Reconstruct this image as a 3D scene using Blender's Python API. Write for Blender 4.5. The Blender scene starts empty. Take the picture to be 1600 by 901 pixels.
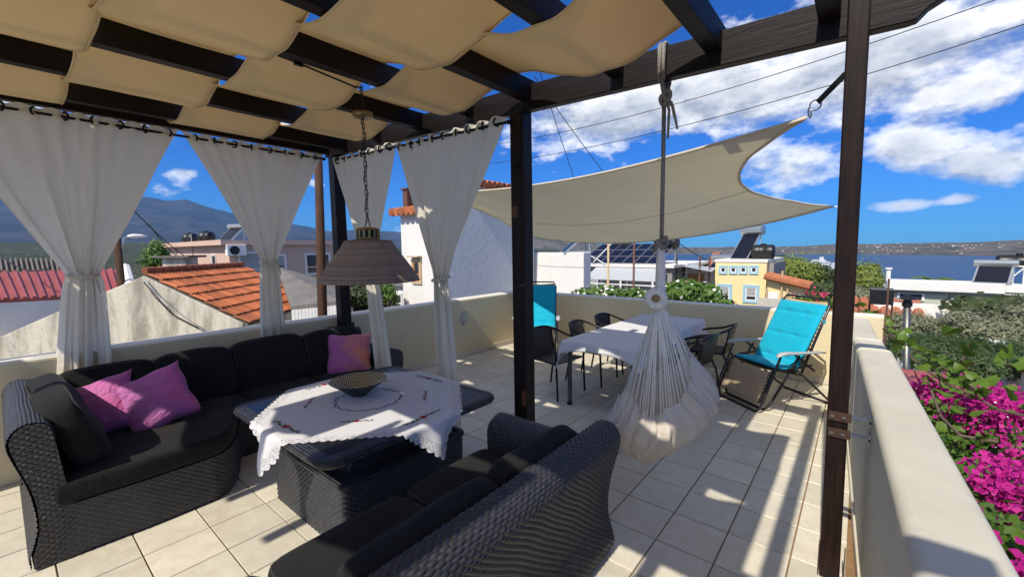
import bpy, bmesh, math, random
import numpy as np
from mathutils import Vector, Matrix
R = math.radians
PI = math.pi
sc = bpy.context.scene
COL = sc.collection

# ------------------------------------------------------------------ camera
CAM = np.array([0.0, 0.0, 1.7328])
YAW, PITCH, ROLL, FPX = R(39.438), R(5.374), R(0.707), 664.6
_f = np.array([-math.sin(YAW)*math.cos(PITCH), math.cos(YAW)*math.cos(PITCH), -math.sin(PITCH)])
_r = np.cross(_f, [0, 0, 1]); _r /= np.linalg.norm(_r); _d = np.cross(_f, _r)
_r2 = _r*math.cos(ROLL)+_d*math.sin(ROLL); _d2 = -_r*math.sin(ROLL)+_d*math.cos(ROLL)
cd = bpy.data.cameras.new('camera'); cam = bpy.data.objects.new('camera', cd); COL.objects.link(cam)
cam.matrix_world = Matrix(((_r2[0], -_d2[0], -_f[0], CAM[0]), (_r2[1], -_d2[1], -_f[1], CAM[1]),
                           (_r2[2], -_d2[2], -_f[2], CAM[2]), (0, 0, 0, 1)))
cd.sensor_width = 36; cd.lens = FPX*36/1600; cd.clip_start = 0.05; cd.clip_end = 80000
sc.camera = cam

def ray(x, y):
    return (x-800)*_r2+(y-450.5)*_d2+FPX*_f
def at(x, y, D):
    """world point seen in direction (x, y) of the photograph at horizontal distance D metres"""
    v = ray(x, y); return CAM+v*(D/math.hypot(v[0], v[1]))
def atY(x, y, Y):
    v = ray(x, y); return CAM+v*(Y/v[1])
def atX(x, y, X):
    v = ray(x, y); return CAM+v*(X/v[0])
def atZ(x, y, z):
    v = ray(x, y); return CAM+v*((z-CAM[2])/v[2])

# ------------------------------------------------------------------ light
SUN_EL, SUN_X = 47.0, 0.045          # the sun stands behind the camera, almost along -Y
_sd = Vector((SUN_X, -1.0, 0)).normalized()*math.cos(R(SUN_EL))+Vector((0, 0, math.sin(R(SUN_EL))))
sl = bpy.data.lights.new('sun', 'SUN'); sl.energy = 2.65; sl.angle = R(0.53); sl.color = (1.0, 0.92, 0.78)
so = bpy.data.objects.new('sun', sl); COL.objects.link(so); so.location = (0, -20, 20)
so.rotation_euler = _sd.to_track_quat('Z', 'Y').to_euler()
sc.view_settings.view_transform = 'Standard'; sc.view_settings.look = 'None'
sc.view_settings.exposure = 0.98; sc.view_settings.gamma = 1.0
sc.cycles.use_denoising = True
sc.cycles.max_bounces = 6; sc.cycles.transparent_max_bounces = 10; sc.cycles.caustics_reflective = False; sc.cycles.caustics_refractive = False
sc.cycles.sample_clamp_indirect = 6.0

def nd(nt, t, **kw):
    n = nt.nodes.new(t)
    for k, v in kw.items():
        if k == 'ins':
            for kk, vv in v.items():
                if hasattr(vv, 'is_linked') or isinstance(vv, bpy.types.NodeSocket): nt.links.new(vv, n.inputs[kk])
                else: n.inputs[kk].default_value = vv
        else: setattr(n, k, v)
    return n
def mth(nt, op, a, b=None, c=None, clamp=False):
    n = nt.nodes.new('ShaderNodeMath'); n.operation = op; n.use_clamp = clamp
    for i, s in enumerate((a, b, c)):
        if s is None: continue
        if isinstance(s, bpy.types.NodeSocket): nt.links.new(s, n.inputs[i])
        else: n.inputs[i].default_value = s
    return n.outputs[0]
def mixc(nt, fac, a, b, mode='MIX'):
    n = nt.nodes.new('ShaderNodeMix'); n.data_type = 'RGBA'; n.blend_type = mode
    for k, s in ((0, fac), (6, a), (7, b)):
        if isinstance(s, bpy.types.NodeSocket): nt.links.new(s, n.inputs[k])
        elif k == 0: n.inputs[k].default_value = s
        else: n.inputs[k].default_value = (*s, 1) if len(s) == 3 else s
    return n.outputs[2]
def ramp(nt, fac, stops):
    n = nt.nodes.new('ShaderNodeValToRGB'); nt.links.new(fac, n.inputs[0])
    e = n.color_ramp.elements
    while len(e) < len(stops): e.new(0.5)
    for i, (p, c) in enumerate(stops):
        e[i].position = p; e[i].color = (c, c, c, 1) if not isinstance(c, tuple) else (*c, 1)
    return n.outputs[0]
def noise(nt, vec, scale, detail=4, rough=0.55, dist=0.0):
    n = nt.nodes.new('ShaderNodeTexNoise'); n.inputs['Scale'].default_value = scale
    n.inputs['Detail'].default_value = detail; n.inputs['Roughness'].default_value = rough; n.inputs['Distortion'].default_value = dist
    if vec is not None: nt.links.new(vec, n.inputs['Vector'])
    return n.outputs['Fac']

# ------------------------------------------------------------------ sky with cumulus
world = bpy.data.worlds.new('World'); sc.world = world; world.use_nodes = True
def build_world():
    nt = world.node_tree; nt.nodes.clear()
    out = nd(nt, 'ShaderNodeOutputWorld'); bg = nd(nt, 'ShaderNodeBackground')
    sky = nd(nt, 'ShaderNodeTexSky'); sky.sky_type = 'NISHITA'; sky.sun_disc = False
    sky.sun_elevation = R(SUN_EL); sky.sun_rotation = math.atan2(_sd.x, _sd.y)
    sky.altitude = 60; sky.air_density = 1.0; sky.dust_density = 0.1; sky.ozone_density = 2.5
    blue = mixc(nt, 1.0, sky.outputs[0], SKY_TINT, 'MULTIPLY')
    tc = nd(nt, 'ShaderNodeTexCoord'); sep = nd(nt, 'ShaderNodeSeparateXYZ', ins={0: tc.outputs['Generated']})
    x, y, z = sep.outputs
    az = mth(nt, 'ARCTAN2', x, y)                       # 0 along +Y, positive to the right
    el = mth(nt, 'ARCTANGENT', mth(nt, 'DIVIDE', z, mth(nt, 'SQRT', mth(nt, 'ADD', mth(nt, 'MULTIPLY', x, x), mth(nt, 'MULTIPLY', y, y)))))
    def field(dz, det=7):
        e2 = mth(nt, 'ADD', el, dz)
        p = nd(nt, 'ShaderNodeCombineXYZ', ins={0: mth(nt, 'MULTIPLY', az, 3.0), 1: mth(nt, 'MULTIPLY', e2, 5.2), 2: 3.7}).outputs[0]
        return noise(nt, p, CL_SCALE, det, 0.60, 0.0)
    n0 = field(0.0, 8); n1 = field(0.028, 4)
    cov = None
    for (ca, ce, ra, re, amp) in CLOUDS:
        da = mth(nt, 'DIVIDE', mth(nt, 'SUBTRACT', az, R(ca)), R(ra)); de = mth(nt, 'DIVIDE', mth(nt, 'SUBTRACT', el, R(ce)), R(re))
        g = mth(nt, 'MULTIPLY', mth(nt, 'EXPONENT', mth(nt, 'MULTIPLY', mth(nt, 'ADD', mth(nt, 'MULTIPLY', da, da), mth(nt, 'MULTIPLY', de, de)), -1.0)), amp)
        cov = g if cov is None else mth(nt, 'ADD', cov, g)
    big = noise(nt, tc.outputs['Generated'], 2.2, 2, 0.5)
    cov = mth(nt, 'ADD', cov, mth(nt, 'MULTIPLY', mth(nt, 'SUBTRACT', big, 0.5), 0.25))
    away = mth(nt, 'MAXIMUM', mth(nt, 'MULTIPLY_ADD', y, -2.2, 0.7, True), mth(nt, 'MULTIPLY_ADD', el, 3.0, -2.2, True))   # unseen extra cloud behind and overhead, added for brighter, more neutral fill light
    cov = mth(nt, 'MULTIPLY_ADD', away, 0.21, cov)
    d0 = mth(nt, 'ADD', n0, mth(nt, 'SUBTRACT', cov, CL_THR))
    mask = ramp(nt, d0, [(0.0, 0.0), (0.07, 0.45), (0.19, 1.0)])
    lit = mth(nt, 'MULTIPLY_ADD', mth(nt, 'SUBTRACT', n0, n1), 5.0, 0.66)
    thick = ramp(nt, d0, [(0.10, 1.0), (0.36, 0.38)])
    lit = mth(nt, 'MULTIPLY', mth(nt, 'MAXIMUM', mth(nt, 'MINIMUM', lit, 1.0), 0.12), thick)
    ccol = mixc(nt, lit, CL_DARK, CL_LIGHT)
    fade = ramp(nt, el, [(0.0, 0.35), (0.08, 1.0)])
    mask = mth(nt, 'MULTIPLY', mask, fade)
    col = mixc(nt, mask, blue, ccol)
    nt.links.new(col, bg.inputs[0]); bg.inputs[1].default_value = 0.15
    nt.links.new(bg.outputs[0], out.inputs[0])
SKY_TINT = (0.040, 0.185, 0.455); CL_SCALE = 2.2; CL_THR = 0.66
CL_DARK = (1.35, 1.55, 1.95); CL_LIGHT = (4.9, 4.85, 4.75)
CLOUDS = []
for (px, py, rx, ry, amp) in [(1480, 50, 260, 95, 0.34), (1070, 165, 260, 55, 0.33), (900, 205, 120, 40, 0.18), (1500, 150, 160, 32, 0.24), (1250, 265, 85, 48, 0.32), (1420, 225, 80, 30, 0.34), (1530, 262, 140, 40, 0.32), (990, 278, 95, 18, 0.28),
                             (1150, 342, 110, 14, 0.26), (1405, 322, 60, 11, 0.32), (1500, 312, 34, 9, 0.30), (290, 271, 26, 10, 0.26), (490, 287, 16, 8, 0.22), (640, 350, 40, 30, 0.18), (1180, 40, 130, 40, 0.16), (300, -400, 500, 150, 0.1), (1900, 150, 300, 120, 0.25)]:
    v_ = ray(px, py); ca_ = math.degrees(math.atan2(v_[0], v_[1])); ce_ = math.degrees(math.atan2(v_[2], math.hypot(v_[0], v_[1]))); k_ = 1.0/(1+((px-800)/FPX)**2)
    CLOUDS.append((ca_, ce_, math.degrees(rx/FPX*k_), math.degrees(ry/FPX*math.sqrt(k_)), amp))
build_world(); world.cycles.sampling_method = 'MANUAL'; world.cycles.sample_map_resolution = 512
# ------------------------------------------------------------------ mesh helpers
def vec(*a): return np.array(a, float)
class MB:
    def __init__(s): s.v = []; s.f = []; s.uv = []
    def add(s, verts, faces, uvs=None):
        b = len(s.v); s.v.extend([tuple(map(float, p)) for p in verts])
        for i, f in enumerate(faces):
            s.f.append(tuple(b+k for k in f)); s.uv.append(None if uvs is None else [uvs[k] for k in f])
        return s
    def box(s, c, d, rot=None, M=None):
        x, y, z = d[0]/2, d[1]/2, d[2]/2
        P = [(-x,-y,-z),(x,-y,-z),(x,y,-z),(-x,y,-z),(-x,-y,z),(x,-y,z),(x,y,z),(-x,y,z)]
        if rot is not None:
            m = Matrix.Rotation(rot, 3, 'Z') if not isinstance(rot, Matrix) else rot
            P = [tuple(m@Vector(p)) for p in P]
        P = [(p[0]+c[0], p[1]+c[1], p[2]+c[2]) for p in P]
        return s.add(P, [(0,3,2,1),(4,5,6,7),(0,1,5,4),(1,2,6,5),(2,3,7,6),(3,0,4,7)])
    def beam(s, a, b, w, h, up=(0,0,1)):
        """square bar from a to b, w across, h along up"""
        a = Vector(a); b = Vector(b); t = (b-a).normalized(); u = Vector(up); r = t.cross(u)
        if r.length < 1e-4: r = t.cross(Vector((1,0,0)))
        r.normalize(); u = r.cross(t).normalized(); P = []
        for p in (a, b):
            for i, j in ((-1,-1),(1,-1),(1,1),(-1,1)): P.append(p+r*(i*w/2)+u*(j*h/2))
        return s.add(P, [(3,2,1,0),(4,5,6,7),(0,1,5,4),(1,2,6,5),(2,3,7,6),(3,0,4,7)])
    def tube(s, path, r, n=8, cap=True, closed=False):
        P = [Vector(p) for p in path]; m = len(P); rr = r if isinstance(r, (list, tuple)) else [r]*m
        T = []
        for i in range(m):
            a = P[(i-1) % m] if (closed or i) else P[0]; b = P[(i+1) % m] if (closed or i < m-1) else P[-1]
            t = b-a; T.append(t.normalized() if t.length > 1e-9 else Vector((0,0,1)))
        ref = Vector((0,0,1)) if abs(T[0].z) < 0.9 else Vector((1,0,0))
        nrm = (ref-T[0]*ref.dot(T[0])).normalized(); V = []; L = 0; UV = []
        for i in range(m):
            nrm = nrm-T[i]*nrm.dot(T[i])
            nrm = nrm.normalized() if nrm.length > 1e-6 else T[i].orthogonal().normalized()
            bi = T[i].cross(nrm)
            if i: L += (P[i]-P[i-1]).length
            for k in range(n):
                a = 2*PI*k/n; V.append(P[i]+(nrm*math.cos(a)+bi*math.sin(a))*rr[i]); UV.append((k/n*2*PI*rr[i], L))
        F = []
        for i in range(m if closed else m-1):
            for k in range(n):
                a = i*n+k; b = i*n+(k+1) % n; c = ((i+1) % m)*n+(k+1) % n; d = ((i+1) % m)*n+k; F.append((a,b,c,d))
        if cap and not closed: F.append(tuple(range(n-1,-1,-1))); F.append(tuple((m-1)*n+k for k in range(n)))
        return s.add(V, F, UV)
    def lathe(s, prof, n=24, c=(0,0,0), uvs=1.0):
        V = []; UV = []; L = 0
        for i, (r, z) in enumerate(prof):
            if i: L += math.hypot(r-prof[i-1][0], z-prof[i-1][1])
            for k in range(n+1):
                a = 2*PI*k/n; V.append((c[0]+r*math.cos(a), c[1]+r*math.sin(a), c[2]+z)); UV.append((k/n*uvs, L))
        F = []; m = n+1
        for i in range(len(prof)-1):
            for k in range(n): F.append((i*m+k, i*m+k+1, (i+1)*m+k+1, (i+1)*m+k))
        return s.add(V, F, UV)
    def grid(s, nu, nv, fn, uvf=None, flip=False):
        V = []; UV = []
        for j in range(nv+1):
            for i in range(nu+1):
                u, v = i/nu, j/nv; V.append(fn(u, v)); UV.append(uvf(u, v) if uvf else (u, v))
        F = []
        for j in range(nv):
            for i in range(nu):
                q = (j*(nu+1)+i, j*(nu+1)+i+1, (j+1)*(nu+1)+i+1, (j+1)*(nu+1)+i); F.append(q[::-1] if flip else q)
        return s.add(V, F, UV)
    def prism(s, poly, fn0, fn1):
        """poly of 2D points mapped by fn0 / fn1 to the two end faces"""
        n = len(poly); V = [fn0(*p) for p in poly]+[fn1(*p) for p in poly]
        F = [tuple(range(n-1,-1,-1)), tuple(range(n, 2*n))]+[(i, (i+1) % n, n+(i+1) % n, n+i) for i in range(n)]
        return s.add(V, F)
    def build(s, name, m, parent=None, smooth=False, bevel=0, solid=0, sub=0, weld=False):
        me = bpy.data.meshes.new(name); me.from_pydata(s.v, [], s.f)
        if any(u is not None for u in s.uv):
            l = me.uv_layers.new(name='uv'); k = 0; dat = []
            for f, u in zip(s.f, s.uv):
                for q in range(len(f)): dat.extend(u[q] if u is not None else (0.0, 0.0))
            l.data.foreach_set('uv', dat)
        if weld:
            bm = bmesh.new(); bm.from_mesh(me); bmesh.ops.remove_doubles(bm, verts=bm.verts, dist=1e-5); bm.to_mesh(me); bm.free()
        me.validate(); me.update()
        return link(name, me, m, parent, smooth, bevel, solid, sub)
def off(parent):
    t = Vector((0,0,0)); p = parent
    while p is not None: t += p.location; p = p.parent
    return t
def link(name, me, m, parent=None, smooth=False, bevel=0, solid=0, sub=0):
    o = bpy.data.objects.new(name, me); COL.objects.link(o)
    if m is not None and len(me.materials) == 0: me.materials.append(m)
    if smooth: me.polygons.foreach_set('use_smooth', [True]*len(me.polygons))
    if parent is not None: o.parent = parent; o.location = -off(parent)
    if solid: md = o.modifiers.new('solid', 'SOLIDIFY'); md.thickness = solid; md.offset = 0
    if bevel: md = o.modifiers.new('bevel', 'BEVEL'); md.width = bevel; md.segments = 2; md.limit_method = 'ANGLE'; md.angle_limit = R(35)
    if sub: md = o.modifiers.new('sub', 'SUBSURF'); md.levels = sub; md.render_levels = sub
    return o
def tag(o, label=None, cat=None, group=None, kind=None):
    for k, v in (('label', label), ('category', cat), ('group', group), ('kind', kind)):
        if v: o[k] = v
    return o
def thing(name, label, cat, loc=(0,0,0), group=None):
    o = bpy.data.objects.new(name, None); COL.objects.link(o); o.location = loc; o.empty_display_size = 0.2
    return tag(o, label, cat, group)
def copy_tree(o, parent=None):
    c = o.copy(); COL.objects.link(c)
    if parent is not None: c.parent = parent
    for ch in list(o.children): copy_tree(ch, c)
    return c
def quick(name, V, F, m, parent=None, kind=None):
    """V (N,3), F (M,4) arrays -> one mesh"""
    me = bpy.data.meshes.new(name); V = np.ascontiguousarray(V, np.float32); F = np.ascontiguousarray(F, np.int32)
    me.vertices.add(len(V)); me.vertices.foreach_set('co', V.ravel()); k = F.shape[1]
    me.loops.add(F.size); me.loops.foreach_set('vertex_index', F.ravel())
    me.polygons.add(len(F)); me.polygons.foreach_set('loop_start', np.arange(len(F), dtype=np.int32)*k)
    me.update(calc_edges=True); me.validate()
    o = link(name, me, m, parent)
    if kind: o['kind'] = kind
    return o
rng = np.random.default_rng(7)
def leaf_quads(P, N, size, aspect=0.5, rs=None, curl=0.0):
    """one diamond leaf at each point P with normal N"""
    n = len(P); rs = rs or rng
    t = rs.normal(size=(n, 3)); t -= N*(t*N).sum(1, keepdims=True); t /= np.linalg.norm(t, axis=1, keepdims=True)+1e-9
    b = np.cross(N, t); s = (size*rs.uniform(0.6, 1.3, n))[:, None]
    V = np.stack([P-t*s*0.5, P+b*s*aspect*0.5+N*s*curl, P+t*s*0.5, P-b*s*aspect*0.5+N*s*curl], 1).reshape(-1, 3)
    return V, np.arange(4*n).reshape(-1, 4)
def crown_points(c, rad, n, clumps=60, spread=0.22, rs=None, flat=0.0):
    rs = rs or rng
    d = rs.normal(size=(clumps, 3)); d /= np.linalg.norm(d, axis=1, keepdims=True); d[:, 2] = np.where(d[:, 2] < -0.35, -d[:, 2]*0.6, d[:, 2])
    k = d*rs.uniform(0.55, 1.0, (clumps, 1))
    i = rs.integers(0, clumps, n); p = k[i]+rs.normal(size=(n, 3))*spread*rs.uniform(0.5, 1.2, clumps)[i][:, None]
    N = p+rs.normal(size=(n, 3))*0.40; N[:, 2] += 0.35; N[:, 1] -= 0.35; N /= np.linalg.norm(N, axis=1, keepdims=True)+1e-9
    return np.array(c)+p*0.84*np.array(rad), N

# ------------------------------------------------------------------ materials
MATS = {}
def pm(name, col, rough=0.6, metal=0.0, var=None, bump=None, rand=0.0, spec=0.5, transl=0.0, coat=0.0, col2=None, sheen=0.0, alpha=None, uv=False, trcol=None):
    """principled material; var=(scale, amount[, col2]) mottles the colour, bump=(scale, height), rand = brightness change from object to object"""
    if name in MATS: return MATS[name]
    m = bpy.data.materials.new(name); m.use_nodes = True; nt = m.node_tree; b = nt.nodes['Principled BSDF']; out = nt.nodes['Material Output']
    b.inputs['Roughness'].default_value = rough; b.inputs['Metallic'].default_value = metal; b.inputs['Specular IOR Level'].default_value = spec
    if coat: b.inputs['Coat Weight'].default_value = coat; b.inputs['Coat Roughness'].default_value = 0.15
    if sheen: b.inputs['Sheen Weight'].default_value = sheen
    tc = nd(nt, 'ShaderNodeTexCoord'); v = tc.outputs['UV' if uv else 'Object']; c = None
    cc = nd(nt, 'ShaderNodeRGB').outputs[0]; cc.default_value = (*col, 1); c = cc
    if var:
        n = noise(nt, v, var[0], 6, 0.6, 0.2); f = ramp(nt, n, [(0.3, 0.0), (0.7, 1.0)])
        c2 = var[2] if len(var) > 2 else tuple(k*(1-var[1]) for k in col)
        c = mixc(nt, f if len(var) < 3 else mth(nt, 'MULTIPLY', f, var[1]), c, c2)
    if rand:
        oi = nd(nt, 'ShaderNodeObjectInfo').outputs['Random']
        k = mth(nt, 'MULTIPLY_ADD', oi, 2*rand, 1-rand)
        hs = nd(nt, 'ShaderNodeHueSaturation', ins={'Color': c, 'Value': k}); c = hs.outputs[0]
    nt.links.new(c, b.inputs['Base Color'])
    if bump:
        n = noise(nt, v, bump[0], 5, 0.6)
        bp = nd(nt, 'ShaderNodeBump', ins={'Strength': 1.0, 'Distance': bump[1], 'Height': n}); nt.links.new(bp.outputs[0], b.inputs['Normal'])
    if transl:
        t = nd(nt, 'ShaderNodeBsdfTranslucent'); 
        if trcol: t.inputs[0].default_value = (*trcol, 1)
        else: nt.links.new(c, t.inputs[0])
        mx = nd(nt, 'ShaderNodeMixShader', ins={0: transl, 1: b.outputs[0], 2: t.outputs[0]}); nt.links.new(mx.outputs[0], out.inputs[0])
    MATS[name] = m; return m

def wicker_mat(name, col, gap, su=0.022, sv=0.0105, rough=0.38, depth=0.004, var=0.25):
    m = bpy.data.materials.new(name); m.use_nodes = True; nt = m.node_tree; b = nt.nodes['Principled BSDF']
    tc = nd(nt, 'ShaderNodeTexCoord'); sp = nd(nt, 'ShaderNodeSeparateXYZ', ins={0: tc.outputs['UV']})
    wob = noise(nt, tc.outputs['UV'], 14.0, 2, 0.5)
    u = mth(nt, 'MULTIPLY_ADD', wob, 0.35, mth(nt, 'DIVIDE', sp.outputs[0], su)); v = mth(nt, 'MULTIPLY_ADD', wob, 0.9, mth(nt, 'DIVIDE', sp.outputs[1], sv))
    row = mth(nt, 'FLOOR', v); par = mth(nt, 'MODULO', mth(nt, 'ABSOLUTE', row), 2.0)
    s = mth(nt, 'ABSOLUTE', mth(nt, 'SINE', mth(nt, 'MULTIPLY', mth(nt, 'MULTIPLY_ADD', par, 0.5, u), PI)))
    vv = mth(nt, 'MULTIPLY_ADD', mth(nt, 'FRACT', v), 2.0, -1.0)
    c = mth(nt, 'SQRT', mth(nt, 'MAXIMUM', mth(nt, 'SUBTRACT', 1.0, mth(nt, 'MULTIPLY', vv, vv)), 0.0))
    h = mth(nt, 'MULTIPLY', c, mth(nt, 'MULTIPLY_ADD', s, 0.7, 0.3))
    rn = nd(nt, 'ShaderNodeTexWhiteNoise'); rn.noise_dimensions = '1D'; nt.links.new(row, rn.inputs['W'])
    base = mixc(nt, mth(nt, 'MULTIPLY', rn.outputs['Value'], var), col, tuple(k*0.45 for k in col))
    cc = mixc(nt, ramp(nt, h, [(0.12, 0.0), (0.5, 1.0)]), gap, base)
    nt.links.new(cc, b.inputs['Base Color']); b.inputs['Roughness'].default_value = rough
    bp = nd(nt, 'ShaderNodeBump', ins={'Strength': 1.0, 'Distance': depth, 'Height': h}); nt.links.new(bp.outputs[0], b.inputs['Normal'])
    MATS[name] = m; return m

def tile_mat():
    m = bpy.data.materials.new('floor_tile'); m.use_nodes = True; nt = m.node_tree; b = nt.nodes['Principled BSDF']
    tc = nd(nt, 'ShaderNodeTexCoord'); geo = nd(nt, 'ShaderNodeNewGeometry'); oi = nd(nt, 'ShaderNodeObjectInfo')
    vo = nd(nt, 'ShaderNodeVectorMath', operation='ADD', ins={0: geo.outputs['Position'], 1: nd(nt, 'ShaderNodeVectorMath', operation='SCALE', ins={0: oi.outputs['Location'], 'Scale': 3.7}).outputs[0]}).outputs[0]
    n1 = ramp(nt, noise(nt, vo, 9.0, 7, 0.65, 0.6), [(0.32, 0.0), (0.68, 1.0)]); n2 = ramp(nt, noise(nt, vo, 55.0, 4, 0.6), [(0.55, 0.0), (0.75, 1.0)])
    c = mixc(nt, n1, (0.60, 0.55, 0.435), (0.70, 0.66, 0.55)); c = mixc(nt, mth(nt, 'MULTIPLY', n2, 0.35), c, (0.50, 0.42, 0.29))
    dirt = ramp(nt, noise(nt, geo.outputs['Position'], 1.1, 6, 0.7), [(0.52, 0.0), (0.72, 1.0)])
    c = mixc(nt, mth(nt, 'MULTIPLY', dirt, 0.34), c, (0.40, 0.36, 0.29))
    c = nd(nt, 'ShaderNodeHueSaturation', ins={'Color': c, 'Value': mth(nt, 'MULTIPLY_ADD', oi.outputs['Random'], 0.17, 0.91)}).outputs[0]
    nt.links.new(c, b.inputs['Base Color']); b.inputs['Roughness'].default_value = 0.42
    nt.links.new(mth(nt, 'MULTIPLY_ADD', n1, 0.15, 0.33), b.inputs['Roughness'])
    bp = nd(nt, 'ShaderNodeBump', ins={'Strength': 1.0, 'Distance': 0.0008, 'Height': noise(nt, vo, 70.0, 4)}); nt.links.new(bp.outputs[0], b.inputs['Normal'])
    MATS['floor_tile'] = m; return m

def wood_mat(name, col, col2, scale=(1,1,14), rough=0.5, bump=0.002):
    """streaks run along the object's long axis (given by the small scale)"""
    m = bpy.data.materials.new(name); m.use_nodes = True; nt = m.node_tree; b = nt.nodes['Principled BSDF']
    tc = nd(nt, 'ShaderNodeTexCoord'); mp = nd(nt, 'ShaderNodeMapping', ins={0: tc.outputs['Object']}); mp.inputs['Scale'].default_value = scale
    n = noise(nt, mp.outputs[0], 3.0, 6, 0.65, 0.3); f = ramp(nt, n, [(0.35, 0.0), (0.72, 1.0)])
    c = mixc(nt, f, col, col2); nt.links.new(c, b.inputs['Base Color']); b.inputs['Roughness'].default_value = rough; b.inputs['Specular IOR Level'].default_value = 0.22
    bp = nd(nt, 'ShaderNodeBump', ins={'Strength': 1.0, 'Distance': bump, 'Height': n}); nt.links.new(bp.outputs[0], b.inputs['Normal'])
    MATS[name] = m; return m

def plaster_mat(name, col, stain, rough=0.85, amt=0.35, bump=0.004, bscale=25.0, vertical=True, sc0=1.2, thr=(0.40, 0.70)):
    m = bpy.data.materials.new(name); m.use_nodes = True; nt = m.node_tree; b = nt.nodes['Principled BSDF']
    geo = nd(nt, 'ShaderNodeNewGeometry'); mp = nd(nt, 'ShaderNodeMapping', ins={0: geo.outputs['Position']})
    mp.inputs['Scale'].default_value = (1, 1, 0.25) if vertical else (1, 1, 1)
    n = ramp(nt, noise(nt, mp.outputs[0], sc0, 8, 0.68, 0.3), [(thr[0], 0.0), (thr[1], 1.0)]); n2 = noise(nt, geo.outputs['Position'], sc0*5, 5, 0.6)
    c = mixc(nt, mth(nt, 'MULTIPLY', n, amt), col, stain); c = mixc(nt, mth(nt, 'MULTIPLY', n2, 0.12), c, tuple(k*0.6 for k in col))
    mp2 = nd(nt, 'ShaderNodeMapping', ins={0: geo.outputs['Position']}); mp2.inputs['Scale'].default_value = (7, 7, 0.5 if vertical else 7)
    st = ramp(nt, noise(nt, mp2.outputs[0], 1.0, 6, 0.7), [(0.60, 0.0), (0.78, 1.0)]); c = mixc(nt, mth(nt, 'MULTIPLY', st, 0.30), c, tuple(k*0.45 for k in col))      # rain streaks and scuffs
    nt.links.new(c, b.inputs['Base Color']); b.inputs['Roughness'].default_value = rough; b.inputs['Specular IOR Level'].default_value = 0.25
    bp = nd(nt, 'ShaderNodeBump', ins={'Strength': 1.0, 'Distance': bump, 'Height': noise(nt, geo.outputs['Position'], bscale, 5, 0.6)}); nt.links.new(bp.outputs[0], b.inputs['Normal'])
    MATS[name] = m; return m

def leaf_mat(name, a, b_, scale=0.8, transl=0.3, rough=0.5):
    m = bpy.data.materials.new(name); m.use_nodes = True; nt = m.node_tree; b = nt.nodes['Principled BSDF']; out = nt.nodes['Material Output']
    geo = nd(nt, 'ShaderNodeNewGeometry'); rp = geo.outputs['Random Per Island']
    f = mth(nt, 'ADD', mth(nt, 'MULTIPLY', rp, 0.6), mth(nt, 'MULTIPLY', noise(nt, geo.outputs['Position'], scale, 3), 0.45))
    c = mixc(nt, f, a, b_); nt.links.new(c, b.inputs['Base Color']); b.inputs['Roughness'].default_value = rough; b.inputs['Specular IOR Level'].default_value = 0.35
    t = nd(nt, 'ShaderNodeBsdfTranslucent', ins={0: c}); mx = nd(nt, 'ShaderNodeMixShader', ins={0: transl, 1: b.outputs[0], 2: t.outputs[0]})
    nt.links.new(mx.outputs[0], out.inputs[0]); MATS[name] = m; return m

tile_mat()
pm('grout', (0.33, 0.20, 0.095), 0.9, var=(30, 0.35), bump=(200, 0.001))
plaster_mat('parapet_plaster', (0.72, 0.63, 0.42), (0.56, 0.47, 0.29), amt=0.28, bump=0.0022, bscale=45, sc0=0.9)
plaster_mat('parapet_white', (0.585, 0.56, 0.465), (0.44, 0.40, 0.31), amt=0.6, bump=0.0025, bscale=14, vertical=False)
wood_mat('dark_wood_x', (0.0035, 0.0022, 0.002), (0.013, 0.008, 0.0065), (1.2, 16, 16), 0.5)
wood_mat('dark_wood_y', (0.0035, 0.0022, 0.002), (0.013, 0.008, 0.0065), (16, 1.2, 16), 0.5)
wood_mat('dark_wood_z', (0.0065, 0.0035, 0.003), (0.024, 0.011, 0.008), (16, 16, 1.2), 0.45)
wood_mat('old_pole_wood', (0.045, 0.022, 0.014), (0.10, 0.055, 0.035), (10, 10, 0.8), 0.8, 0.004)
wood_mat('raw_wood_z', (0.50, 0.29, 0.14), (0.32, 0.17, 0.08), (12, 12, 1), 0.7)
wicker_mat('wicker', (0.042, 0.042, 0.046), (0.002, 0.002, 0.002), 0.042, 0.016, 0.36, 0.012)
pm('wicker_strand', (0.050, 0.051, 0.057), 0.34, var=(40, 0.5))
wicker_mat('chair_wicker', (0.062, 0.045, 0.036), (0.004, 0.003, 0.003), 0.012, 0.006, 0.45, 0.002)
wicker_mat('lamp_wicker', (0.42, 0.31, 0.24), (0.10, 0.065, 0.05), 0.035, 0.0085, 0.65, 0.004, 0.75)
pm('charcoal_fabric', (0.019, 0.019, 0.0185), 0.9, var=(6, 0.25), bump=(11, 0.010), sheen=0.06, spec=0.12)
pm('charcoal_piping', (0.045, 0.045, 0.044), 0.85, spec=0.15)
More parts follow.
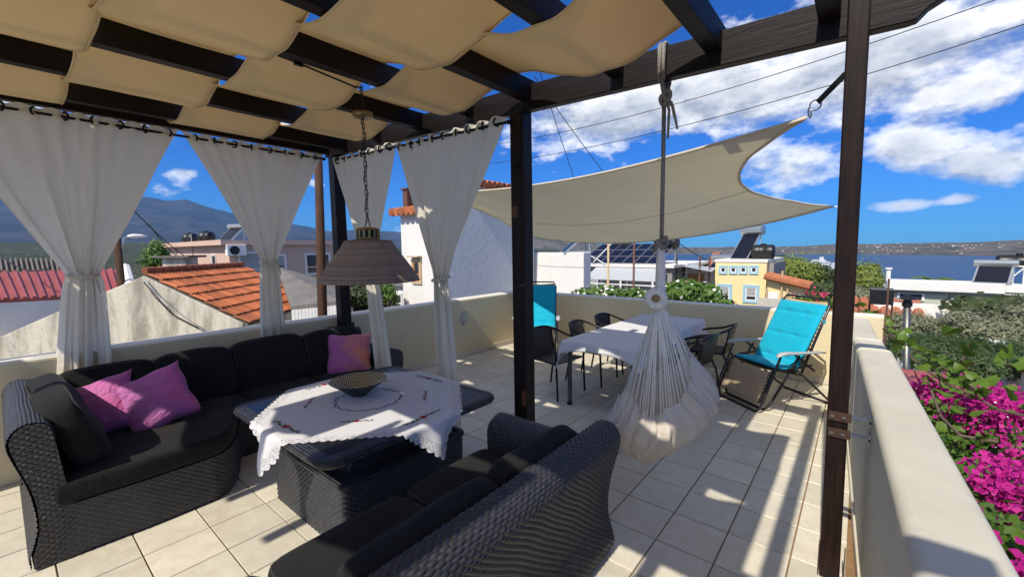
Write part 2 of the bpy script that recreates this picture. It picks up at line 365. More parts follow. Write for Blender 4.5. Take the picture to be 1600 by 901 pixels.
# ================================================================== TERRACE
XW, XE, YN = -4.90, 0.03, 6.45           # inner faces of the parapets
TX0, TY0, TW, TL = -1.186, 3.349, 0.32, 0.3262
def floor():
    b = MB(); b.box((-2.9, 2.0, -0.16), (6.6, 9.6, 0.30)); fl = b.build('terrace_floor', MATS['grout'])
    tag(fl, 'cream tiled terrace floor with brown grout lines', 'floor', kind='structure')
    xs = [TX0+TW*i for i in range(-13, 6)]; ys = [TY0+TL*j for j in range(-17, 12)]
    me_cache = {}; cells = []
    for x in xs:
        for y in ys:
            x0, x1, y0, y1 = max(x, XW+0.012), min(x+TW, XE-0.012), max(y, -2.2), min(y+TL, YN-0.012)
            if x1-x0 < 0.03 or y1-y0 < 0.03: continue
            cells.append((x0, x1, y0, y1))
    cells.sort(key=lambda c: (c[3] < 0.0, math.hypot((c[0]+c[1])/2, (c[2]+c[3])/2)))
    rest = MB(); n = 0
    for (x0, x1, y0, y1) in cells:
        g = 0.0036; w, l = x1-x0-2*g, y1-y0-2*g; k = (round(w, 4), round(l, 4))
        cx, cy = (x0+x1)/2, (y0+y1)/2
        hidden = (cx < -3.9 and cy < 2.4) or (-2.95 < cx < -2.35 and 1.3 < cy < 1.9)
        if y1 < 0.0 or n >= 298 or hidden:
            rest.box((cx, cy, -0.0035), (w, l, 0.010)); continue
        if k not in me_cache:
            t = MB(); e = 0.002
            x, y = w/2, l/2
            t.add([(-x,-y,-0.008),(x,-y,-0.008),(x,y,-0.008),(-x,y,-0.008),(-x,-y,-0.0015),(x,-y,-0.0015),(x,y,-0.0015),(-x,y,-0.0015),(-x+e,-y+e,0.0015),(x-e,-y+e,0.0015),(x-e,y-e,0.0015),(-x+e,y-e,0.0015)],
                  [(0,1,5,4),(1,2,6,5),(2,3,7,6),(3,0,4,7),(4,5,9,8),(5,6,10,9),(6,7,11,10),(7,4,8,11),(8,9,10,11)])
            me = bpy.data.meshes.new('tile'); me.from_pydata(t.v, [], t.f); me.materials.append(MATS['floor_tile']); me_cache[k] = me
        o = bpy.data.objects.new('tile', me_cache[k]); COL.objects.link(o); o.parent = fl; o.location = (cx, cy, random.uniform(-0.0004, 0.0004)); n += 1
    r = rest.build('tile_field', MATS['floor_tile'], fl); r['kind'] = 'stuff'
random.seed(3); floor()

def rounded_wall(x0, x1, y0, y1, z1, axis, r=0.03, z0=-0.05, seg=24):
    """parapet with rounded, slightly uneven top edges; axis = 'x' or 'y' is its long direction"""
    b = MB(); w = (y1-y0) if axis == 'x' else (x1-x0); L = (x1-x0) if axis == 'x' else (y1-y0)
    e_ = 0.006
    prof = [(0, z0), (0, z1*0.5), (0, z1-r-e_), (0, z1-r), (r*0.12, z1-r*0.5), (r*0.5, z1-r*0.12), (r, z1), (r+e_, z1), (w/2, z1+0.002), (w-r-e_, z1), (w-r, z1), (w-r*0.5, z1-r*0.12), (w-r*0.12, z1-r*0.5), (w, z1-r), (w, z1-r-e_), (w, z0)]
    n = max(2, int(L/0.12)); rs = random.Random(int(L*1000))
    jit = [[rs.uniform(-0.0007, 0.0007) for _ in prof] for _ in range(n+1)]
    V = []
    for i in range(n+1):
        t = L*i/n
        for k, (p, z) in enumerate(prof):
            j = jit[i][k] if 3 < k < 13 else 0
            V.append((x0+t, y0+p, z+j) if axis == 'x' else (x0+p, y0+t, z+j))
    m = len(prof); F = []
    for i in range(n):
        for k in range(m-1):
            q = (i*m+k, (i+1)*m+k, (i+1)*m+k+1, i*m+k+1); F.append(q if axis == 'x' else q[::-1])
    F.append(tuple(range(m)) if axis == 'y' else tuple(range(m-1,-1,-1))); F.append(tuple(n*m+k for k in (range(m-1,-1,-1) if axis == 'y' else range(m))))
    return b.add(V, F)
def wall_mat2():
    """yellow inside faces, the coping left white: two colours of paint by height"""
    m = bpy.data.materials['parapet_plaster'].copy(); m.name = 'parapet_two_tone'; nt = m.node_tree; b = nt.nodes['Principled BSDF']
    src = b.inputs['Base Color'].links[0].from_socket; geo = nd(nt, 'ShaderNodeNewGeometry')
    up = nd(nt, 'ShaderNodeSeparateXYZ', ins={0: geo.outputs['True Normal']}).outputs[2]
    c = mixc(nt, ramp(nt, up, [(0.35, 0.0), (0.6, 1.0)]), src, (0.74, 0.71, 0.62)); nt.links.new(c, b.inputs['Base Color']); return m
TWO = wall_mat2()
def skirting(wall, axis, c, lo, hi, side):
    me = None; n = 0; t = lo
    while t < hi-0.05:
        l = min(TW, hi-t)-0.004; b = MB()
        if axis == 'y': b.box((c+side*0.005, t+l/2, 0.042), (0.012, l, 0.076))
        else: b.box((t+l/2, c+side*0.005, 0.042), (l, 0.012, 0.076))
        b.build('skirting_tile', MATS['floor_tile'], wall, bevel=0.0015); t += TW
w = rounded_wall(XW-0.22, XW, -2.4, YN+0.2, 0.935, 'y').build('parapet_wall', TWO, smooth=False)
tag(w, 'cream parapet wall with white coping running behind the curtains and long sofa', 'wall'); skirting(w, 'y', XW, 2.9, YN-0.02, 1)
w = rounded_wall(XW+0.002, XE+0.2, YN, YN+0.2, 0.905, 'x').build('parapet_wall', TWO)
tag(w, 'shaded cream parapet wall at the far end behind the dining table', 'wall'); skirting(w, 'x', YN, XW+0.02, XE-0.02, -1)
wr = thing('parapet_wall', 'white topped parapet wall at right beside the bougainvillea', 'wall', (XE+0.12, 2, 0))
XP3 = 0.0
def turn(b, k=0.047, y0=4.2, x0=-0.03):
    b.v = [(x+x0-k*(y-y0), y, z) for x, y, z in b.v]; return b
turn(rounded_wall(XE, XE+0.205, -2.4, 4.13, 0.955, 'y', 0.032)).build('near_section', MATS['parapet_white'], wr, smooth=True)
turn(rounded_wall(XE+0.004, XE+0.203, 4.135, 4.78, 0.915, 'y', 0.032)).build('middle_section', MATS['parapet_white'], wr, smooth=True)
turn(rounded_wall(XE+0.002, XE+0.201, 4.785, YN-0.003, 0.875, 'y', 0.032)).build('far_section', MATS['parapet_white'], wr, smooth=True)
t = 1.4
while t < YN-0.05:
    l = min(TW, YN-0.02-t)-0.004; b = MB(); b.box((XE-0.005, t+l/2, 0.042), (0.012, l, 0.076)); turn(b).build('skirting_tile', MATS['floor_tile'], wr, bevel=0.0015); t += TW

# ------------------------------------------------------------------ pergola
YB = 2.65
RAF = [-4.55, -3.90, -3.24, -2.58, -1.985, -1.26, -0.69, -0.175]
ZR0, ZR1 = 2.845, 2.985
pg = thing('pergola', 'dark brown stained wooden pergola with posts, beams and rafters over the terrace', 'pergola', (-2.5, 0.6, 0))
def taper_post(name, x, y, z1, sx, sy, mat_, lean=(0, 0), z0=0.02):
    b = MB(); b.beam((x, y, z0), (x+lean[0], y+lean[1], z1), sx, sy, up=(0, 1, 0)); return b.build(name, mat_, pg, bevel=0.008)
def bzl(x): return 2.835+(x+4.95)/(4.85)*(2.70-2.835)          # underside of the long beam
p1 = taper_post('post', -4.80, YB-0.01, bzl(-4.8), 0.125, 0.125, MATS['dark_wood_z'], (-0.02, 0), 0.02)
p2 = taper_post('post', -2.058, YB, bzl(-2.05)+0.01, 0.125, 0.12, MATS['dark_wood_z'], (-0.015, 0.0))
p3 = taper_post('post', -0.050, YB, 2.96, 0.084, 0.09, MATS['dark_wood_z'], (-0.018, 0.0))
p4 = taper_post('post', -0.06, -0.34, 2.72, 0.115, 0.12, MATS['dark_wood_z'])
p5 = taper_post('post', -4.80, -1.75, 2.84, 0.12, 0.12, MATS['dark_wood_z'])
def long_beam(y, dz=0.0, xa=-5.02, xb=0.37):
    b = MB(); z0a, z0b = bzl(xa)+dz, bzl(-0.1)+dz; h = 0.185
    slope = (z0b-z0a)/(-0.1-xa)
    def zl(x): return z0a+(x-xa)*slope
    top = lambda x: zl(x)+h
    # profile in XZ: shaped tail at the right end
    poly = [(xa, zl(xa)), (xb-0.42, zl(xb-0.42)), (xb-0.27, zl(xb-0.27)), (xb-0.235, zl(xb)+0.012), (xb-0.20, zl(xb)+0.05), (xb-0.14, zl(xb)+0.082), (xb-0.06, zl(xb)+0.098), (xb, zl(xb)+0.105), (xb, top(xb)), (xa, top(xa))]
    b.prism(poly, lambda x, z: (x, y-0.035, z), lambda x, z: (x, y+0.035, z)); return b.build('beam', MATS['dark_wood_x'], pg, bevel=0.005)
long_beam(YB); long_beam(-0.34, 0.03)
b = MB(); b.beam((-4.95, -2.0, 2.945), (-4.95, 2.61, 2.935), 0.075, 0.15); b.build('beam', MATS['dark_wood_y'], pg, bevel=0.005)
for x in RAF:
    ye = YB+0.17 if x not in (-4.55,) else YB+0.1
    ys = -1.75
    b = MB(); poly = [(ys, ZR0), (ye-0.10, ZR0), (ye-0.03, ZR0+0.03), (ye, ZR0+0.075), (ye, ZR1), (ys, ZR1)]
    dz = -0.12*max(0, (x+3.0))/3.0*0.5
    b.prism(poly, lambda y, z: (x-0.042, y, z+dz), lambda y, z: (x+0.042, y, z+dz)); b.build('rafter', MATS['dark_wood_y'], pg, bevel=0.004)
# steel plates that tie the posts to the walls
pm('galvanised', (0.30, 0.30, 0.28), 0.42, 0.9, var=(40, 0.5)); pm('rusty_plate', (0.085, 0.045, 0.028), 0.7, 0.5, var=(30, 0.6, (0.07, 0.05, 0.04)))
for z in (0.885, 0.80):
    b = MB(); b.box((-0.045, YB-0.054, z), (0.09, 0.006, 0.045)); b.build('bracket_plate', MATS['rusty_plate'], pg)
    b = MB(); b.box((0.038, YB-0.045, z), (0.075, 0.05, 0.010)); b.box((0.070, YB-0.045, z), (0.010, 0.05, 0.05)); b.build('bracket_plate', MATS['galvanised'], pg)
    for dx in (-0.075, -0.03):
        b = MB(); b.lathe([(0.0, -0.004), (0.009, -0.004), (0.008, 0.0), (0.0, 0.002)], 8); bb = MB(); bb.add([(p[0]+dx, YB-0.061+p[2], z+p[1]) for p in b.v], b.f); bb.build('bolt', MATS['galvanised'], pg)
for s in (-1, 1):
    b = MB(); b.box((-0.045+s*0.053, YB, 0.09), (0.005, 0.06, 0.16)); b.build('bracket_plate', MATS['rusty_plate'], pg)
b = MB(); b.box((-4.80, YB-0.11, 0.80), (0.16, 0.16, 0.05)); b.build('wall_tie', MATS['dark_wood_x'], pg, bevel=0.004)
b = MB(); b.box((XW+0.006, YB+0.12, 0.80), (0.012, 0.10, 0.07)); b.build('bracket_plate', MATS['rusty_plate'], pg)
b = MB()
for dx, dz in ((-0.03, 0), (0, 0.03), (0.012, -0.028)): b.lathe([(0.0, 0.0), (0.014, 0.0), (0.012, 0.008), (0.0, 0.01)], 8, (0, 0, 0))
bb = MB(); k = 0
for dx, dz in ((-0.012, 0.0), (0.012, 0.022), (0.012, -0.022)):
    for p in b.v[:4*9]: pass
bb.tube([(-2.05+0.028*math.cos(a), YB-0.066, 2.36+0.028*math.sin(a)) for a in np.linspace(0, 2*PI, 13)[:-1]], 0.007, 6, closed=True)
bb.box((-2.05, YB-0.066, 2.36), (0.014, 0.008, 0.07)); bb.build('iron_hook', MATS['dark_wood_z'], pg)
b = MB(); b.tube([(-2.04+0.0, YB-0.062, 1.45), (-2.03, YB-0.085, 1.445), (-1.99, YB-0.095, 1.45), (-1.975, YB-0.095, 1.462)], 0.004, 6); b.build('hook', MATS['galvanised'], pg)

# ------------------------------------------------------------------ canvas strips woven through the rafters
def cloth_mat(name, col, transl, trcol, bump=0.003, scale=9.0, rough=0.85, weave=0.0):
    m = pm(name, col, rough, var=(3.0, 0.10), bump=(scale, bump), spec=0.2, transl=transl, trcol=trcol); return m
cloth_mat('canvas', (0.95, 0.78, 0.48), 0.15, (0.84, 0.66, 0.36), 0.004, 6.0)
pm('sail_hem_', (0.70, 0.56, 0.34), 0.85)
def rz(x): return -0.06*max(0, (x+3.0))/3.0
def strip(y0, y1, par, x1, label, x0=-4.99):
    """par 0: over the rafters 1, 3, 5 ... and under the others"""
    K = [(x0, 2.965)]
    for i, x in enumerate(RAF):
        if x > x1+0.02: break
        if x < x0+0.05: continue
        up = (i % 2 == par); K.append((x, (ZR1+0.006 if up else ZR0-0.007)+rz(x)))
    if x1 > K[-1][0]+0.1: K.append((x1, K[-1][1]-0.04 if K[-1][1] > 2.9 else K[-1][1]+0.08))
    rs = random.Random(int(y0*1000)+5)
    def z(x):
        for (xa, za), (xb, zb) in zip(K, K[1:]):
            if x <= xb+1e-6:
                d = xb-xa; fl = min(0.06/d, 0.3); t = (x-xa)/d; t = min(1, max(0, (t-fl)/(1-2*fl))); s = t*t*(3-2*t)
                return za+(zb-za)*(0.35*t+0.65*s)-0.010*math.sin(PI*t)
        return K[-1][1]
    nx = int((K[-1][0]-x0)/0.035); ph = rs.uniform(0, 6)
    def fn(u, v):
        x = x0+(K[-1][0]-x0)*u; zz = z(x)
        # edges bow inwards where the cloth is low and slack, and ripple a little
        e = abs(2*v-1); bow = 0.010*math.sin(x*4.7+ph)+0.005*math.sin(x*11+ph)
        y = (y0-0.022)+(y1-y0+0.044)*v-(v-0.5)*2*bow*0.6
        sag = -0.010*(1-e*e)*(0.5+0.5*math.sin(x*4.8+ph))
        return (x, y, zz+sag+0.004*math.sin(x*23+v*5)*e)
    o = MB().grid(nx, 10, fn).build('canvas_strip', MATS['canvas'], smooth=True, solid=0.0025)
    tag(o, label, 'shade cloth', 'canvas strips woven through the rafters')
    for v_ in (0.012, 0.988):
        b = MB(); b.tube([Vector(fn(u_, v_))-Vector((0, 0, 0.003)) for u_ in np.linspace(0, 1, nx+1)], 0.0035, 4); b.build('hem', MATS['sail_hem_'], o)
Y0 = 2.45; SW = 0.68
strip(Y0-SW, Y0, 0, -0.66, 'beige canvas strip overhead nearest the long curtain beam')
strip(Y0-2*SW, Y0-SW-0.004, 1, -0.30, 'second beige canvas strip overhead counting back from the long curtain beam')
strip(Y0-3*SW, Y0-2*SW-0.004, 0, -0.29, 'third beige canvas strip overhead counting back from the long curtain beam')
strip(Y0-4*SW, Y0-3*SW-0.004, 1, -0.29, 'fourth beige canvas strip at the top left corner of the picture')
strip(Y0-5*SW, Y0-4*SW-0.004, 0, -3.24, 'beige canvas strip beyond the top left picture corner, above the sofa wing')
strip(-1.00, -0.36, 0, -2.30, 'unseen short beige canvas piece added on the lamp rafter to shade the coffee table', -2.95)  # added out of view to cast the shade band across the table
strip(-1.40, -0.62, 1, -0.95, 'unseen short beige canvas piece added to shade the back of the near sofa', -2.10)  # added out of view to keep the near sofa's back in shade
strip(Y0-6*SW+0.12, Y0-5*SW-0.004, 1, -3.24, 'last beige canvas strip at the back edge of the pergola, beyond the picture')

# ------------------------------------------------------------------ curtains on rods
pm('curtain_cloth', (0.88, 0.83, 0.71), 0.9, var=(2.0, 0.05), bump=(14, 0.012), transl=0.36, trcol=(0.84, 0.79, 0.69), spec=0.1)
pm('black_metal', (0.012, 0.012, 0.013), 0.4, 0.6)
def curtain(label, axis, c, a0, a1, ztop, tie, bot, zbot, seed, nf=7, tie_w=0.075, bot_w=0.16, push=0.0, rod_side=0.0, hang_out=0.0):
    """a0..a1 along the rod; tie=(pos, z); bot=position of the lower end; hangs at axis-plane c, drifting by hang_out towards the foot"""
    rs = random.Random(seed); ph = [rs.uniform(0, 6.28) for _ in range(6)]; zt = tie[1]; tot = ztop-zbot
    base = ((a0+a1)/2, c, ztop) if axis == 'x' else (c, (a0+a1)/2, ztop)
    t0 = thing('curtain', label, 'curtain', base, 'white curtains on the pergola rods')
    w0 = abs(a1-a0)/2; m0 = (a0+a1)/2
    def fn(u, v):
        z = ztop-v*tot; s = 2*u-1
        if z >= zt:
            t = (ztop-z)/(ztop-zt); tt = t**1.02; hw = w0+(tie_w-w0)*tt; mid = m0+(tie[0]-m0)*(t**1.15)
            amp = 0.035+0.012*math.sin(PI*t)-0.0*t
        else:
            t = (zt-z)/(zt-zbot); tb = math.sqrt(t) if t < 0.25 else 0.5+(t-0.25)*0.667; hw = tie_w+(bot_w-tie_w)*tb; mid = tie[0]+(bot-tie[0])*t; amp = 0.035+0.018*t; t = 1+t
        # a slack belly drawn to the tie, pleats that merge downwards
        k = nf*(1 if t < 1 else 0.85)
        uw = u+0.05*math.sin(5.1*u+ph[1])+0.03*math.sin(11*u+ph[2]+t*1.2)
        f1 = math.sin(2*PI*nf*uw+ph[0])*max(0.0, 1-t*2.2) if t < 1 else 0.0
        f2 = (math.sin(2*PI*2.6*uw+ph[3]+0.9*t)+0.55*math.sin(2*PI*5.3*uw+ph[2]-0.7*t)+0.30*math.sin(2*PI*9.7*uw+ph[4]+0.5*math.sin(t*3)))*min(1, 0.25+t)
        fold = f1*0.75+f2*(0.62 if t < 1 else 0.8)
        if t < 1: amp *= 0.75+0.5*t*t
        a_pull = 0.06*math.sin(PI*u+0.3)*math.sin(PI*min(t, 1))
        y = c+amp*fold*(0.8+0.2*math.sin(u*9+ph[3]))+a_pull*(0.35 if axis == 'y' else -0.35)+hang_out*max(0, t-0.1)/1.9
        wig = 0.012*math.sin(PI*k*2*u+ph[4])*min(t, 1)
        a = mid+hw*s*(1+0.02*math.sin(v*9+ph[5]))+wig
        zz = z
        if v < 0.03: zz -= 0.018*(0.5+0.5*math.cos(2*PI*nf*u+ph[0]))*(1-v/0.03)
        if z < zt and v > 0.97: zz += 0.015*math.sin(u*17+ph[1])
        return (a, y, zz) if axis == 'x' else (y, a, zz)
    MB().grid(110, 64, fn).build('cloth', MATS['curtain_cloth'], t0, smooth=True)
    # tie band round the gathered cloth
    b = MB(); ring = []
    for k in range(20):
        an = 2*PI*k/20; ring.append((tie[0]+(tie_w*1.02+0.006)*math.cos(an), c+hang_out*0.45+0.062*math.sin(an), zt+0.02*math.sin(an*1.0+ph[0])))
    ring = ring if axis == 'x' else [(p[1], p[0], p[2]) for p in ring]
    b.tube(ring, 0.013, 6, closed=True); b.build('tie_band', MATS['curtain_cloth'], t0, smooth=True)
    b = MB(); e0 = (tie[0]+0.05, c-0.06+hang_out*0.45, zt)
    for q in (0.10, 0.14):
        P = [e0, (e0[0]+0.01, e0[1]-0.015, zt-0.03), (e0[0]+0.02+q*0.1, e0[1]-0.01, zt-q)]; P = P if axis == 'x' else [(c+0.06+hang_out*0.45+(c-p[1])*0.0, p[0], p[2]) for p in P]
        b.tube(P, [0.010, 0.008, 0.006], 6)
    b.build('tie_band', MATS['curtain_cloth'], t0, smooth=True)
    # eyelets
    for k in range(nf):
        u = (k+0.5)/nf; a = a0+(a1-a0)*u; b = MB()
        P = []
        for q in range(14):
            an = 2*PI*q/14; dx, dz = 0.030*math.cos(an), 0.030*math.sin(an)
            P.append((a+dx*0.55, c+dx*0.85*(-1 if k % 2 else 1), ztop-0.045+dz) if axis == 'x' else (c+dx*0.85*(-1 if k % 2 else 1), a+dx*0.55, ztop-0.045+dz))
        b.tube(P, 0.008, 6, closed=True); b.build('eyelet', MATS['black_metal'], t0, smooth=True)
    return t0
def rod(label, axis, c, a0, a1, z0, z1):
    b = MB(); P = (lambda a, z: (a, c, z)) if axis == 'x' else (lambda a, z: (c, a, z))
    b.tube([P(a0, z0), P(a1, z1)], 0.011, 10)
    b.lathe([(0, -0.02), (0.018, -0.012), (0.02, 0), (0.018, 0.012), (0, 0.02)], 10, P(a1, z1)); o = b.build('curtain_rod', MATS['black_metal'], smooth=True)
    tag(o, label, 'curtain rod'); return o
rod('black curtain rod under the beam above the parapet on the left', 'y', -4.86, -1.6, 2.52, 2.80, 2.785)
rod('black curtain rod hung along the beam beside the central post', 'x', YB-0.075, -4.72, -2.13, 2.76, 2.69)
curtain('white curtain tied at waist, farthest left beside the red metal roof', 'y', -4.86, -0.28, 1.17, 2.845, (0.455, 1.56), 0.39, 0.62, 11, 9, 0.085, 0.17)
curtain('white tied curtain in front of the orange tiled roof', 'y', -4.86, 1.20, 2.50, 2.835, (1.86, 1.62), 1.86, 0.62, 12, 8, 0.08, 0.15)
curtain('narrow white tied curtain hanging behind the wicker pendant lamp', 'x', YB-0.075, -4.74, -3.58, 2.79, (-4.10, 1.50), -3.94, 0.35, 13, 7, 0.085, 0.15, hang_out=0.03)
curtain('long white tied curtain reaching the floor beside the coffee table', 'x', YB-0.075, -3.55, -2.17, 2.755, (-2.93, 1.47), -2.83, 0.03, 14, 9, 0.085, 0.17, hang_out=-0.05)

# ------------------------------------------------------------------ shade sail
pm('sail_cloth', (0.78, 0.76, 0.66), 0.85, var=(4, 0.06), bump=(7, 0.012), transl=0.45, trcol=(0.78, 0.75, 0.62), spec=0.2)
pm('sail_hem', (0.62, 0.55, 0.42), 0.8); pm('steel', (0.45, 0.45, 0.46), 0.3, 0.95); pm('strap', (0.015, 0.017, 0.02), 0.7)
SA, SB, SCc, SD = vec(-0.275, 2.86, 2.415), vec(-0.30, 6.42, 2.18), vec(-4.92, 6.15, 2.02), vec(-5.35, 4.35, 2.62)
def sail_pt(u, v):
    """u from the right edge (A-B) to the left (D-C), v from the near edge to the far one"""
    e = 0.16; uu, vv = u, v
    p = (1-u)*((1-v)*SA+v*SB)+u*((1-v)*SD+v*SCc)
    cu = 4*u*(1-u); cv = 4*v*(1-v)
    ctr_u = (0.5*(1-v)*(SA+SD)+0.5*v*(SB+SCc)); 
    n_in = vec(0, 1, 0)
    p = p+vec(0, 0.30, 0)*cu*(1-v)*(1-v)-vec(0, 0.28, 0)*cu*v*v          # near and far edges bow inwards
    p = p-vec(0.62, 0, 0)*cv*(1-u)**2.2+vec(0.30, 0, 0)*cv*u**2.2        # right and left edges bow inwards
    p = p-vec(0, 0, 1)*(0.24*cu*(0.35+0.9*v)+0.05*cu*cv)
    p = p+vec(0, 0, 1)*(0.006*math.sin(u*31+v*9)*cv+0.004*math.sin(v*40+u*13)*(1-u)**3)
    return p
sl_ = thing('shade_sail', 'cream shade sail stretched over the dining corner', 'shade sail', (-2.5, 4.6, 1.9))
MB().grid(70, 44, lambda u, v: sail_pt(u, v)).build('cloth', MATS['sail_cloth'], sl_, smooth=True, solid=0.002)
b = MB(); P = [sail_pt(t, 0) for t in np.linspace(0, 1, 40)]+[sail_pt(1, t) for t in np.linspace(0, 1, 30)[1:]]+[sail_pt(t, 1) for t in np.linspace(1, 0, 40)[1:]]+[sail_pt(0, t) for t in np.linspace(1, 0, 30)[1:-1]]
b.tube(P, 0.012, 6, closed=True); b.build('hem', MATS['sail_hem'], sl_, smooth=True)
b = MB(); b.tube([sail_pt(t, 0.55)-vec(0, 0, 0.004) for t in np.linspace(0.0, 1, 40)], 0.0035, 4); b.build('seam', MATS['sail_hem'], sl_)
def ring_at(c, r, t, axis_dir):
    a = Vector(axis_dir).normalized(); u = a.orthogonal().normalized(); w_ = a.cross(u)
    return [tuple(Vector(c)+(u*math.cos(k)+w_*math.sin(k))*r) for k in np.linspace(0, 2*PI, 17)[:-1]]
b = MB(); b.tube(ring_at(SA+vec(0.02, -0.02, 0.02), 0.026, 0, (1, 0.3, 0.2)), 0.004, 6, closed=True); b.tube(ring_at(SA+vec(0.045, -0.04, 0.05), 0.026, 0, (0.2, 1, 0.1)), 0.004, 6, closed=True); b.build('ring', MATS['steel'], sl_, smooth=True)
b = MB(); b.beam(SA+vec(0.055, -0.05, 0.06), (-0.105, YB+0.045, 2.555), 0.028, 0.005, up=(0, 1, 0)); b.build('strap', MATS['strap'], sl_)
b = MB(); b.tube([SB, SB+vec(0.10, 0.06, 0.0), (-0.135, 6.555, 2.18)], 0.006, 6); b.build('strap', MATS['steel'], sl_, smooth=True)
b = MB(); b.tube([SCc, (-5.00, 6.22, 2.03)], 0.008, 6); b.build('strap', MATS['strap'], sl_)
b = MB(); b.tube([SD, (-5.62, 4.2, 2.66)], 0.006, 6); b.build('strap', MATS['strap'], sl_)
b = MB(); b.tube([(-0.135, 6.56, 0.90), (-0.135, 6.56, 2.32)], 0.024, 12); o = b.build('sail_pole', MATS['galvanised'], smooth=True); tag(o, 'galvanised sail pole on the far corner of the parapet, behind the right post', 'pole')
b = MB(); b.tube([(-5.03, 6.28, -3.0), (-5.03, 6.28, 0.5), (-5.04, 6.28, 1.6), (-5.03, 6.28, 2.75)], [0.085, 0.075, 0.07, 0.06], 12); o = b.build('wooden_post', MATS['raw_wood_z'], smooth=True); tag(o, 'raw orange brown wooden post holding the left end of the shade sail', 'post')
# ================================================================== LOUNGE FURNITURE
def frame(o, ux, uy, uz):
    o, ux, uy, uz = map(lambda q: np.array(q, float), (o, ux, uy, uz))
    n = lambda q: q/np.linalg.norm(q)
    ux = n(ux); uz = n(uz-ux*np.dot(uz, ux)); uy = np.cross(uz, ux)
    return lambda p: o+ux*p[0]+uy*p[1]+uz*p[2]
def puff_box(w, d, h, k=7.0, puff=0.12, n=12, F=None, seed=0, lump=0.0):
    """pillowy box, w x d x h, faces swollen"""
    b = MB(); rs = np.random.default_rng(seed); a1, a2, a3 = rs.uniform(0, 6, 3)
    def S(p):
        p = np.array(p, float); r = (np.abs(p)**k).sum()**(1/k); q = p/r
        x, y, z = q
        sx = 1+puff*0.25*(1-y*y)*(1-z*z); sy = 1+puff*0.25*(1-x*x)*(1-z*z); sz = 1+puff*(1-x*x)*(1-y*y)
        L = lump*(math.sin(3*x+a1)*math.sin(2.5*y+a2)+0.5*math.sin(6*x+a3)*math.cos(5*y+a1))
        out = (x*w/2*sx+L*0.4, y*d/2*sy+L*0.3, z*h/2*sz+L*abs(z))
        return F(out) if F else out
    for ax in range(3):
        for sg in (-1, 1):
            def fn(u, v, ax=ax, sg=sg):
                t = [0, 0, 0]; t[ax] = sg; t[(ax+1) % 3] = (2*u-1)*sg; t[(ax+2) % 3] = 2*v-1; return S(t)
            b.grid(n, n, fn)
    return b
def edge_loop(w, d, zf, k, h, F, n=64, seed=0):
    P = []
    for i in range(n):
        a = 2*PI*i/n; c, s = math.cos(a), math.sin(a); m = max(abs(c), abs(s)); x, y = c/m, s/m
        r = (abs(x)**k+abs(y)**k+abs(zf)**k)**(1/k); P.append(F((x/r*w/2, y/r*d/2, zf/r*h/2)))
    return P
def cushion(parent, w, d, h, F, seed, name='cushion', puff=0.18, lump=0.008, k=6.0):
    c = puff_box(w, d, h, k, puff, 14, F, seed, lump).build(name, MATS['charcoal_fabric'], parent, smooth=True, weld=True)
    for zf in (0.9, -0.9):
        b = MB(); b.tube(edge_loop(w*1.0, d*1.0, zf, k, h, F), 0.0045, 5, closed=True); b.build('piping', MATS['charcoal_piping'], c, smooth=True)
    return c
def sweep(prof, path_fn, n, L, name, parent, m='wicker', capends=True):
    """sweep closed profile [(d,z)] ; path_fn(t)->(origin xy, outward unit xy)"""
    b = MB(); k = len(prof); per = [0]
    for i in range(k): per.append(per[-1]+math.hypot(prof[(i+1) % k][0]-prof[i][0], prof[(i+1) % k][1]-prof[i][1]))
    V = []; UV = []
    for i in range(n+1):
        t = i/n; (ox, oy), (nx, ny) = path_fn(t)
        for j in range(k+1):
            d, z = prof[j % k]; V.append((ox+nx*d, oy+ny*d, z)); UV.append((t*L, per[j]))
    Fc = []
    for i in range(n):
        for j in range(k): Fc.append((i*(k+1)+j, i*(k+1)+j+1, (i+1)*(k+1)+j+1, (i+1)*(k+1)+j))
    b.add(V, Fc, UV)
    if capends:
        for i in (0, n):
            (ox, oy), (nx, ny) = path_fn(i/n); P = [(ox+nx*d, oy+ny*d, z) for d, z in prof]; U = [(d, z) for d, z in prof]
            f = tuple(range(k)) if i == 0 else tuple(range(k-1, -1, -1)); b.add(P, [f], U)
    return b.build(name, MATS[m], parent, smooth=False)
def smooth_prof(P, sub=4):
    """closed Catmull-Rom through P"""
    out = []; n = len(P)
    for i in range(n):
        p0, p1, p2, p3 = (np.array(P[(i+q) % n], float) for q in (-1, 0, 1, 2))
        for s in range(sub):
            t = s/sub; out.append(tuple(0.5*((2*p1)+(-p0+p2)*t+(2*p0-5*p1+4*p2-p3)*t*t+(-p0+3*p1-3*p2+p3)*t**3)))
    return out
def wicker_wall(pts, z0, z1, name, parent, closed=False, top=False):
    b = MB(); P = list(pts)+([pts[0]] if closed else []); L = [0]
    for a, c in zip(P, P[1:]): L.append(L[-1]+math.hypot(c[0]-a[0], c[1]-a[1]))
    V = []; UV = []
    for (x, y), l in zip(P, L):
        V += [(x, y, z0), (x, y, z1)]; UV += [(l, z0), (l, z1)]
    b.add(V, [(2*i, 2*i+2, 2*i+3, 2*i+1) for i in range(len(P)-1)], UV)
    if top: b.add([(x, y, z1) for x, y in pts], [tuple(range(len(pts)))], [(x, y) for x, y in pts])
    return b.build(name, MATS['wicker'], parent)
def slab(pts, z0, z1, name, m, parent, bevel=0.03):
    b = MB(); b.prism(pts, lambda x, y: (x, y, z0), lambda x, y: (x, y, z1)); o = b.build(name, m, parent, smooth=True)
    md = o.modifiers.new('bevel', 'BEVEL'); md.width = bevel; md.segments = 4; md.limit_method = 'ANGLE'; md.angle_limit = R(50); return o

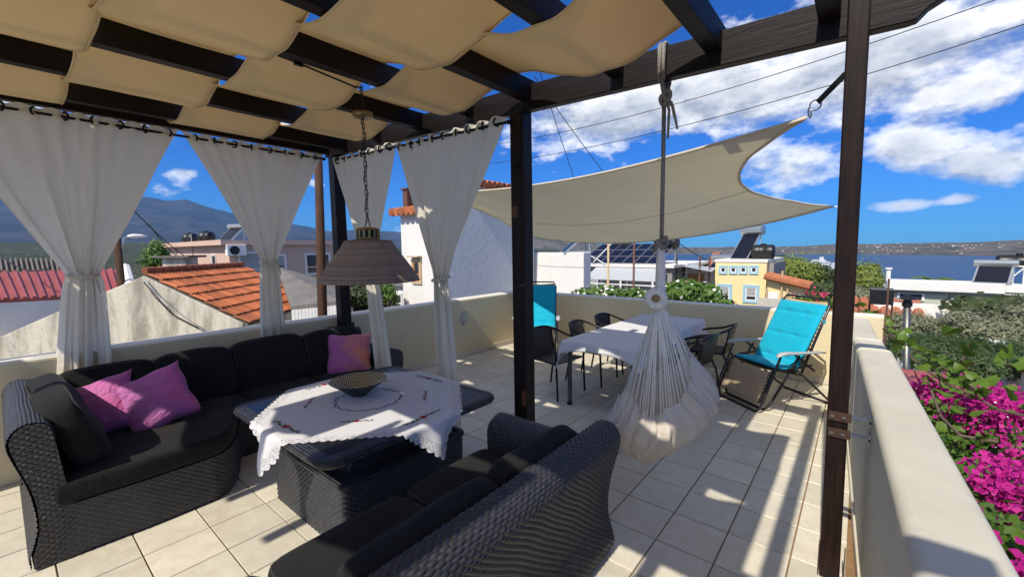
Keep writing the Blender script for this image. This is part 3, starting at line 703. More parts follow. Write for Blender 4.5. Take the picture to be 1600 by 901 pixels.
# back of a sofa in section: (outwards, height)
BACK = smooth_prof([(0.0, 0.02), (-0.035, 0.22), (-0.03, 0.42), (0.015, 0.62), (0.035, 0.74), (0.0, 0.81), (-0.06, 0.825), (-0.115, 0.79), (-0.135, 0.66), (-0.155, 0.45), (-0.19, 0.25), (-0.20, 0.02)], 3)

def lowered(P, k): return [(d, 0.02+(z-0.02)*k) for d, z in P]
def weave_geo(name, parent, prof, path_fn, L, i0, i1, su=0.042, sv=0.016, depth=0.010, kx=8, ky=6):
    """woven strands as real relief over part i0..i1 of a swept profile"""
    P = np.array(prof)[i0:i1]; seg = np.r_[0, np.cumsum(np.hypot(*np.diff(P, axis=0).T))]; LV = seg[-1]; nv = int(LV/sv*ky); nu = int(L/su*kx)
    vv = np.linspace(0, LV, nv); d = np.interp(vv, seg, P[:, 0]); z = np.interp(vv, seg, P[:, 1]); td, tz = np.gradient(d), np.gradient(z); l = np.hypot(td, tz); nd_, nz_ = tz/l, -td/l
    tt = np.linspace(0, 1, nu); O = np.array([path_fn(t)[0] for t in tt]); Nn = np.array([path_fn(t)[1] for t in tt])
    U, V = np.meshgrid(tt*L, vv, indexing='ij'); wob = fbm_(U*9, V*9); u = U/su+0.10*wob; v = V/sv+0.16*wob
    row = np.floor(v); s = np.abs(np.sin(np.pi*(u+0.5*(row % 2)))); fr = 2*(v-row)-1; h = np.sqrt(np.clip(1-fr*fr, 0, 1))*(0.18+0.82*s)*depth+0.0012*np.sin(row*12.9)
    D = d[None, :]+nd_[None, :]*h; Zz = z[None, :]+nz_[None, :]*h
    X = O[:, 0:1]+Nn[:, 0:1]*D; Y = O[:, 1:2]+Nn[:, 1:2]*D; VV = np.stack([X, Y, Zz], -1).reshape(-1, 3)
    i = np.arange(nu*nv).reshape(nu, nv)[:-1, :-1]; F = np.stack([i, i+1, i+nv+1, i+nv], -1).reshape(-1, 4); return quick(name, VV, F, MATS['wicker_strand'], parent)
def weave_wall(name, parent, pts, z0, z1, closed=False, su=0.042, sv=0.016, depth=0.009, kx=7, ky=6, flip=False):
    P = np.array(list(pts)+([pts[0]] if closed else [])); seg = np.r_[0, np.cumsum(np.hypot(*np.diff(P, axis=0).T))]; L = seg[-1]; nu = int(L/su*kx); nv = int((z1-z0)/sv*ky)
    l = np.linspace(0, L, nu); x = np.interp(l, seg, P[:, 0]); y = np.interp(l, seg, P[:, 1]); tx, ty = np.gradient(x), np.gradient(y); q = np.hypot(tx, ty)+1e-9; nx, ny = (ty/q, -tx/q) if not flip else (-ty/q, tx/q)
    U, V = np.meshgrid(l, np.linspace(z0, z1, nv), indexing='ij'); wob = fbm_(U*9, V*9); u = U/su+0.12*wob; v = V/sv+0.16*wob; row = np.floor(v)
    s = np.abs(np.sin(np.pi*(u+0.5*(row % 2)))); fr = 2*(v-row)-1; h = np.sqrt(np.clip(1-fr*fr, 0, 1))*(0.18+0.82*s)*depth+0.0012*np.sin(row*12.9)
    VV = np.stack([x[:, None]+nx[:, None]*h, y[:, None]+ny[:, None]*h, V], -1).reshape(-1, 3); i = np.arange(nu*nv).reshape(nu, nv)[:-1, :-1]; F = np.stack([i, i+nv, i+nv+1, i+1], -1).reshape(-1, 4)
    return quick(name, VV, F, MATS['wicker_strand'], parent)
def fbm_(x, y): return np.sin(x*1.3+1.7*np.sin(y*0.7))*0.6+np.sin(y*1.9+x*0.6)*0.4

# ---- long corner sofa against the parapet
s1 = thing('corner_sofa', 'long black wicker corner sofa with charcoal cushions against the parapet', 'sofa', (-4.2, 1.2, 0))
wgp = lambda t: ((-4.70+1.29*t, 0.005), (0, -1))
sweep([(d-0.004, z-0.002) for d, z in BACK], wgp, 30, 1.29, 'wing_back', s1); weave_geo('woven_wing_back', s1, BACK, wgp, 1.29, 0, 24, kx=7, ky=6)
sweep(BACK, lambda t: ((-4.69, 0.0+2.72*t), (-1, 0)), 40, 2.72, 'back', s1)
cv = [(-3.415, 0.10), (-3.40, 0.5), (-3.415, 0.86)]+[(-3.415-0.56*(0.5-0.5*math.cos(PI*t)), 0.86+0.36*t+0.05*math.sin(PI*t)) for t in np.linspace(0.12, 1, 10)]+[(-3.985, 1.9), (-3.975, 2.62)]
wicker_wall([(x-0.01, y) for x, y in cv], 0.02, 0.315, 'base_panel', s1); weave_wall('woven_base', s1, cv, 0.02, 0.315)
wicker_wall([(x-0.006, y) for x, y in cv], 0.0, 0.035, 'base_trim', s1)
slab([(-4.62, 0.18)]+cv+[(-4.62, 2.62)], 0.28, 0.318, 'seat_deck', MATS['charcoal_piping'], s1, 0.004)
cvc = [(x+0.012, y) for x, y in cv]
slab([(-4.55, 0.22)]+cvc[:13]+[(-3.972, 1.33), (-4.55, 1.33)], 0.32, 0.455, 'seat_cushion', MATS['charcoal_fabric'], s1, 0.035)
slab([(-4.55, 1.335), (-3.972, 1.335), (-3.968, 1.97), (-4.55, 1.97)], 0.32, 0.452, 'seat_cushion', MATS['charcoal_fabric'], s1, 0.035)
slab([(-4.55, 1.975), (-3.968, 1.975), (-3.965, 2.6), (-4.55, 2.6)], 0.32, 0.455, 'seat_cushion', MATS['charcoal_fabric'], s1, 0.035)
ARM = smooth_prof([(-0.10, 0.02), (-0.10, 0.30), (-0.115, 0.50), (-0.10, 0.60), (0.0, 0.645), (0.10, 0.60), (0.115, 0.50), (0.10, 0.30), (0.10, 0.02)], 3)
sweep(ARM, lambda t: ((-4.62+0.68*t, 2.73), (0, 1)), 20, 0.68, 'arm', s1)
for i, (y0, y1, tl) in enumerate(((0.22, 0.76, 0.06), (0.78, 1.31, -0.02), (1.34, 1.96, 0.05), (1.98, 2.60, -0.03))):
    F = frame((-4.46+0.02*(i % 2), (y0+y1)/2, 0.64+0.008*(i % 3)), (tl*0.4, 1, tl*0.15), (1, 0, 0), (1, 0, 0.30)); cushion(s1, y1-y0+0.03, 0.47, 0.17, F, 20+i, 'back_cushion', 0.22, 0.010)
F = frame((-4.02, 0.225, 0.655), (1, 0.03, -0.02), (0, 0, 1), (0.02, 1, 0.34)); cushion(s1, 0.98, 0.48, 0.18, F, 31, 'back_cushion', 0.22, 0.012)

# ---- two-seat sofa in front, its back towards us
s2 = thing('wicker_sofa', 'black wicker sofa seen from behind with charcoal back cushions', 'sofa', (-1.4, 0.8, 0))
B2 = lowered(BACK, 0.90); s2p = lambda t: ((-1.035+0.012*math.sin(PI*t), -0.15+2.30*t), (1, 0))
sweep([(d-0.004, z-0.002) for d, z in B2], s2p, 60, 2.30, 'back', s2); weave_geo('woven_back', s2, B2, s2p, 2.30, 0, 27)
wicker_wall([(-1.20, 2.10), (-1.80, 2.10), (-1.82, -0.4)], 0.02, 0.30, 'base_panel', s2)
slab([(-1.81, -0.4), (-1.20, -0.4), (-1.20, 2.06), (-1.81, 2.06)], 0.26, 0.30, 'seat_deck', MATS['charcoal_piping'], s2, 0.004)
for y0, y1 in ((1.295, 1.96), (0.60, 1.285), (-0.12, 0.59)):
    F = frame((-1.53, (y0+y1)/2, 0.378), (0, 1, 0), (-1, 0, 0), (0, 0, 1)); cushion(s2, y1-y0, 0.66, 0.145, F, int(y0*90)+60, 'seat_cushion', 0.10, 0.004, 9.0)
sweep(ARM, lambda t: ((-1.10-0.72*t, 2.055), (0, 1)), 22, 0.72, 'arm', s2)
for i, (y0, y1, tl) in enumerate(((1.36, 1.99, 0.02), (0.62, 1.345, -0.015))):
    F = frame((-1.262, (y0+y1)/2, 0.535+0.020*(i == 0)), (tl, 1, 0.02*(i == 0)), (0, 0, 1), (-1, 0, 0.30)); cushion(s2, y1-y0+0.03, 0.40, 0.14, F, 40+i, 'back_cushion', 0.22, 0.012)

# ---- batik throw pillows
def batik(name, a, b_, c_, stripe=0.5):
    m = bpy.data.materials.new(name); m.use_nodes = True; nt = m.node_tree; bs = nt.nodes['Principled BSDF']
    tc = nd(nt, 'ShaderNodeTexCoord'); uv = tc.outputs['UV']; n = noise(nt, uv, 3.2, 6, 0.6, 0.8)
    u = nd(nt, 'ShaderNodeSeparateXYZ', ins={0: uv}).outputs[0]
    t = mth(nt, 'ADD', mth(nt, 'MULTIPLY', n, 0.7), mth(nt, 'MULTIPLY', u, stripe))
    c = ramp(nt, t, [(0.30, a), (0.52, b_), (0.85, c_)])
    n2 = ramp(nt, noise(nt, uv, 9.0, 4, 0.6, 1.5), [(0.55, 0.0), (0.68, 1.0)]); c = mixc(nt, mth(nt, 'MULTIPLY', n2, 0.45), c, (0.55, 0.20, 0.22)); n3 = ramp(nt, noise(nt, uv, 2.2, 3, 0.5, 0.6), [(0.42, 0.0), (0.62, 1.0)]); c = mixc(nt, mth(nt, 'MULTIPLY', n3, 0.55), c, (0.34, 0.10, 0.36))
    nt.links.new(c, bs.inputs['Base Color']); bs.inputs['Roughness'].default_value = 0.8; bs.inputs['Sheen Weight'].default_value = 0.2
    bp = nd(nt, 'ShaderNodeBump', ins={'Strength': 1.0, 'Distance': 0.03, 'Height': noise(nt, uv, 5.0, 4, 0.5, 1.2)}); nt.links.new(bp.outputs[0], bs.inputs['Normal'])
    MATS[name] = m; return m
batik('batik_pink', (0.46, 0.11, 0.34), (0.52, 0.17, 0.42), (0.58, 0.10, 0.32)); batik('batik_orange', (0.40, 0.10, 0.32), (0.52, 0.15, 0.34), (0.72, 0.24, 0.15), 0.62)
def pillow(label, F, s, m, seed, T=0.075):
    rs = random.Random(seed); b = MB(); ph = rs.uniform(0, 6)
    for sg in (-1, 1):
        def fn(u, v, sg=sg):
            x, y = 2*u-1, 2*v-1
            e = max(0, (1-x**4)*(1-y**4)); h = T*e**0.55*(1+0.10*math.sin(4*x+ph)*math.cos(3*y+ph))
            ix = 1-0.075*(1-y*y)**1.0; iy = 1-0.075*(1-x*x)
            return F((x*s/2*ix+0.006*math.sin(7*y+ph), y*s/2*iy+0.006*math.sin(6*x), sg*h))
        b.grid(22, 22, fn, flip=(sg < 0))
    o = b.build('throw_pillow', m, None, smooth=True, weld=True); tag(o, label, 'pillow', 'pink batik throw pillows'); return o
pillow('pink batik pillow resting in the corner, half behind another pillow', frame((-4.20, 0.41, 0.625), (0.28, 0.80, 0.22), (0, 0, 1), (0.72, -0.32, 0.42)), 0.43, MATS['batik_pink'], 1)
pillow('pink batik pillow standing on a corner in front of its neighbour', frame((-4.06, 0.70, 0.635), (0.20, 0.9, 0.32), (0, 0, 1), (0.82, -0.28, 0.42)), 0.44, MATS['batik_pink'], 2)
pillow('pink and orange batik pillow at the far end of the sofa', frame((-4.24, 2.37, 0.615), (0.42, 0.9, -0.06), (0, 0, 1), (0.80, -0.42, 0.45)), 0.46, MATS['batik_orange'], 3)

# ---- coffee table
ct = thing('coffee_table', 'square black wicker coffee table with an overhanging top', 'table', (-2.68, 1.62, 0))
def rrect(x0, x1, y0, y1, r, n=5):
    P = []
    for cx, cy, a0 in ((x1-r, y1-r, 0), (x0+r, y1-r, 90), (x0+r, y0+r, 180), (x1-r, y0+r, 270)):
        for k in range(n+1): a = R(a0+90*k/n); P.append((cx+r*math.cos(a), cy+r*math.sin(a)))
    return P
wicker_wall(rrect(-3.115, -2.185, 1.145, 2.075, 0.03), 0.0, 0.40, 'base', ct, True); weave_wall('woven_base', ct, rrect(-3.115, -2.185, 1.145, 2.075, 0.03, 4), 0.0, 0.40, True)
RIM = smooth_prof([(-0.03, 0.385), (0.005, 0.385), (0.014, 0.40), (0.005, 0.42), (-0.03, 0.42)], 2)
def ring_path(P, off_=0.0):
    n = len(P)
    def f(t):
        i = min(int(round(t*n)), n) % n; a, c = P[i-1], P[(i+1) % n]; tx, ty = c[0]-a[0], c[1]-a[1]; l = math.hypot(tx, ty); return (P[i], (ty/l, -tx/l))
    return f
q = rrect(-3.12, -2.18, 1.14, 2.08, 0.03); sweep(RIM, ring_path(q), len(q), 3.8, 'base_rim', ct, capends=False)
wicker_wall(rrect(-3.02, -2.28, 1.24, 1.98, 0.03), 0.38, 0.62, 'neck', ct, True)
b = MB(); b.box((-2.65, 1.61, 0.405), (0.90, 0.90, 0.01)); b.build('base_deck', MATS['wicker'], ct)
q = rrect(-3.34, -2.04, 0.98, 2.28, 0.09, 7)
EDGE = smooth_prof([(-0.06, 0.615), (0.0, 0.612), (0.022, 0.632), (0.018, 0.655), (-0.005, 0.667), (-0.06, 0.664)], 3)
sweep(EDGE, ring_path(q), len(q), 5.0, 'top_rim', ct, capends=False)
pm('dark_glass', (0.012, 0.012, 0.013), 0.30, spec=0.30)
slab(rrect(-3.30, -2.08, 1.02, 2.24, 0.06), 0.622, 0.6655, 'glass_top', MATS['dark_glass'], ct, 0.003)

# ---- embroidered cloth laid diamond-wise
def cloth_lace():
    m = bpy.data.materials.new('lace_cloth'); m.use_nodes = True; nt = m.node_tree; bs = nt.nodes['Principled BSDF']; out = nt.nodes['Material Output']
    tc = nd(nt, 'ShaderNodeTexCoord'); uv = tc.outputs['UV']; sp = nd(nt, 'ShaderNodeSeparateXYZ', ins={0: uv})
    ex = mth(nt, 'SUBTRACT', 0.5, mth(nt, 'ABSOLUTE', mth(nt, 'SUBTRACT', sp.outputs[0], 0.5))); ey = mth(nt, 'SUBTRACT', 0.5, mth(nt, 'ABSOLUTE', mth(nt, 'SUBTRACT', sp.outputs[1], 0.5)))
    e = mth(nt, 'MINIMUM', ex, ey)                                       # distance from the hem, in cloth widths
    vor = nd(nt, 'ShaderNodeTexVoronoi', ins={0: uv}); vor.inputs['Scale'].default_value = 150.0; vor.inputs['Randomness'].default_value = 0.55
    hole = mth(nt, 'LESS_THAN', vor.outputs['Distance'], 0.33)
    band = mth(nt, 'MULTIPLY', mth(nt, 'LESS_THAN', e, 0.052), mth(nt, 'GREATER_THAN', e, 0.008))
    # scalloped hem
    run = mth(nt, 'ADD', mth(nt, 'MULTIPLY', mth(nt, 'LESS_THAN', ex, ey), sp.outputs[1]), mth(nt, 'MULTIPLY', mth(nt, 'GREATER_THAN', ex, ey), sp.outputs[0]))
    sc_ = mth(nt, 'MULTIPLY', mth(nt, 'SUBTRACT', 1.0, mth(nt, 'ABSOLUTE', mth(nt, 'SINE', mth(nt, 'MULTIPLY', run, PI*26)))), 0.013)
    cut = mth(nt, 'LESS_THAN', e, sc_)
    al = mth(nt, 'MULTIPLY', mth(nt, 'SUBTRACT', 1.0, mth(nt, 'MULTIPLY', hole, mth(nt, 'MULTIPLY', band, 0.9))), mth(nt, 'SUBTRACT', 1.0, cut))
    c = mixc(nt, noise(nt, uv, 5.0, 3), (0.86, 0.86, 0.87), (0.80, 0.80, 0.82)); nt.links.new(c, bs.inputs['Base Color']); bs.inputs['Roughness'].default_value = 0.85; bs.inputs['Specular IOR Level'].default_value = 0.2
    cr = mth(nt, 'ADD', mth(nt, 'MULTIPLY', noise(nt, uv, 9.0, 3, 0.5, 0.6), 0.5), mth(nt, 'MULTIPLY', mth(nt, 'ABSOLUTE', mth(nt, 'SUBTRACT', mth(nt, 'FRACT', mth(nt, 'MULTIPLY', sp.outputs[0], 4.0)), 0.5)), 0.25))
    bp = nd(nt, 'ShaderNodeBump', ins={'Strength': 1.0, 'Distance': 0.006, 'Height': cr}); nt.links.new(bp.outputs[0], bs.inputs['Normal'])
    tr = nd(nt, 'ShaderNodeBsdfTranslucent', ins={0: c}); mx0 = nd(nt, 'ShaderNodeMixShader', ins={0: 0.25, 1: bs.outputs[0], 2: tr.outputs[0]})
    tp = nd(nt, 'ShaderNodeBsdfTransparent'); mx = nd(nt, 'ShaderNodeMixShader', ins={0: al, 1: tp.outputs[0], 2: mx0.outputs[0]}); nt.links.new(mx.outputs[0], out.inputs[0])
    MATS['lace_cloth'] = m; return m
cloth_lace()
TCX, TCY, TCH, TCS = -2.69, 1.63, 0.665, 0.645
def drape(x, y, z0, a, b_, seed=0, lift=0.0015, flare=0.16, wav=0.02, kx=9.0):
    """rest (x, y), measured from the table centre, on a table of half size a, b_"""
    dx, dy = max(0, abs(x)-a), max(0, abs(y)-b_); sx, sy = math.copysign(1, x), math.copysign(1, y)
    drop = math.hypot(dx, dy); r = 0.025
    if drop <= 0: return (x, y, z0+lift)
    if dx > 0 and dy > 0: nx, ny = dx/drop*sx, dy/drop*sy
    else: nx, ny = (sx, 0) if dx > 0 else (0, sy)
    px, py = min(abs(x), a)*sx, min(abs(y), b_)*sy
    if drop < r*1.57: an = drop/r; o, z = r*math.sin(an), r*(1-math.cos(an))
    else: o, z = r+(drop-r*1.57)*flare, r+(drop-r*1.57)*math.sqrt(1-flare*flare)
    t = (y if dx > dy else x); wv = wav*min(1, drop/0.15)*math.sin(t*kx*2+seed)
    return (px+nx*(o+wv), py+ny*(o+wv), z0+lift-z)
tcl = thing('lace_tablecloth', 'white embroidered tablecloth with lace edge laid diamond-wise on the coffee table', 'tablecloth', (TCX, TCY, TCH))
CS = 0.645                                                              # half side of the cloth
CR = R(45+3)
def cl(p, q, lift=0.002):
    x = p*math.cos(CR)-q*math.sin(CR); y = p*math.sin(CR)+q*math.cos(CR); d = drape(x, y, TCH+0.003, TCS+0.03, TCS+0.03, 1.0, lift, 0.10, 0.030, 11.0)
    wr = 0.0012*math.sin(p*15+q*3)*math.sin(q*11)
    return (TCX+d[0], TCY+d[1], d[2]+max(wr, 0))
MB().grid(110, 110, lambda u, v: cl((2*u-1)*CS*1.03, (2*v-1)*CS*1.03)).build('cloth', MATS['lace_cloth'], tcl, smooth=True)
EMB = {'red': (0.55, 0.03, 0.04), 'green': (0.10, 0.30, 0.05), 'blue': (0.05, 0.07, 0.30), 'yellow': (0.70, 0.50, 0.05), 'violet': (0.20, 0.05, 0.28)}
for k, c in EMB.items(): pm('thread_'+k, c, 0.8)
def petal(b, p, q, an, l, w_):
    c, s = math.cos(an), math.sin(an); P = []
    for a, d in ((0, 0), (0.3, 0.5), (0.7, 0.5), (1, 0), (0.7, -0.5), (0.3, -0.5)): P.append(cl(p+c*l*a-s*w_*d, q+s*l*a+c*w_*d, 0.0045))
    b.add(P, [(0, 1, 2, 3, 4, 5)])
rs_ = random.Random(5)
def spray(p, q, an, big=1.0):
    g = {k: MB() for k in EMB}
    for i in range(7): petal(g['red'], p, q, 2*PI*i/7, 0.021*big, 0.012*big)
    for i in range(4): petal(g['yellow'], p, q, 2*PI*i/4+0.3, 0.008*big, 0.008*big)
    for s in (-1, 1):
        for i in range(7):
            t = 0.024+0.014*i; a = an+(0 if s > 0 else PI); pp, qq = p+math.cos(a)*t*big, q+math.sin(a)*t*big
            petal(g[('green', 'blue', 'green', 'violet')[i % 4]], pp, qq, a+rs_.uniform(-1.2, 1.2), 0.022*big, 0.010*big)
            petal(g[('blue', 'yellow', 'green')[i % 3]], pp, qq, a+rs_.uniform(-1.8, 1.8), 0.014*big, 0.010*big)
    for k, m_ in g.items():
        if m_.v: m_.build('embroidery', MATS['thread_'+k], tcl)
for i in range(4):
    a = PI/2*i+PI/4; spray(0.58*math.cos(a), 0.58*math.sin(a), a+PI/2, 1.25)
    a = PI/2*i; spray(0.40*math.cos(a), 0.40*math.sin(a), a+PI/2, 0.85)
g = {k: MB() for k in ('blue', 'violet', 'red', 'green')}
for i in range(64):
    a = 2*PI*i/64; petal(g[('blue', 'violet', 'blue', 'green', 'red', 'blue')[i % 6]], 0.225*math.cos(a), 0.225*math.sin(a), a+PI/2+rs_.uniform(-0.9, 0.9), 0.026, 0.013)
for k, m_ in g.items(): m_.build('embroidery', MATS['thread_'+k], tcl)

# ---- carved bowl
def bowl_mat():
    m = bpy.data.materials.new('carved_bowl'); m.use_nodes = True; nt = m.node_tree; bs = nt.nodes['Principled BSDF']
    tc = nd(nt, 'ShaderNodeTexCoord'); sp = nd(nt, 'ShaderNodeSeparateXYZ', ins={0: tc.outputs['UV']})
    a = mth(nt, 'SINE', mth(nt, 'MULTIPLY', sp.outputs[0], 2*PI*5)); wv = mth(nt, 'ADD', mth(nt, 'MULTIPLY', sp.outputs[1], 95.0), mth(nt, 'MULTIPLY', a, 5.0))
    wv = mth(nt, 'MULTIPLY_ADD', noise(nt, tc.outputs['UV'], 9.0, 2), 4.0, wv)
    f = mth(nt, 'GREATER_THAN', mth(nt, 'SINE', mth(nt, 'MULTIPLY', wv, 2.6)), -0.15)
    c = mixc(nt, f, (0.020, 0.014, 0.010), (0.50, 0.40, 0.20)); nt.links.new(c, bs.inputs['Base Color']); bs.inputs['Roughness'].default_value = 0.45
    MATS['carved_bowl'] = m
bowl_mat(); pm('bowl_outside', (0.020, 0.016, 0.014), 0.45, var=(25, 0.5)); pm('brass', (0.36, 0.27, 0.13), 0.42, 0.9, var=(30, 0.4))
bc = atZ(561, 617, TCH+0.005); bw = thing('carved_bowl', 'dark wooden bowl with carved pale pattern inside, centred on the embroidered cloth', 'bowl', (bc[0], bc[1], TCH+0.006))
c0 = (bc[0], bc[1], TCH+0.006)
MB().lathe([(0.0, 0.0), (0.05, 0.0), (0.062, 0.008), (0.13, 0.064), (0.198, 0.112), (0.203, 0.116)], 48, c0).build('shell', MATS['bowl_outside'], bw, smooth=True)
MB().lathe([(0.203, 0.116), (0.196, 0.117), (0.125, 0.070), (0.065, 0.022), (0.03, 0.012), (0.0, 0.011)], 48, c0).build('inlay', MATS['carved_bowl'], bw, smooth=True)

# ---- pendant lamp
LX, LY = -2.585, 1.62
lp = thing('pendant_lamp', 'brown wicker pendant lamp hanging on a chain above the coffee table', 'lamp', (LX, LY, 1.53))
def shade_prof(n=10):
    P = [(0.325, 1.535), (0.322, 1.528)]
    P = [(0.327, 1.530), (0.318, 1.55), (0.275, 1.615), (0.225, 1.685), (0.180, 1.745), (0.160, 1.778), (0.152, 1.795)]
    return P
b = MB(); b.lathe(shade_prof(), 56, (LX, LY, 0), 1.5); b.lathe([(0.152, 1.795), (0.075, 1.80)], 56, (LX, LY, 0), 1.0); b.build('lamp_shade', MATS['lamp_wicker'], lp, smooth=True, solid=0.006)
b = MB(); b.tube([(LX+0.327*math.cos(a), LY+0.327*math.sin(a), 1.529) for a in np.linspace(0, 2*PI, 57)[:-1]], 0.007, 6, closed=True); b.build('shade_rim', MATS['lamp_wicker'], lp, smooth=True)
b = MB(); b.lathe([(0.078, 1.797), (0.080, 1.805), (0.074, 1.812), (0.074, 1.818)], 32, (LX, LY, 0)); b.lathe([(0.074, 1.862), (0.078, 1.868), (0.070, 1.880), (0.02, 1.886), (0, 1.886)], 32, (LX, LY, 0))
for i in range(14):
    a = 2*PI*i/14; b.box((LX+0.074*math.cos(a), LY+0.074*math.sin(a), 1.84), (0.006, 0.017, 0.05), a)
b.build('brass_cap', MATS['brass'], lp, smooth=False)
b = MB(); b.lathe([(0.058, 1.80), (0.058, 1.88)], 20, (LX, LY, 0)); b.build('cap_liner', MATS['black_metal'], lp)
b = MB(); b.tube([(LX+0.03*math.cos(a), LY-0.0, 1.886+0.05*math.sin(a)) for a in np.linspace(0, PI, 9)], 0.004, 6); b.build('handle', MATS['brass'], lp, smooth=True)
b = MB(); z = 1.935; i = 0
while z < 2.79:
    P = []
    for k in range(10):
        a = 2*PI*k/10; dx, dz = 0.0095*math.cos(a), 0.019*math.sin(a); P.append((LX+(dx if i % 2 else 0), LY+(0 if i % 2 else dx), z+dz))
    b.tube(P, 0.0028, 5, closed=True); z += 0.0305; i += 1
b.build('chain', MATS['black_metal'], lp)
b = MB(); b.tube([(LX+0.012*math.sin(t*30), LY+0.012*math.cos(t*30), 1.90+t*0.9) for t in np.linspace(0, 1, 60)], 0.0025, 5); b.build('flex', MATS['black_metal'], lp)
MB().lathe([(0, 2.600), (0.058, 2.602), (0.066, 2.612), (0.062, 2.632), (0.02, 2.645), (0, 2.646)], 28, (LX, LY, 0)).build('ceiling_rose', MATS['brass'], lp, smooth=True)
b = MB(); b.tube([(LX, LY, 2.79), (LX-0.045, LY-0.02, 2.80), (LX-0.05, LY-0.25, 2.825), (LX-0.047, LY-0.42, 2.84), (LX-0.045, LY-0.65, 2.848), (LX-0.045, LY-1.1, 2.85)], 0.006, 6); b.box((LX-0.05, LY-0.38, 2.838), (0.02, 0.05, 0.03)); b.build('cable', MATS['black_metal'], lp)
# ================================================================== HAMMOCK CHAIR
pm('rope_grey', (0.34, 0.31, 0.27), 0.9, var=(120, 0.7, (0.05, 0.05, 0.05)), bump=(150, 0.004)); pm('cotton_string', (0.82, 0.79, 0.73), 0.9, var=(60, 0.2)); pm('hammock_cloth', (0.76, 0.72, 0.64), 0.9, var=(5, 0.5, (0.66, 0.54, 0.42)), bump=(30, 0.004), transl=0.3, spec=0.15)
pm('cork', (0.42, 0.26, 0.13), 0.8, var=(60, 0.4))
HX, HY = -0.972, YB
hm = thing('hammock_chair', 'off-white cotton hanging hammock chair on a rope from the pergola beam', 'hammock chair', (HX, HY, 0.32))
zb0 = bzl(HX)
b = MB()
for dx in (-0.012, 0.012):
    b.tube([(HX+dx, HY-0.052, zb0-0.01), (HX+dx, HY-0.052, zb0+0.19), (HX+dx, HY-0.03, zb0+0.203), (HX+dx, HY+0.03, zb0+0.203), (HX+dx, HY+0.052, zb0+0.19), (HX+dx, HY+0.052, zb0-0.01), (HX+dx*0.5, HY+0.02, zb0-0.07)], 0.0125, 7)
b.tube([(HX+0.0, HY-0.052, zb0), (HX+0.012, HY-0.03, zb0-0.09), (HX+0.01, HY-0.01, zb0-0.13)], 0.014, 7)
b.build('rope_loop', MATS['rope_grey'], hm, smooth=True)
b = MB(); b.tube([(HX+0.022*math.cos(a)+0.012, HY-0.025+0.012*math.sin(a*2), zb0-0.12+0.028*math.sin(a)) for a in np.linspace(0, 2*PI, 15)[:-1]], 0.014, 7, closed=True); b.tube([(HX+0.03+0.018*math.cos(a), HY-0.03, zb0-0.10+0.03*math.sin(a)) for a in np.linspace(0, 2*PI, 13)[:-1]], 0.012, 7, closed=True)
for ex, ez in ((0.075, -0.17), (0.04, -0.30), (0.095, -0.25)):
    b.tube([(HX+0.02, HY-0.03, zb0-0.11), (HX+0.03+ex*0.4, HY-0.04, zb0-0.10+ez*0.3), (HX+ex, HY-0.035, zb0-0.08+ez*0.9)], [0.009, 0.009, 0.007], 6)
b.build('rope_knot', MATS['rope_grey'], hm, smooth=True)
b = MB(); b.tube([(HX+0.004, HY-0.01, zb0-0.10), (HX+0.004, HY-0.004, 2.2), (HX+0.002, HY, 1.75)], 0.0135, 8); b.build('rope', MATS['rope_grey'], hm, smooth=True)
b = MB(); b.tube([(HX+0.03*math.cos(a), HY+0.02*math.sin(a), 1.745+0.022*math.sin(a*2)) for a in np.linspace(0, 2*PI, 15)[:-1]], 0.017, 7, closed=True); b.tube([(HX-0.045, HY-0.02, 1.70), (HX, HY, 1.755), (HX+0.04, HY-0.02, 1.79)], 0.014, 7); b.build('rope_knot', MATS['rope_grey'], hm, smooth=True)
b = MB(); b.tube([(HX, HY, 1.74), (HX, HY, 1.60), (HX, HY, 1.42), (HX, HY, 1.34)], [0.025, 0.030, 0.034, 0.040], 10); b.build('gathered_cords', MATS['cotton_string'], hm, smooth=True)
# macrame rosette with a cork centre, turned to us
vd = np.array([0.0-HX, 0.0-HY, 1.73-1.40]); vd /= np.linalg.norm(vd); rc = np.array([HX, HY, 1.405])+vd*0.05-np.array([0.026, 0.0, 0.0])
Fr = frame(rc, np.cross([0, 0, 1], vd), [0, 0, 1], vd)
b = MB()
def rosette(u, v):
    a = 2*PI*u; r = 0.016+0.052*v; r *= 1+0.04*v*math.sin(11*a); return Fr((r*math.cos(a), r*math.sin(a), 0.012*math.sin(v*PI)+0.006*math.sin(9*a+1)*v))
b.grid(54, 6, rosette); b.build('rosette', MATS['cotton_string'], hm, smooth=True, solid=0.006)
b = MB(); b.add([Fr(p) for p in MB().lathe([(0.0, 0.024), (0.022, 0.02), (0.026, 0.008), (0.024, -0.01)], 18).v], MB().lathe([(0.0, 0.024), (0.022, 0.02), (0.026, 0.008), (0.024, -0.01)], 18).f); b.build('cork', MATS['cork'], hm, smooth=True)
rv = np.array([_r[0], _r[1], 0.0]); fv = np.array([_f[0], _f[1], 0.0]); fv /= np.linalg.norm(fv)       # along and across the seat
def rim(a):
    """a = 0 right end, 90 back, 180 left end, 270 front"""
    return np.array(pouch((a/(2*PI)) % 1, 0.0))
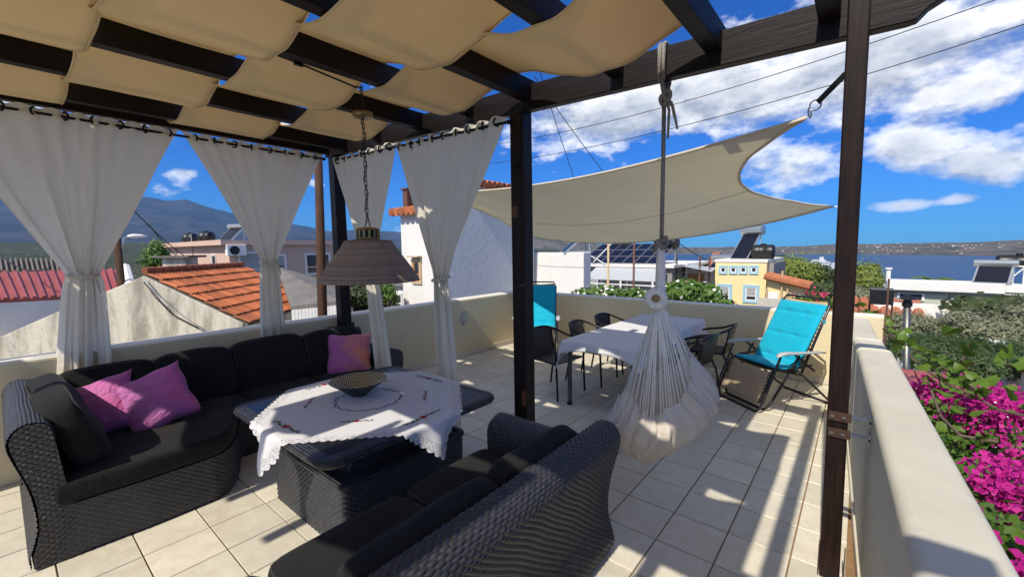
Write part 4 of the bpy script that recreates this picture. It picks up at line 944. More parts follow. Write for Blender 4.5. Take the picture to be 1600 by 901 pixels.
def pouch(u, v):
    a = 2*PI*u; c, s = math.cos(a), math.sin(a); t = v
    aw = a+0.16*math.sin(3*a+1)+0.08*math.sin(7*a)
    W_ = float(np.interp(t, [0, 0.18, 0.38, 0.62, 0.84, 1], [0.20, 0.285, 0.345, 0.285, 0.185, 0.06])); D_ = float(np.interp(t, [0, 0.2, 0.45, 0.75, 1], [0.13, 0.18, 0.18, 0.11, 0.004]))
    z0 = 0.80+0.03*c+0.10*max(0, s)-0.09*max(0, -s)+0.20*max(0, c)**3+0.05*max(0, -c)**3; zb = 0.325+0.05*c*c+0.03*c
    z = z0+(zb-z0)*(t**0.95)
    pl = (0.012*math.sin(aw*23+0.8*math.sin(3*t+2*a))+0.011*math.sin(aw*13+2+1.5*t)+0.008*math.sin(aw*37+t*2)+0.006*math.sin(a*8+t*9))*(1-t**5)*(0.5+0.5*(1-t))+0.010*math.sin(aw*5+1+2.5*t)*math.sin(PI*t)
    sh = 0.055*math.sin(PI*min(1, t*1.5))-0.05*t
    q = np.array([HX, HY, 0])+rv*(W_*c*(1+pl*1.6)+sh)+fv*(D_*s+pl*s*1.1)
    return (q[0], q[1], z+0.020*math.sin(aw*17)*(1-t)**2+0.018*math.sin(aw*4)*(1-t))
MB().grid(150, 34, pouch).build('seat_cloth', MATS['hammock_cloth'], hm, smooth=True)
top = np.array([HX, HY, 1.36])
for i in range(64):
    a = 2*PI*(i+0.9*random.random())/64; e = np.array(pouch(((a/(2*PI)) % 1), 0.0)); b = MB()
    st = top+np.array([0.02*math.cos(a), 0.02*math.sin(a), 0]); mid = st*0.5+e*0.5+np.array([0, 0, -0.012*random.random()])+(rv*math.cos(a)+fv*math.sin(a))*0.012
    b.tube([st, st*0.75+mid*0.25+rv*random.uniform(-.004, .004), mid, e], random.choice((0.0036, 0.0042, 0.005)), 5); b.build('string', MATS['cotton_string'], hm, smooth=True)
b = MB()
for i in range(34):
    a = PI+random.uniform(-0.55, 0.45); p = np.array(pouch((a/(2*PI)) % 1, 0.12+0.25*random.random())); p = p+(rv*math.cos(a)+fv*math.sin(a))*0.015; l = random.uniform(0.08, 0.20)
    b.tube([p, p+np.array([random.uniform(-.012, .012), random.uniform(-.012, .012), -l*0.5])-rv*0.012, p+np.array([random.uniform(-.02, .02), random.uniform(-.02, .02), -l])-rv*0.01], 0.0025, 3)
o = b.build('fringe', MATS['cotton_string'], hm); o['kind'] = 'stuff'

# ================================================================== DINING CORNER
pm('grey_metal', (0.10, 0.10, 0.11), 0.45, 0.5); pm('black_tube', (0.010, 0.010, 0.011), 0.35, 0.3); pm('table_linen', (0.80, 0.80, 0.83), 0.85, var=(2, 0.05), bump=(6, 0.006), transl=0.15, spec=0.2)
DX, DY, DA, DB, DZ = -2.065, 5.02, 0.41, 1.13, 0.735
dt = thing('dining_table', 'rectangular dining table with grey metal legs, far end near the wall', 'table', (DX, DY, 0))
b = MB(); b.box((DX, DY, DZ-0.02), (2*DA, 2*DB, 0.03)); b.build('tabletop', MATS['grey_metal'], dt)
for sx in (-1, 1):
    for sy in (-1, 1):
        b = MB(); x, y = DX+sx*(DA-0.045), DY+sy*(DB-0.05); b.beam((x, y, 0.03), (x, y, DZ-0.035), 0.036, 0.036, up=(0, 1, 0)); lg = b.build('leg', MATS['grey_metal'], dt, bevel=0.003)
        b = MB(); b.box((x, y, 0.018), (0.042, 0.042, 0.035)); b.build('foot_cap', MATS['black_tube'], lg)
for sy in (-1, 1):
    b = MB(); b.box((DX, DY+sy*(DB-0.05), DZ-0.06), (2*DA-0.12, 0.02, 0.05)); b.build('apron', MATS['grey_metal'], dt)
def linen(u, v):
    hx = DA+0.17; x = (2*u-1)*hx; nx_ = x/hx
    y0 = -DB-0.10-0.15*nx_*nx_; y1 = DB+0.16; y = y0+(y1-y0)*v
    yy = y/DB; x *= 1+0.12*min(1, abs(yy))**4
    d = drape(x, y, DZ-0.005, DA+0.004, DB+0.004, 2.0, 0.002, 0.16, 0.016, 7.0); return (DX+d[0], DY+d[1], d[2]+0.0012*math.sin(x*14)*math.sin(y*9))
o = MB().grid(70, 130, linen).build('tablecloth', MATS['table_linen'], None, smooth=True, solid=0.0015); tag(o, 'plain white tablecloth hanging over the dining table edges', 'tablecloth')

def chair():
    t = thing('wicker_chair', 'x', 'chair', (0, 0, 0), 'brown wicker dining chairs')
    hoop = [(0.20, 0.27, 0.60), (0.10, 0.275, 0.635), (-0.06, 0.27, 0.665), (-0.19, 0.235, 0.715), (-0.255, 0.14, 0.752), (-0.27, 0.0, 0.762)]; hoop = hoop+[(x, -y, z) for x, y, z in hoop[-2::-1]]
    hs = []                                              # smoothed
    for i in range(len(hoop)-1):
        p0, p1, p2, p3 = (np.array(hoop[min(max(i+q, 0), len(hoop)-1)]) for q in (-1, 0, 1, 2))
        for s in range(4):
            u = s/4; hs.append(0.5*((2*p1)+(-p0+p2)*u+(2*p0-5*p1+4*p2-p3)*u*u+(-p0+3*p1-3*p2+p3)*u**3))
    hs.append(np.array(hoop[-1])); b = MB(); b.tube([tuple(p) for p in hs], 0.0135, 8); b.build('arm_rail', MATS['black_tube'], t, smooth=True)
    for s in (-1, 1):
        b = MB(); b.tube([(0.20, s*0.27, 0.60), (0.225, s*0.265, 0.55), (0.225, s*0.255, 0.43), (0.245, s*0.255, 0.012)], 0.0125, 8); b.build('leg', MATS['black_tube'], t, smooth=True)
        b = MB(); b.tube([(-0.16, s*0.20, 0.44), (-0.21, s*0.215, 0.33), (-0.265, s*0.225, 0.012)], 0.0125, 8); b.build('leg', MATS['black_tube'], t, smooth=True)
        b = MB(); b.tube([(0.225, s*0.25, 0.425), (-0.16, s*0.20, 0.425)], 0.011, 8); b.build('seat_rail', MATS['black_tube'], t, smooth=True)
        b = MB(); b.tube([(-0.225, s*0.195, 0.735), (-0.205, s*0.185, 0.60), (-0.165, s*0.185, 0.43)], 0.011, 8); b.build('back_upright', MATS['black_tube'], t, smooth=True)
    def back(u, v):
        s = 2*u-1; k = 1-s*s; x0, z0 = -0.165-0.02*k, 0.42; x1, z1 = -0.225-0.045*k, 0.73+0.03*k
        return (x0+(x1-x0)*v-0.02*math.sin(PI*v)*0.4, s*(0.185+0.015*v), z0+(z1-z0)*v)
    MB().grid(14, 10, back, lambda u, v: (u*0.4, v*0.33)).build('backrest', MATS['chair_wicker'], t, smooth=True, solid=0.008)
    MB().grid(12, 12, lambda u, v: (-0.17+0.40*u, (2*v-1)*(0.19+0.06*u), 0.43-0.018*math.sin(PI*u)*math.sin(PI*v)), lambda u, v: (u*0.4, v*0.46)).build('seat', MATS['chair_wicker'], t, smooth=True, solid=0.012)
    return t
ch0 = chair()
CH = [((-2.78, 4.18), -6, 'brown wicker chair at the near left corner of the dining table'), ((-2.66, 4.86), 4, 'middle of the three brown wicker chairs along the left of the dining table'), ((-2.66, 5.56), -3, 'brown wicker chair on the left of the dining table, nearest the far wall'),
      ((-1.42, 5.70), 184, 'brown wicker chair right of the dining table, nearest the far wall'), ((-1.47, 4.98), 172, 'brown wicker chair right of the dining table, partly hidden by the hammock chair'),
      ]
for i, ((x, y), a, lab) in enumerate(CH):
    c = ch0 if i == 0 else copy_tree(ch0); c.location = (x, y, 0.002); c.rotation_euler = (0, 0, R(a)); c['label'] = lab

# ------------------------------------------------------------------ recliners
pm('turquoise_pad', (0.0, 0.40, 0.58), 0.75, var=(5, 0.10), bump=(10, 0.012), sheen=0.2, spec=0.25); pm('beige_sling', (0.60, 0.47, 0.32), 0.8, var=(5, 0.1), bump=(60, 0.001), transl=0.25); pm('grey_plastic', (0.42, 0.43, 0.45), 0.45); pm('dark_tube', (0.05, 0.05, 0.055), 0.3, 0.7)
def recliner():
    """faces local +Y; x across"""
    t = thing('reclining_chair', 'x', 'deck chair', (0, 0, 0), 'turquoise padded reclining chairs')
    W = 0.335; ar = 0.0125
    def ushape(pa, pb, r=0.06):
        """from an arm down to the floor bar, across and up again"""
        (ya, za), (yb, zb) = pa, pb
        pts = [(W, ya, za), (W, ya+(yb-ya)*0.85, za+(zb-za)*0.85+0.01), (W-0.01, yb-0.01*(1 if yb > ya else -1), zb+0.03), (W-0.05, yb, zb), (-W+0.05, yb, zb), (-W+0.01, yb-0.01*(1 if yb > ya else -1), zb+0.03), (-W, ya+(yb-ya)*0.85, za+(zb-za)*0.85+0.01), (-W, ya, za)]
        b = MB(); b.tube(pts, ar, 8); return b
    ushape((0.24, 0.585), (0.475, 0.014)).build('front_leg_frame', MATS['dark_tube'], t, smooth=True)
    W = 0.312; ushape((-0.02, 0.575), (0.36, 0.014)).build('inner_leg_frame', MATS['dark_tube'], t, smooth=True)
    W = 0.325; ushape((0.02, 0.43), (-0.46, 0.014)).build('rear_leg_frame', MATS['dark_tube'], t, smooth=True)
    W = 0.30
    bk0, bk1 = np.array([-0.06, 0.36]), np.array([-0.40, 1.10])
    b = MB(); P = [(W, bk0[0], bk0[1]), (W, *(bk0*0.3+bk1*0.7)), (W, *(bk1*0.96+bk0*0.04)), (W-0.04, bk1[0]-0.02, bk1[1]+0.045), (-W+0.04, bk1[0]-0.02, bk1[1]+0.045), (-W, *(bk1*0.96+bk0*0.04)), (-W, *(bk0*0.3+bk1*0.7)), (-W, bk0[0], bk0[1])]
    b.tube(P, ar, 8); b.build('back_frame', MATS['dark_tube'], t, smooth=True)
    for s in (-1, 1):
        b = MB(); b.tube([(s*W, bk0[0], bk0[1]), (s*W, 0.26, 0.44), (s*W, 0.30, 0.42), (s*W, 0.44, 0.10)], ar, 8); b.build('seat_rail', MATS['dark_tube'], t, smooth=True)
        b = MB(); b.beam((s*0.335, -0.20, 0.40), (s*0.335, 0.06, 0.59), 0.008, 0.022); b.beam((s*0.34, 0.16, 0.45), (s*0.34, -0.16, 0.47), 0.006, 0.02); b.build('link_bar', MATS['dark_tube'], t)
        b = MB()
        pr_ = [(-0.028, 0.0), (-0.032, 0.012), (-0.02, 0.022), (0.02, 0.022), (0.032, 0.012), (0.028, 0.0)]
        ys = [-0.30, -0.22, -0.05, 0.10, 0.20, 0.27, 0.30]; zs = [0.592, 0.600, 0.602, 0.606, 0.612, 0.602, 0.585]; ws = [0.6, 0.9, 0.85, 1.0, 1.15, 1.0, 0.5]; V = []
        for y, z, w_ in zip(ys, zs, ws):
            for px, pz in pr_: V.append((s*0.352+px*w_, y, z+pz*w_))
        n = len(pr_); Fc = [(i*n+j, i*n+(j+1) % n, (i+1)*n+(j+1) % n, (i+1)*n+j) for i in range(len(ys)-1) for j in range(n)]+[tuple(range(n-1, -1, -1)), tuple((len(ys)-1)*n+j for j in range(n))]
        b.add(V, Fc); b.build('armrest', MATS['grey_plastic'], t, smooth=True)
        # bungee lacing between the sling and the rails
        b = MB(); k = 15
        for i in range(k):
            p = bk0+(bk1-bk0)*(0.08+0.84*i/k); q_ = bk0+(bk1-bk0)*(0.08+0.84*(i+0.5)/k); b.tube([(s*(W-0.035), *p), (s*(W+0.012), *q_), (s*(W-0.035), *(p+(bk1-bk0)*0.84/k))], 0.004, 4)
        for i in range(9):
            f = lambda u: (0.30+0.14*u, 0.42-0.32*u); b.tube([(s*(W-0.035), *f(i/9)), (s*(W+0.012), *f((i+0.5)/9)), (s*(W-0.035), *f((i+1)/9))], 0.004, 4)
        o = b.build('lacing', MATS['black_tube'], t); o['kind'] = 'stuff'
    def sheet(P, x, n=16, th=0.006, nm='sling', m='beige_sling'):
        def fn(u, v):
            f = v*(len(P)-1); i = min(int(f), len(P)-2); q = np.array(P[i])+(np.array(P[i+1])-np.array(P[i]))*(f-i); return ((2*u-1)*x, q[0], q[1]-0.018*math.sin(PI*u))
        MB().grid(8, n, fn).build(nm, MATS[m], t, smooth=True, solid=th)
    sheet([bk1+np.array([-0.01, 0.02]), bk0*0.5+bk1*0.5, bk0], W-0.03); sheet([bk0, (0.10, 0.395), (0.27, 0.425)], W-0.03); sheet([(0.295, 0.415), (0.44, 0.115)], W-0.03, nm='leg_sling')
    # quilted turquoise pad: back and seat in one, with tuft rows
    LP = [bk1+np.array([0.03, -0.012]), bk0+np.array([0.045, 0.06]), np.array([0.06, 0.425]), np.array([0.27, 0.455])]; LL = [0]
    for a_, c_ in zip(LP, LP[1:]): LL.append(LL[-1]+np.linalg.norm(c_-a_))
    def pad(u, v, sg):
        l = v*LL[-1]; i = max(k for k in range(len(LP)-1) if LL[k] <= l+1e-9); f_ = (l-LL[i])/(LL[i+1]-LL[i]); q = LP[i]+(LP[i+1]-LP[i])*f_; d = LP[i+1]-LP[i]; d = d/np.linalg.norm(d); nrm = np.array([-d[1], d[0]])*-1
        if nrm[1] < 0 and nrm[0] < 0: nrm = -nrm
        nrm = np.array([abs(nrm[0]) if i == 0 else nrm[0], abs(nrm[1])])
        s = 2*u-1; e = (1-s**6)*(1-(2*v-1)**14); seam = 1-0.42*math.exp(-((((l % 0.27)-0.135)/0.016)**2))
        for cx in (-0.40, 0.40): seam -= 0.45*math.exp(-(((s-cx)/0.10)**2+(((l % 0.27)-0.135)/0.03)**2))
        th = (0.006+0.030*max(0, e)**0.5*max(0.1, seam)) if sg > 0 else -0.004
        return (s*(W-0.005+0.0*v), q[0]+nrm[0]*th, q[1]+nrm[1]*th)
    b = MB(); b.grid(30, 80, lambda u, v: pad(u, v, 1)); b.grid(30, 80, lambda u, v: pad(u, v, -1), flip=True); b.build('pad', MATS['turquoise_pad'], t, smooth=True, weld=False)
    b = MB(); b.box((W+0.01, *(bk0*0.25+bk1*0.75)), (0.03, 0.02, 0.03)); b.box((-W-0.01, *(bk0*0.25+bk1*0.75)), (0.03, 0.02, 0.03)); b.build('pad_tie', MATS['turquoise_pad'], t)
    return t
r1 = recliner(); r1.location = (-0.715, 5.47, 0); r1.rotation_euler = (0, 0, math.atan2(0.61, -0.79)); r1['label'] = 'turquoise padded reclining chair in the sun beside the right parapet'
r2 = copy_tree(r1); r2.location = (-4.12, 5.66, 0); r2.rotation_euler = (0, 0, R(-148)); r2['label'] = 'turquoise padded reclining chair in the far left corner, half hidden by the central post'
# bulkhead light on the left parapet
wl = thing('wall_light', 'small oval caged bulkhead light on the left parapet', 'wall light', (XW, 4.72, 0.62)); pm('frosted', (0.62, 0.62, 0.58), 0.5)
b = MB()
for k in range(5):
    pass
b.add([(XW+0.012+0.03*math.cos(v)*1.0, 4.72+0.05*math.cos(u)*math.sin(v+0.0), 0.62+0.085*math.sin(u)*math.sin(v)) for v in np.linspace(0.05, PI/2, 8) for u in np.linspace(0, 2*PI, 25)[:-1]], [(j*24+i, j*24+(i+1) % 24, (j+1)*24+(i+1) % 24, (j+1)*24+i) for j in range(7) for i in range(24)]); b.build('glass', MATS['frosted'], wl, smooth=True)
b = MB(); b.tube([(XW+0.012, 4.72+0.056*math.cos(u), 0.62+0.092*math.sin(u)) for u in np.linspace(0, 2*PI, 25)[:-1]], 0.010, 6, closed=True)
for y in (-0.02, 0.02): b.tube([(XW+0.012, 4.72+y, 0.62-0.085), (XW+0.05, 4.72+y, 0.62-0.04), (XW+0.05, 4.72+y, 0.62+0.04), (XW+0.012, 4.72+y, 0.62+0.085)], 0.004, 5)
for z in (-0.03, 0.03): b.tube([(XW+0.012, 4.67, 0.62+z), (XW+0.05, 4.70, 0.62+z), (XW+0.05, 4.74, 0.62+z), (XW+0.012, 4.77, 0.62+z)], 0.004, 5)
b.build('cage', MATS['grey_plastic'], wl, smooth=True)
b = MB(); b.tube([(XW+0.008, 4.72, 0.71), (XW+0.008, 4.74, 0.76), (XW+0.008, 4.79, 0.775), (XW+0.008, 4.80, 0.74)], 0.005, 6); b.build('cable', MATS['frosted'], wl)
# ================================================================== LAND, SEA, MOUNTAINS
def vnoise(x, y, seed=0):
    xi, yi = np.floor(x).astype(int), np.floor(y).astype(int); xf, yf = x-xi, y-yi
    h = lambda a, b: (np.sin((a*127.1+b*311.7+seed*74.7))*43758.5453) % 1.0
    u, v = xf*xf*(3-2*xf), yf*yf*(3-2*yf)
    return (h(xi, yi)*(1-u)+h(xi+1, yi)*u)*(1-v)+(h(xi, yi+1)*(1-u)+h(xi+1, yi+1)*u)*v
def fbm(x, y, o=6, seed=0, ridged=False):
    s = 0; a = 0.5; t = 0
    for i in range(o):
        n = vnoise(x*2**i+i*17.3, y*2**i-i*9.1, seed+i); s = s+a*(1-abs(2*n-1) if ridged else n); t += a; a *= 0.5
    return s/t
SEA = -60.0
def azdeg(px): return math.degrees(YAW)-math.degrees(math.atan((px-800)/FPX))     # degrees left of +Y
def polar(name, az0, az1, r0, r1, na, nr, fn, m, power=1.0):
    A = np.linspace(R(az0), R(az1), na); T = np.linspace(0, 1, nr); Rr = r0*(r1/r0)**(T**power)
    a, r = np.meshgrid(A, Rr); x, y = -np.sin(a)*r, np.cos(a)*r; z = fn(a, r, x, y)
    V = np.stack([x, y, z], -1).reshape(-1, 3); i = np.arange((nr-1)*na).reshape(nr-1, na)[:, :-1]
    F = np.stack([i, i+1, i+na+1, i+na], -1).reshape(-1, 4)
    o = quick(name, V, F[:, ::-1], m); o.data.polygons.foreach_set('use_smooth', [True]*len(o.data.polygons)); o['kind'] = 'structure'; return o
def land_mat(name, green, dry, rock, sc_=0.004, bump=6.0, patch=0.03):
    m = bpy.data.materials.new(name); m.use_nodes = True; nt = m.node_tree; b = nt.nodes['Principled BSDF']
    geo = nd(nt, 'ShaderNodeNewGeometry'); p = geo.outputs['Position']
    n1 = ramp(nt, noise(nt, p, sc_, 7, 0.65, 0.4), [(0.38, 0.0), (0.62, 1.0)]); n2 = ramp(nt, noise(nt, p, patch, 5, 0.65), [(0.44, 0.0), (0.60, 1.0)])
    c = mixc(nt, n1, green, dry); c = mixc(nt, mth(nt, 'MULTIPLY', n2, 0.6), c, rock); nt.links.new(c, b.inputs['Base Color']); b.inputs['Roughness'].default_value = 0.95; b.inputs['Specular IOR Level'].default_value = 0.1
    bp = nd(nt, 'ShaderNodeBump', ins={'Strength': 1.0, 'Distance': bump, 'Height': noise(nt, p, patch, 6, 0.7)}); nt.links.new(bp.outputs[0], b.inputs['Normal']); MATS[name] = m; return m
land_mat('mountain_rock', (0.020, 0.022, 0.027), (0.040, 0.038, 0.040), (0.078, 0.070, 0.070), 0.0009, 60.0, 0.0022)
land_mat('olive_hills', (0.022, 0.036, 0.016), (0.045, 0.058, 0.026), (0.12, 0.11, 0.07), 0.006, 8.0, 0.03)
land_mat('coast_scrub', (0.06, 0.065, 0.05), (0.13, 0.11, 0.085), (0.19, 0.16, 0.13), 0.004, 8.0, 0.012)
land_mat('village_ground', (0.06, 0.07, 0.03), (0.20, 0.17, 0.12), (0.24, 0.21, 0.16), 0.08, 0.3, 0.5)
def ground_fn(a, r, x, y):
    d = np.degrees(a); west = np.clip((d-18)/22, 0, 1); west = west*west*(3-2*west)
    near = -4.6-0.6*np.clip(r/30, 0, 1); tosea = -4.6-0.075*np.clip(r-10, 0, None); tosea = np.maximum(tosea, -75)
    valley = -5-34*np.clip((r-30)/500, 0, 1); valley = valley+38*np.clip((r-900)/2600, 0, 1)+70*np.clip((r-1500)/2200, 0, 1)*np.clip((d-52)/12, 0, 1)+14*(fbm(x/420, y/420, 4, 3)-0.5)*np.clip((r-60)/300, 0, 1)
    return (1-west)*tosea+west*valley
gr = polar('ground', -110, 150, 6.0, 5200, 120, 90, ground_fn, MATS['village_ground'])
# nearer ground by the village, then wooded slopes further out
ol = polar('olive_hillside', 33, 108, 70, 4200, 90, 60, lambda a, r, x, y: ground_fn(a, r, x, y)+0.6+2.0*fbm(x/25, y/25, 3, 9), MATS['olive_hills'])
def interp(pts):
    xs, ys = zip(*pts); return lambda v: np.interp(v, xs, ys)
def crest(pts, D):
    """profile given as photograph points -> height of the crest over azimuth at distance D"""
    P = []
    for px, py in pts:
        q = at(px, py, D); P.append((-math.degrees(math.atan2(q[0], q[1])) if False else math.degrees(math.atan2(-q[0], q[1])), q[2]))
    P.sort(); return interp(P)
c_m = crest([(-900, 260), (-500, 275), (-200, 282), (0, 290), (60, 300), (120, 309), (190, 312), (225, 307), (262, 312), (292, 311), (340, 327), (400, 343), (460, 352), (510, 363), (560, 360), (625, 364), (700, 372), (790, 381)], 13000)
def mountain_fn(a, r, x, y):
    d = np.degrees(a); h = c_m(d); t = np.clip((r-6500)/(13000-6500), 0, 1); s = t**1.25
    n = fbm(x/2600, y/2600, 7, 5, True)-0.55; back = np.clip((r-13000)/5000, 0, 1)
    return -20+(h+20)*s*(1-0.5*back)+n*620*s*(1-0.72*np.exp(-((r-13000)/1500)**2))*(1-0.2*t)+(fbm(x/700, y/700, 5, 8)-0.5)*150*s
polar('mountain_range', 38, 115, 6500, 18000, 260, 110, mountain_fn, MATS['mountain_rock'])
c_h = crest([(640, 386), (700, 382), (780, 372), (820, 366), (850, 366), (872, 372), (890, 377), (905, 377), (925, 381), (960, 388), (1010, 393), (1060, 396)], 5200)
def head_fn(a, r, x, y):
    d = np.degrees(a); t = np.clip((r-4300)/900, 0, 1); b_ = np.clip((r-5200)/1600, 0, 1); return SEA-4+(c_h(d)-SEA+4)*(t**0.7)*(1-0.6*b_)+(fbm(x/350, y/350, 5, 4)-0.5)*46*t
polar('headland', 18, 50, 4300, 6800, 90, 40, head_fn, MATS['coast_scrub'])
c_c = crest([(960, 388), (1000, 385.5), (1050, 386), (1100, 387), (1160, 386), (1200, 386), (1250, 385), (1300, 382), (1360, 381), (1420, 380), (1480, 379), (1540, 378), (1600, 374), (1750, 366), (2200, 350)], 4300)
def shore(d): return 3050+250*np.sin(R(1)*d*9+1)+np.clip((d-5)*55, 0, 900)
def coast_fn(a, r, x, y):
    d = np.degrees(a); s0 = shore(d); t = np.clip((r-s0)/(4300-s0+400), 0, 1); b_ = np.clip((r-4700)/1500, 0, 1); cliff = np.clip((r-s0)/60, 0, 1)*9
    return SEA-3+cliff+(c_c(d)-SEA-6)*t**0.85*(1-0.5*b_)+(fbm(x/260, y/260, 6, 12)-0.5)*40*np.clip(t*4, 0, 1)*(1-0.5*t)
polar('far_coast', -62, 24, 2900, 6200, 200, 60, coast_fn, MATS['coast_scrub'])
def sea_mat():
    m = bpy.data.materials.new('sea_water'); m.use_nodes = True; nt = m.node_tree; b = nt.nodes['Principled BSDF']
    geo = nd(nt, 'ShaderNodeNewGeometry'); mp = nd(nt, 'ShaderNodeMapping', ins={0: geo.outputs['Position']}); mp.inputs['Scale'].default_value = (0.35, 1.0, 1)
    c = mixc(nt, ramp(nt, noise(nt, mp.outputs[0], 0.006, 4), [(0.4, 0.0), (0.65, 1.0)]), (0.010, 0.050, 0.135), (0.015, 0.068, 0.175)); nt.links.new(c, b.inputs['Base Color']); b.inputs['Roughness'].default_value = 0.4; b.inputs['Specular IOR Level'].default_value = 0.10
    bp = nd(nt, 'ShaderNodeBump', ins={'Strength': 1.0, 'Distance': 0.9, 'Height': noise(nt, geo.outputs['Position'], 0.12, 6, 0.65)}); nt.links.new(bp.outputs[0], b.inputs['Normal']); MATS['sea_water'] = m
sea_mat()
polar('sea', -75, 52, 560, 9000, 60, 60, lambda a, r, x, y: SEA+0*r, MATS['sea_water'])
# white villages speckling the far coast: too far to tell the houses apart
pm('far_white', (0.62, 0.58, 0.52), 0.9)
rs = np.random.default_rng(21); b = MB()
for i in range(170):
    cl_ = rs.choice([6.5, 2.0, -2.5, 10.5, -6.0, 14.5, -9.0]); d = cl_+rs.normal()*1.4; s0 = shore(np.array(d)); r = s0+rs.uniform(30, 1300)**1.0
    z = float(coast_fn(np.array(R(d)), np.array(r), np.array(-math.sin(R(d))*r), np.array(math.cos(R(d))*r))); w_ = rs.uniform(4, 8); b.box((-math.sin(R(d))*r, math.cos(R(d))*r, z+1.5), (w_, w_*0.8, rs.uniform(3, 5)), rs.uniform(0, 3))
o = b.build('coast_villages', MATS['far_white']); tag(o, 'white specks of far villages along the opposite shore', 'village', kind='stuff')
b = MB()
for i in range(90):
    d = rs.uniform(46, 76); r = rs.uniform(1400, 3600); x, y = -math.sin(R(d))*r, math.cos(R(d))*r; z = float(ground_fn(np.array(R(d)), np.array(r), np.array(x), np.array(y))); w_ = rs.uniform(7, 13); b.box((x, y, z+3), (w_, w_*0.8, 5), rs.uniform(0, 3))
o = b.build('valley_houses', MATS['far_white']); tag(o, 'far pale houses scattered in the green valley below the mountain', 'village', kind='stuff')

# ferry
pm('ship_white', (0.70, 0.71, 0.73), 0.5); pm('ship_blue', (0.02, 0.05, 0.16), 0.5); pm('dark_glazing', (0.02, 0.022, 0.026), 0.12, spec=0.6)
fc = at(1292, 415.5, 1290); fa = Vector((_r[0], _r[1], 0)).normalized(); ang = math.atan2(fa.y, fa.x)
fy = thing('ferry', 'white and blue ferry far out on the bay beyond the trees', 'ship', (fc[0], fc[1], SEA))
def fb(name, m, u, w, z, du, dw, dz):
    b = MB(); c = Vector((fc[0], fc[1], 0))+fa*u+Vector((-fa.y, fa.x, 0))*w; b.box((c.x, c.y, SEA+z), (du, dw, dz), ang); return b.build(name, m, fy)
hull = MB(); prof_ = [(-46, 4), (-50, 12), (38, 12), (46, 14), (38, 0.5), (-44, 0.5)]
nv = Vector((-fa.y, fa.x, 0)); hull.prism(prof_, lambda u, z: tuple(Vector((fc[0], fc[1], SEA+z))+fa*u-nv*8), lambda u, z: tuple(Vector((fc[0], fc[1], SEA+z))+fa*u+nv*8)); hull.build('hull', MATS['ship_white'], fy)
fb('hull_stripe', MATS['ship_blue'], -44, 0, 8.5, 13.5, 16.6, 8); fb('superstructure', MATS['ship_white'], -18, 0, 16.5, 44, 13, 9); fb('superstructure', MATS['ship_white'], -20, 0, 23, 26, 11, 5); fb('funnel', MATS['ship_white'], -14, 0, 28.5, 7, 5, 7); fb('mast', MATS['ship_white'], 30, 0, 22, 2, 1.6, 18); fb('deck_house', MATS['ship_white'], 22, 0, 15, 14, 12, 5)
for k in range(7): fb('window_band', MATS['dark_glazing'], -36+k*6, -6.6, 17.5, 4, 0.3, 1.5)

# olive groves on the slopes to the left: a far wood that reads as one mass
rs = np.random.default_rng(5); n_ = 9000; d_ = np.radians(rs.uniform(42, 100, n_)); r_ = 120*(30.0)**rs.uniform(0, 1, n_); x_, y_ = -np.sin(d_)*r_, np.cos(d_)*r_; z_ = ground_fn(d_, r_, x_, y_)+1.6
keep = fbm(x_/90, y_/90, 3, 31) > 0.42; x_, y_, z_ = x_[keep], y_[keep], z_[keep]; C_ = np.stack([x_, y_, z_+1.2], 1); P = np.repeat(C_, 7, 0)+rs.normal(size=(len(C_)*7, 3))*np.array([1.5, 1.5, 1.0]); N = rs.normal(size=P.shape)*0.5+np.array([0.4, -0.5, 0.7]); N /= np.linalg.norm(N, axis=1, keepdims=True)
leaf_mat('far_grove', (0.028, 0.045, 0.018), (0.06, 0.08, 0.035), 0.01, 0.1); V, F = leaf_quads(P, N, 3.2, 0.8, rs); o = quick('olive_groves', V, F, MATS['far_grove']); tag(o, 'dark green olive groves covering the valley below the mountain', 'grove', kind='stuff')
# ================================================================== VILLAGE
def atP(px, py, P, d):
    """where the line of sight meets the vertical plane through P along horizontal direction d"""
    n = np.array([-d[1], d[0], 0.0]); v = ray(px, py); return CAM+v*(np.dot(np.array(P, float)-CAM, n)/np.dot(v, n))
plaster_mat('white_wall', (0.78, 0.77, 0.74), (0.60, 0.58, 0.54), amt=0.25, bump=0.02, bscale=4.0)
plaster_mat('old_concrete', (0.72, 0.66, 0.53), (0.26, 0.23, 0.17), amt=0.85, bump=0.010, bscale=14.0, sc0=2.6, thr=(0.44, 0.64))
plaster_mat('pink_wall', (0.62, 0.44, 0.36), (0.50, 0.34, 0.27), amt=0.3, bump=0.01, bscale=5); plaster_mat('yellow_wall', (0.82, 0.68, 0.36), (0.70, 0.55, 0.28), amt=0.25, bump=0.01, bscale=4)
plaster_mat('sage_wall', (0.50, 0.52, 0.43), (0.40, 0.41, 0.34), amt=0.3, bump=0.01, bscale=4); plaster_mat('grey_wall', (0.30, 0.30, 0.29), (0.20, 0.20, 0.19), amt=0.4, bump=0.01, bscale=4)
plaster_mat('grey_roof', (0.20, 0.19, 0.175), (0.10, 0.095, 0.085), amt=0.6, bump=0.03, bscale=6)
pm('roof_tile', (0.56, 0.16, 0.05), 0.75, var=(5, 0.7, (0.15, 0.065, 0.05)), rand=0.35, bump=(20, 0.01)); pm('far_tile', (0.50, 0.17, 0.08), 0.8, var=(3, 0.35)); pm('red_sheet', (0.40, 0.095, 0.08), 0.5, var=(2, 0.25), rand=0.08); pm('fibre_cement', (0.20, 0.18, 0.155), 0.9, var=(3, 0.5))
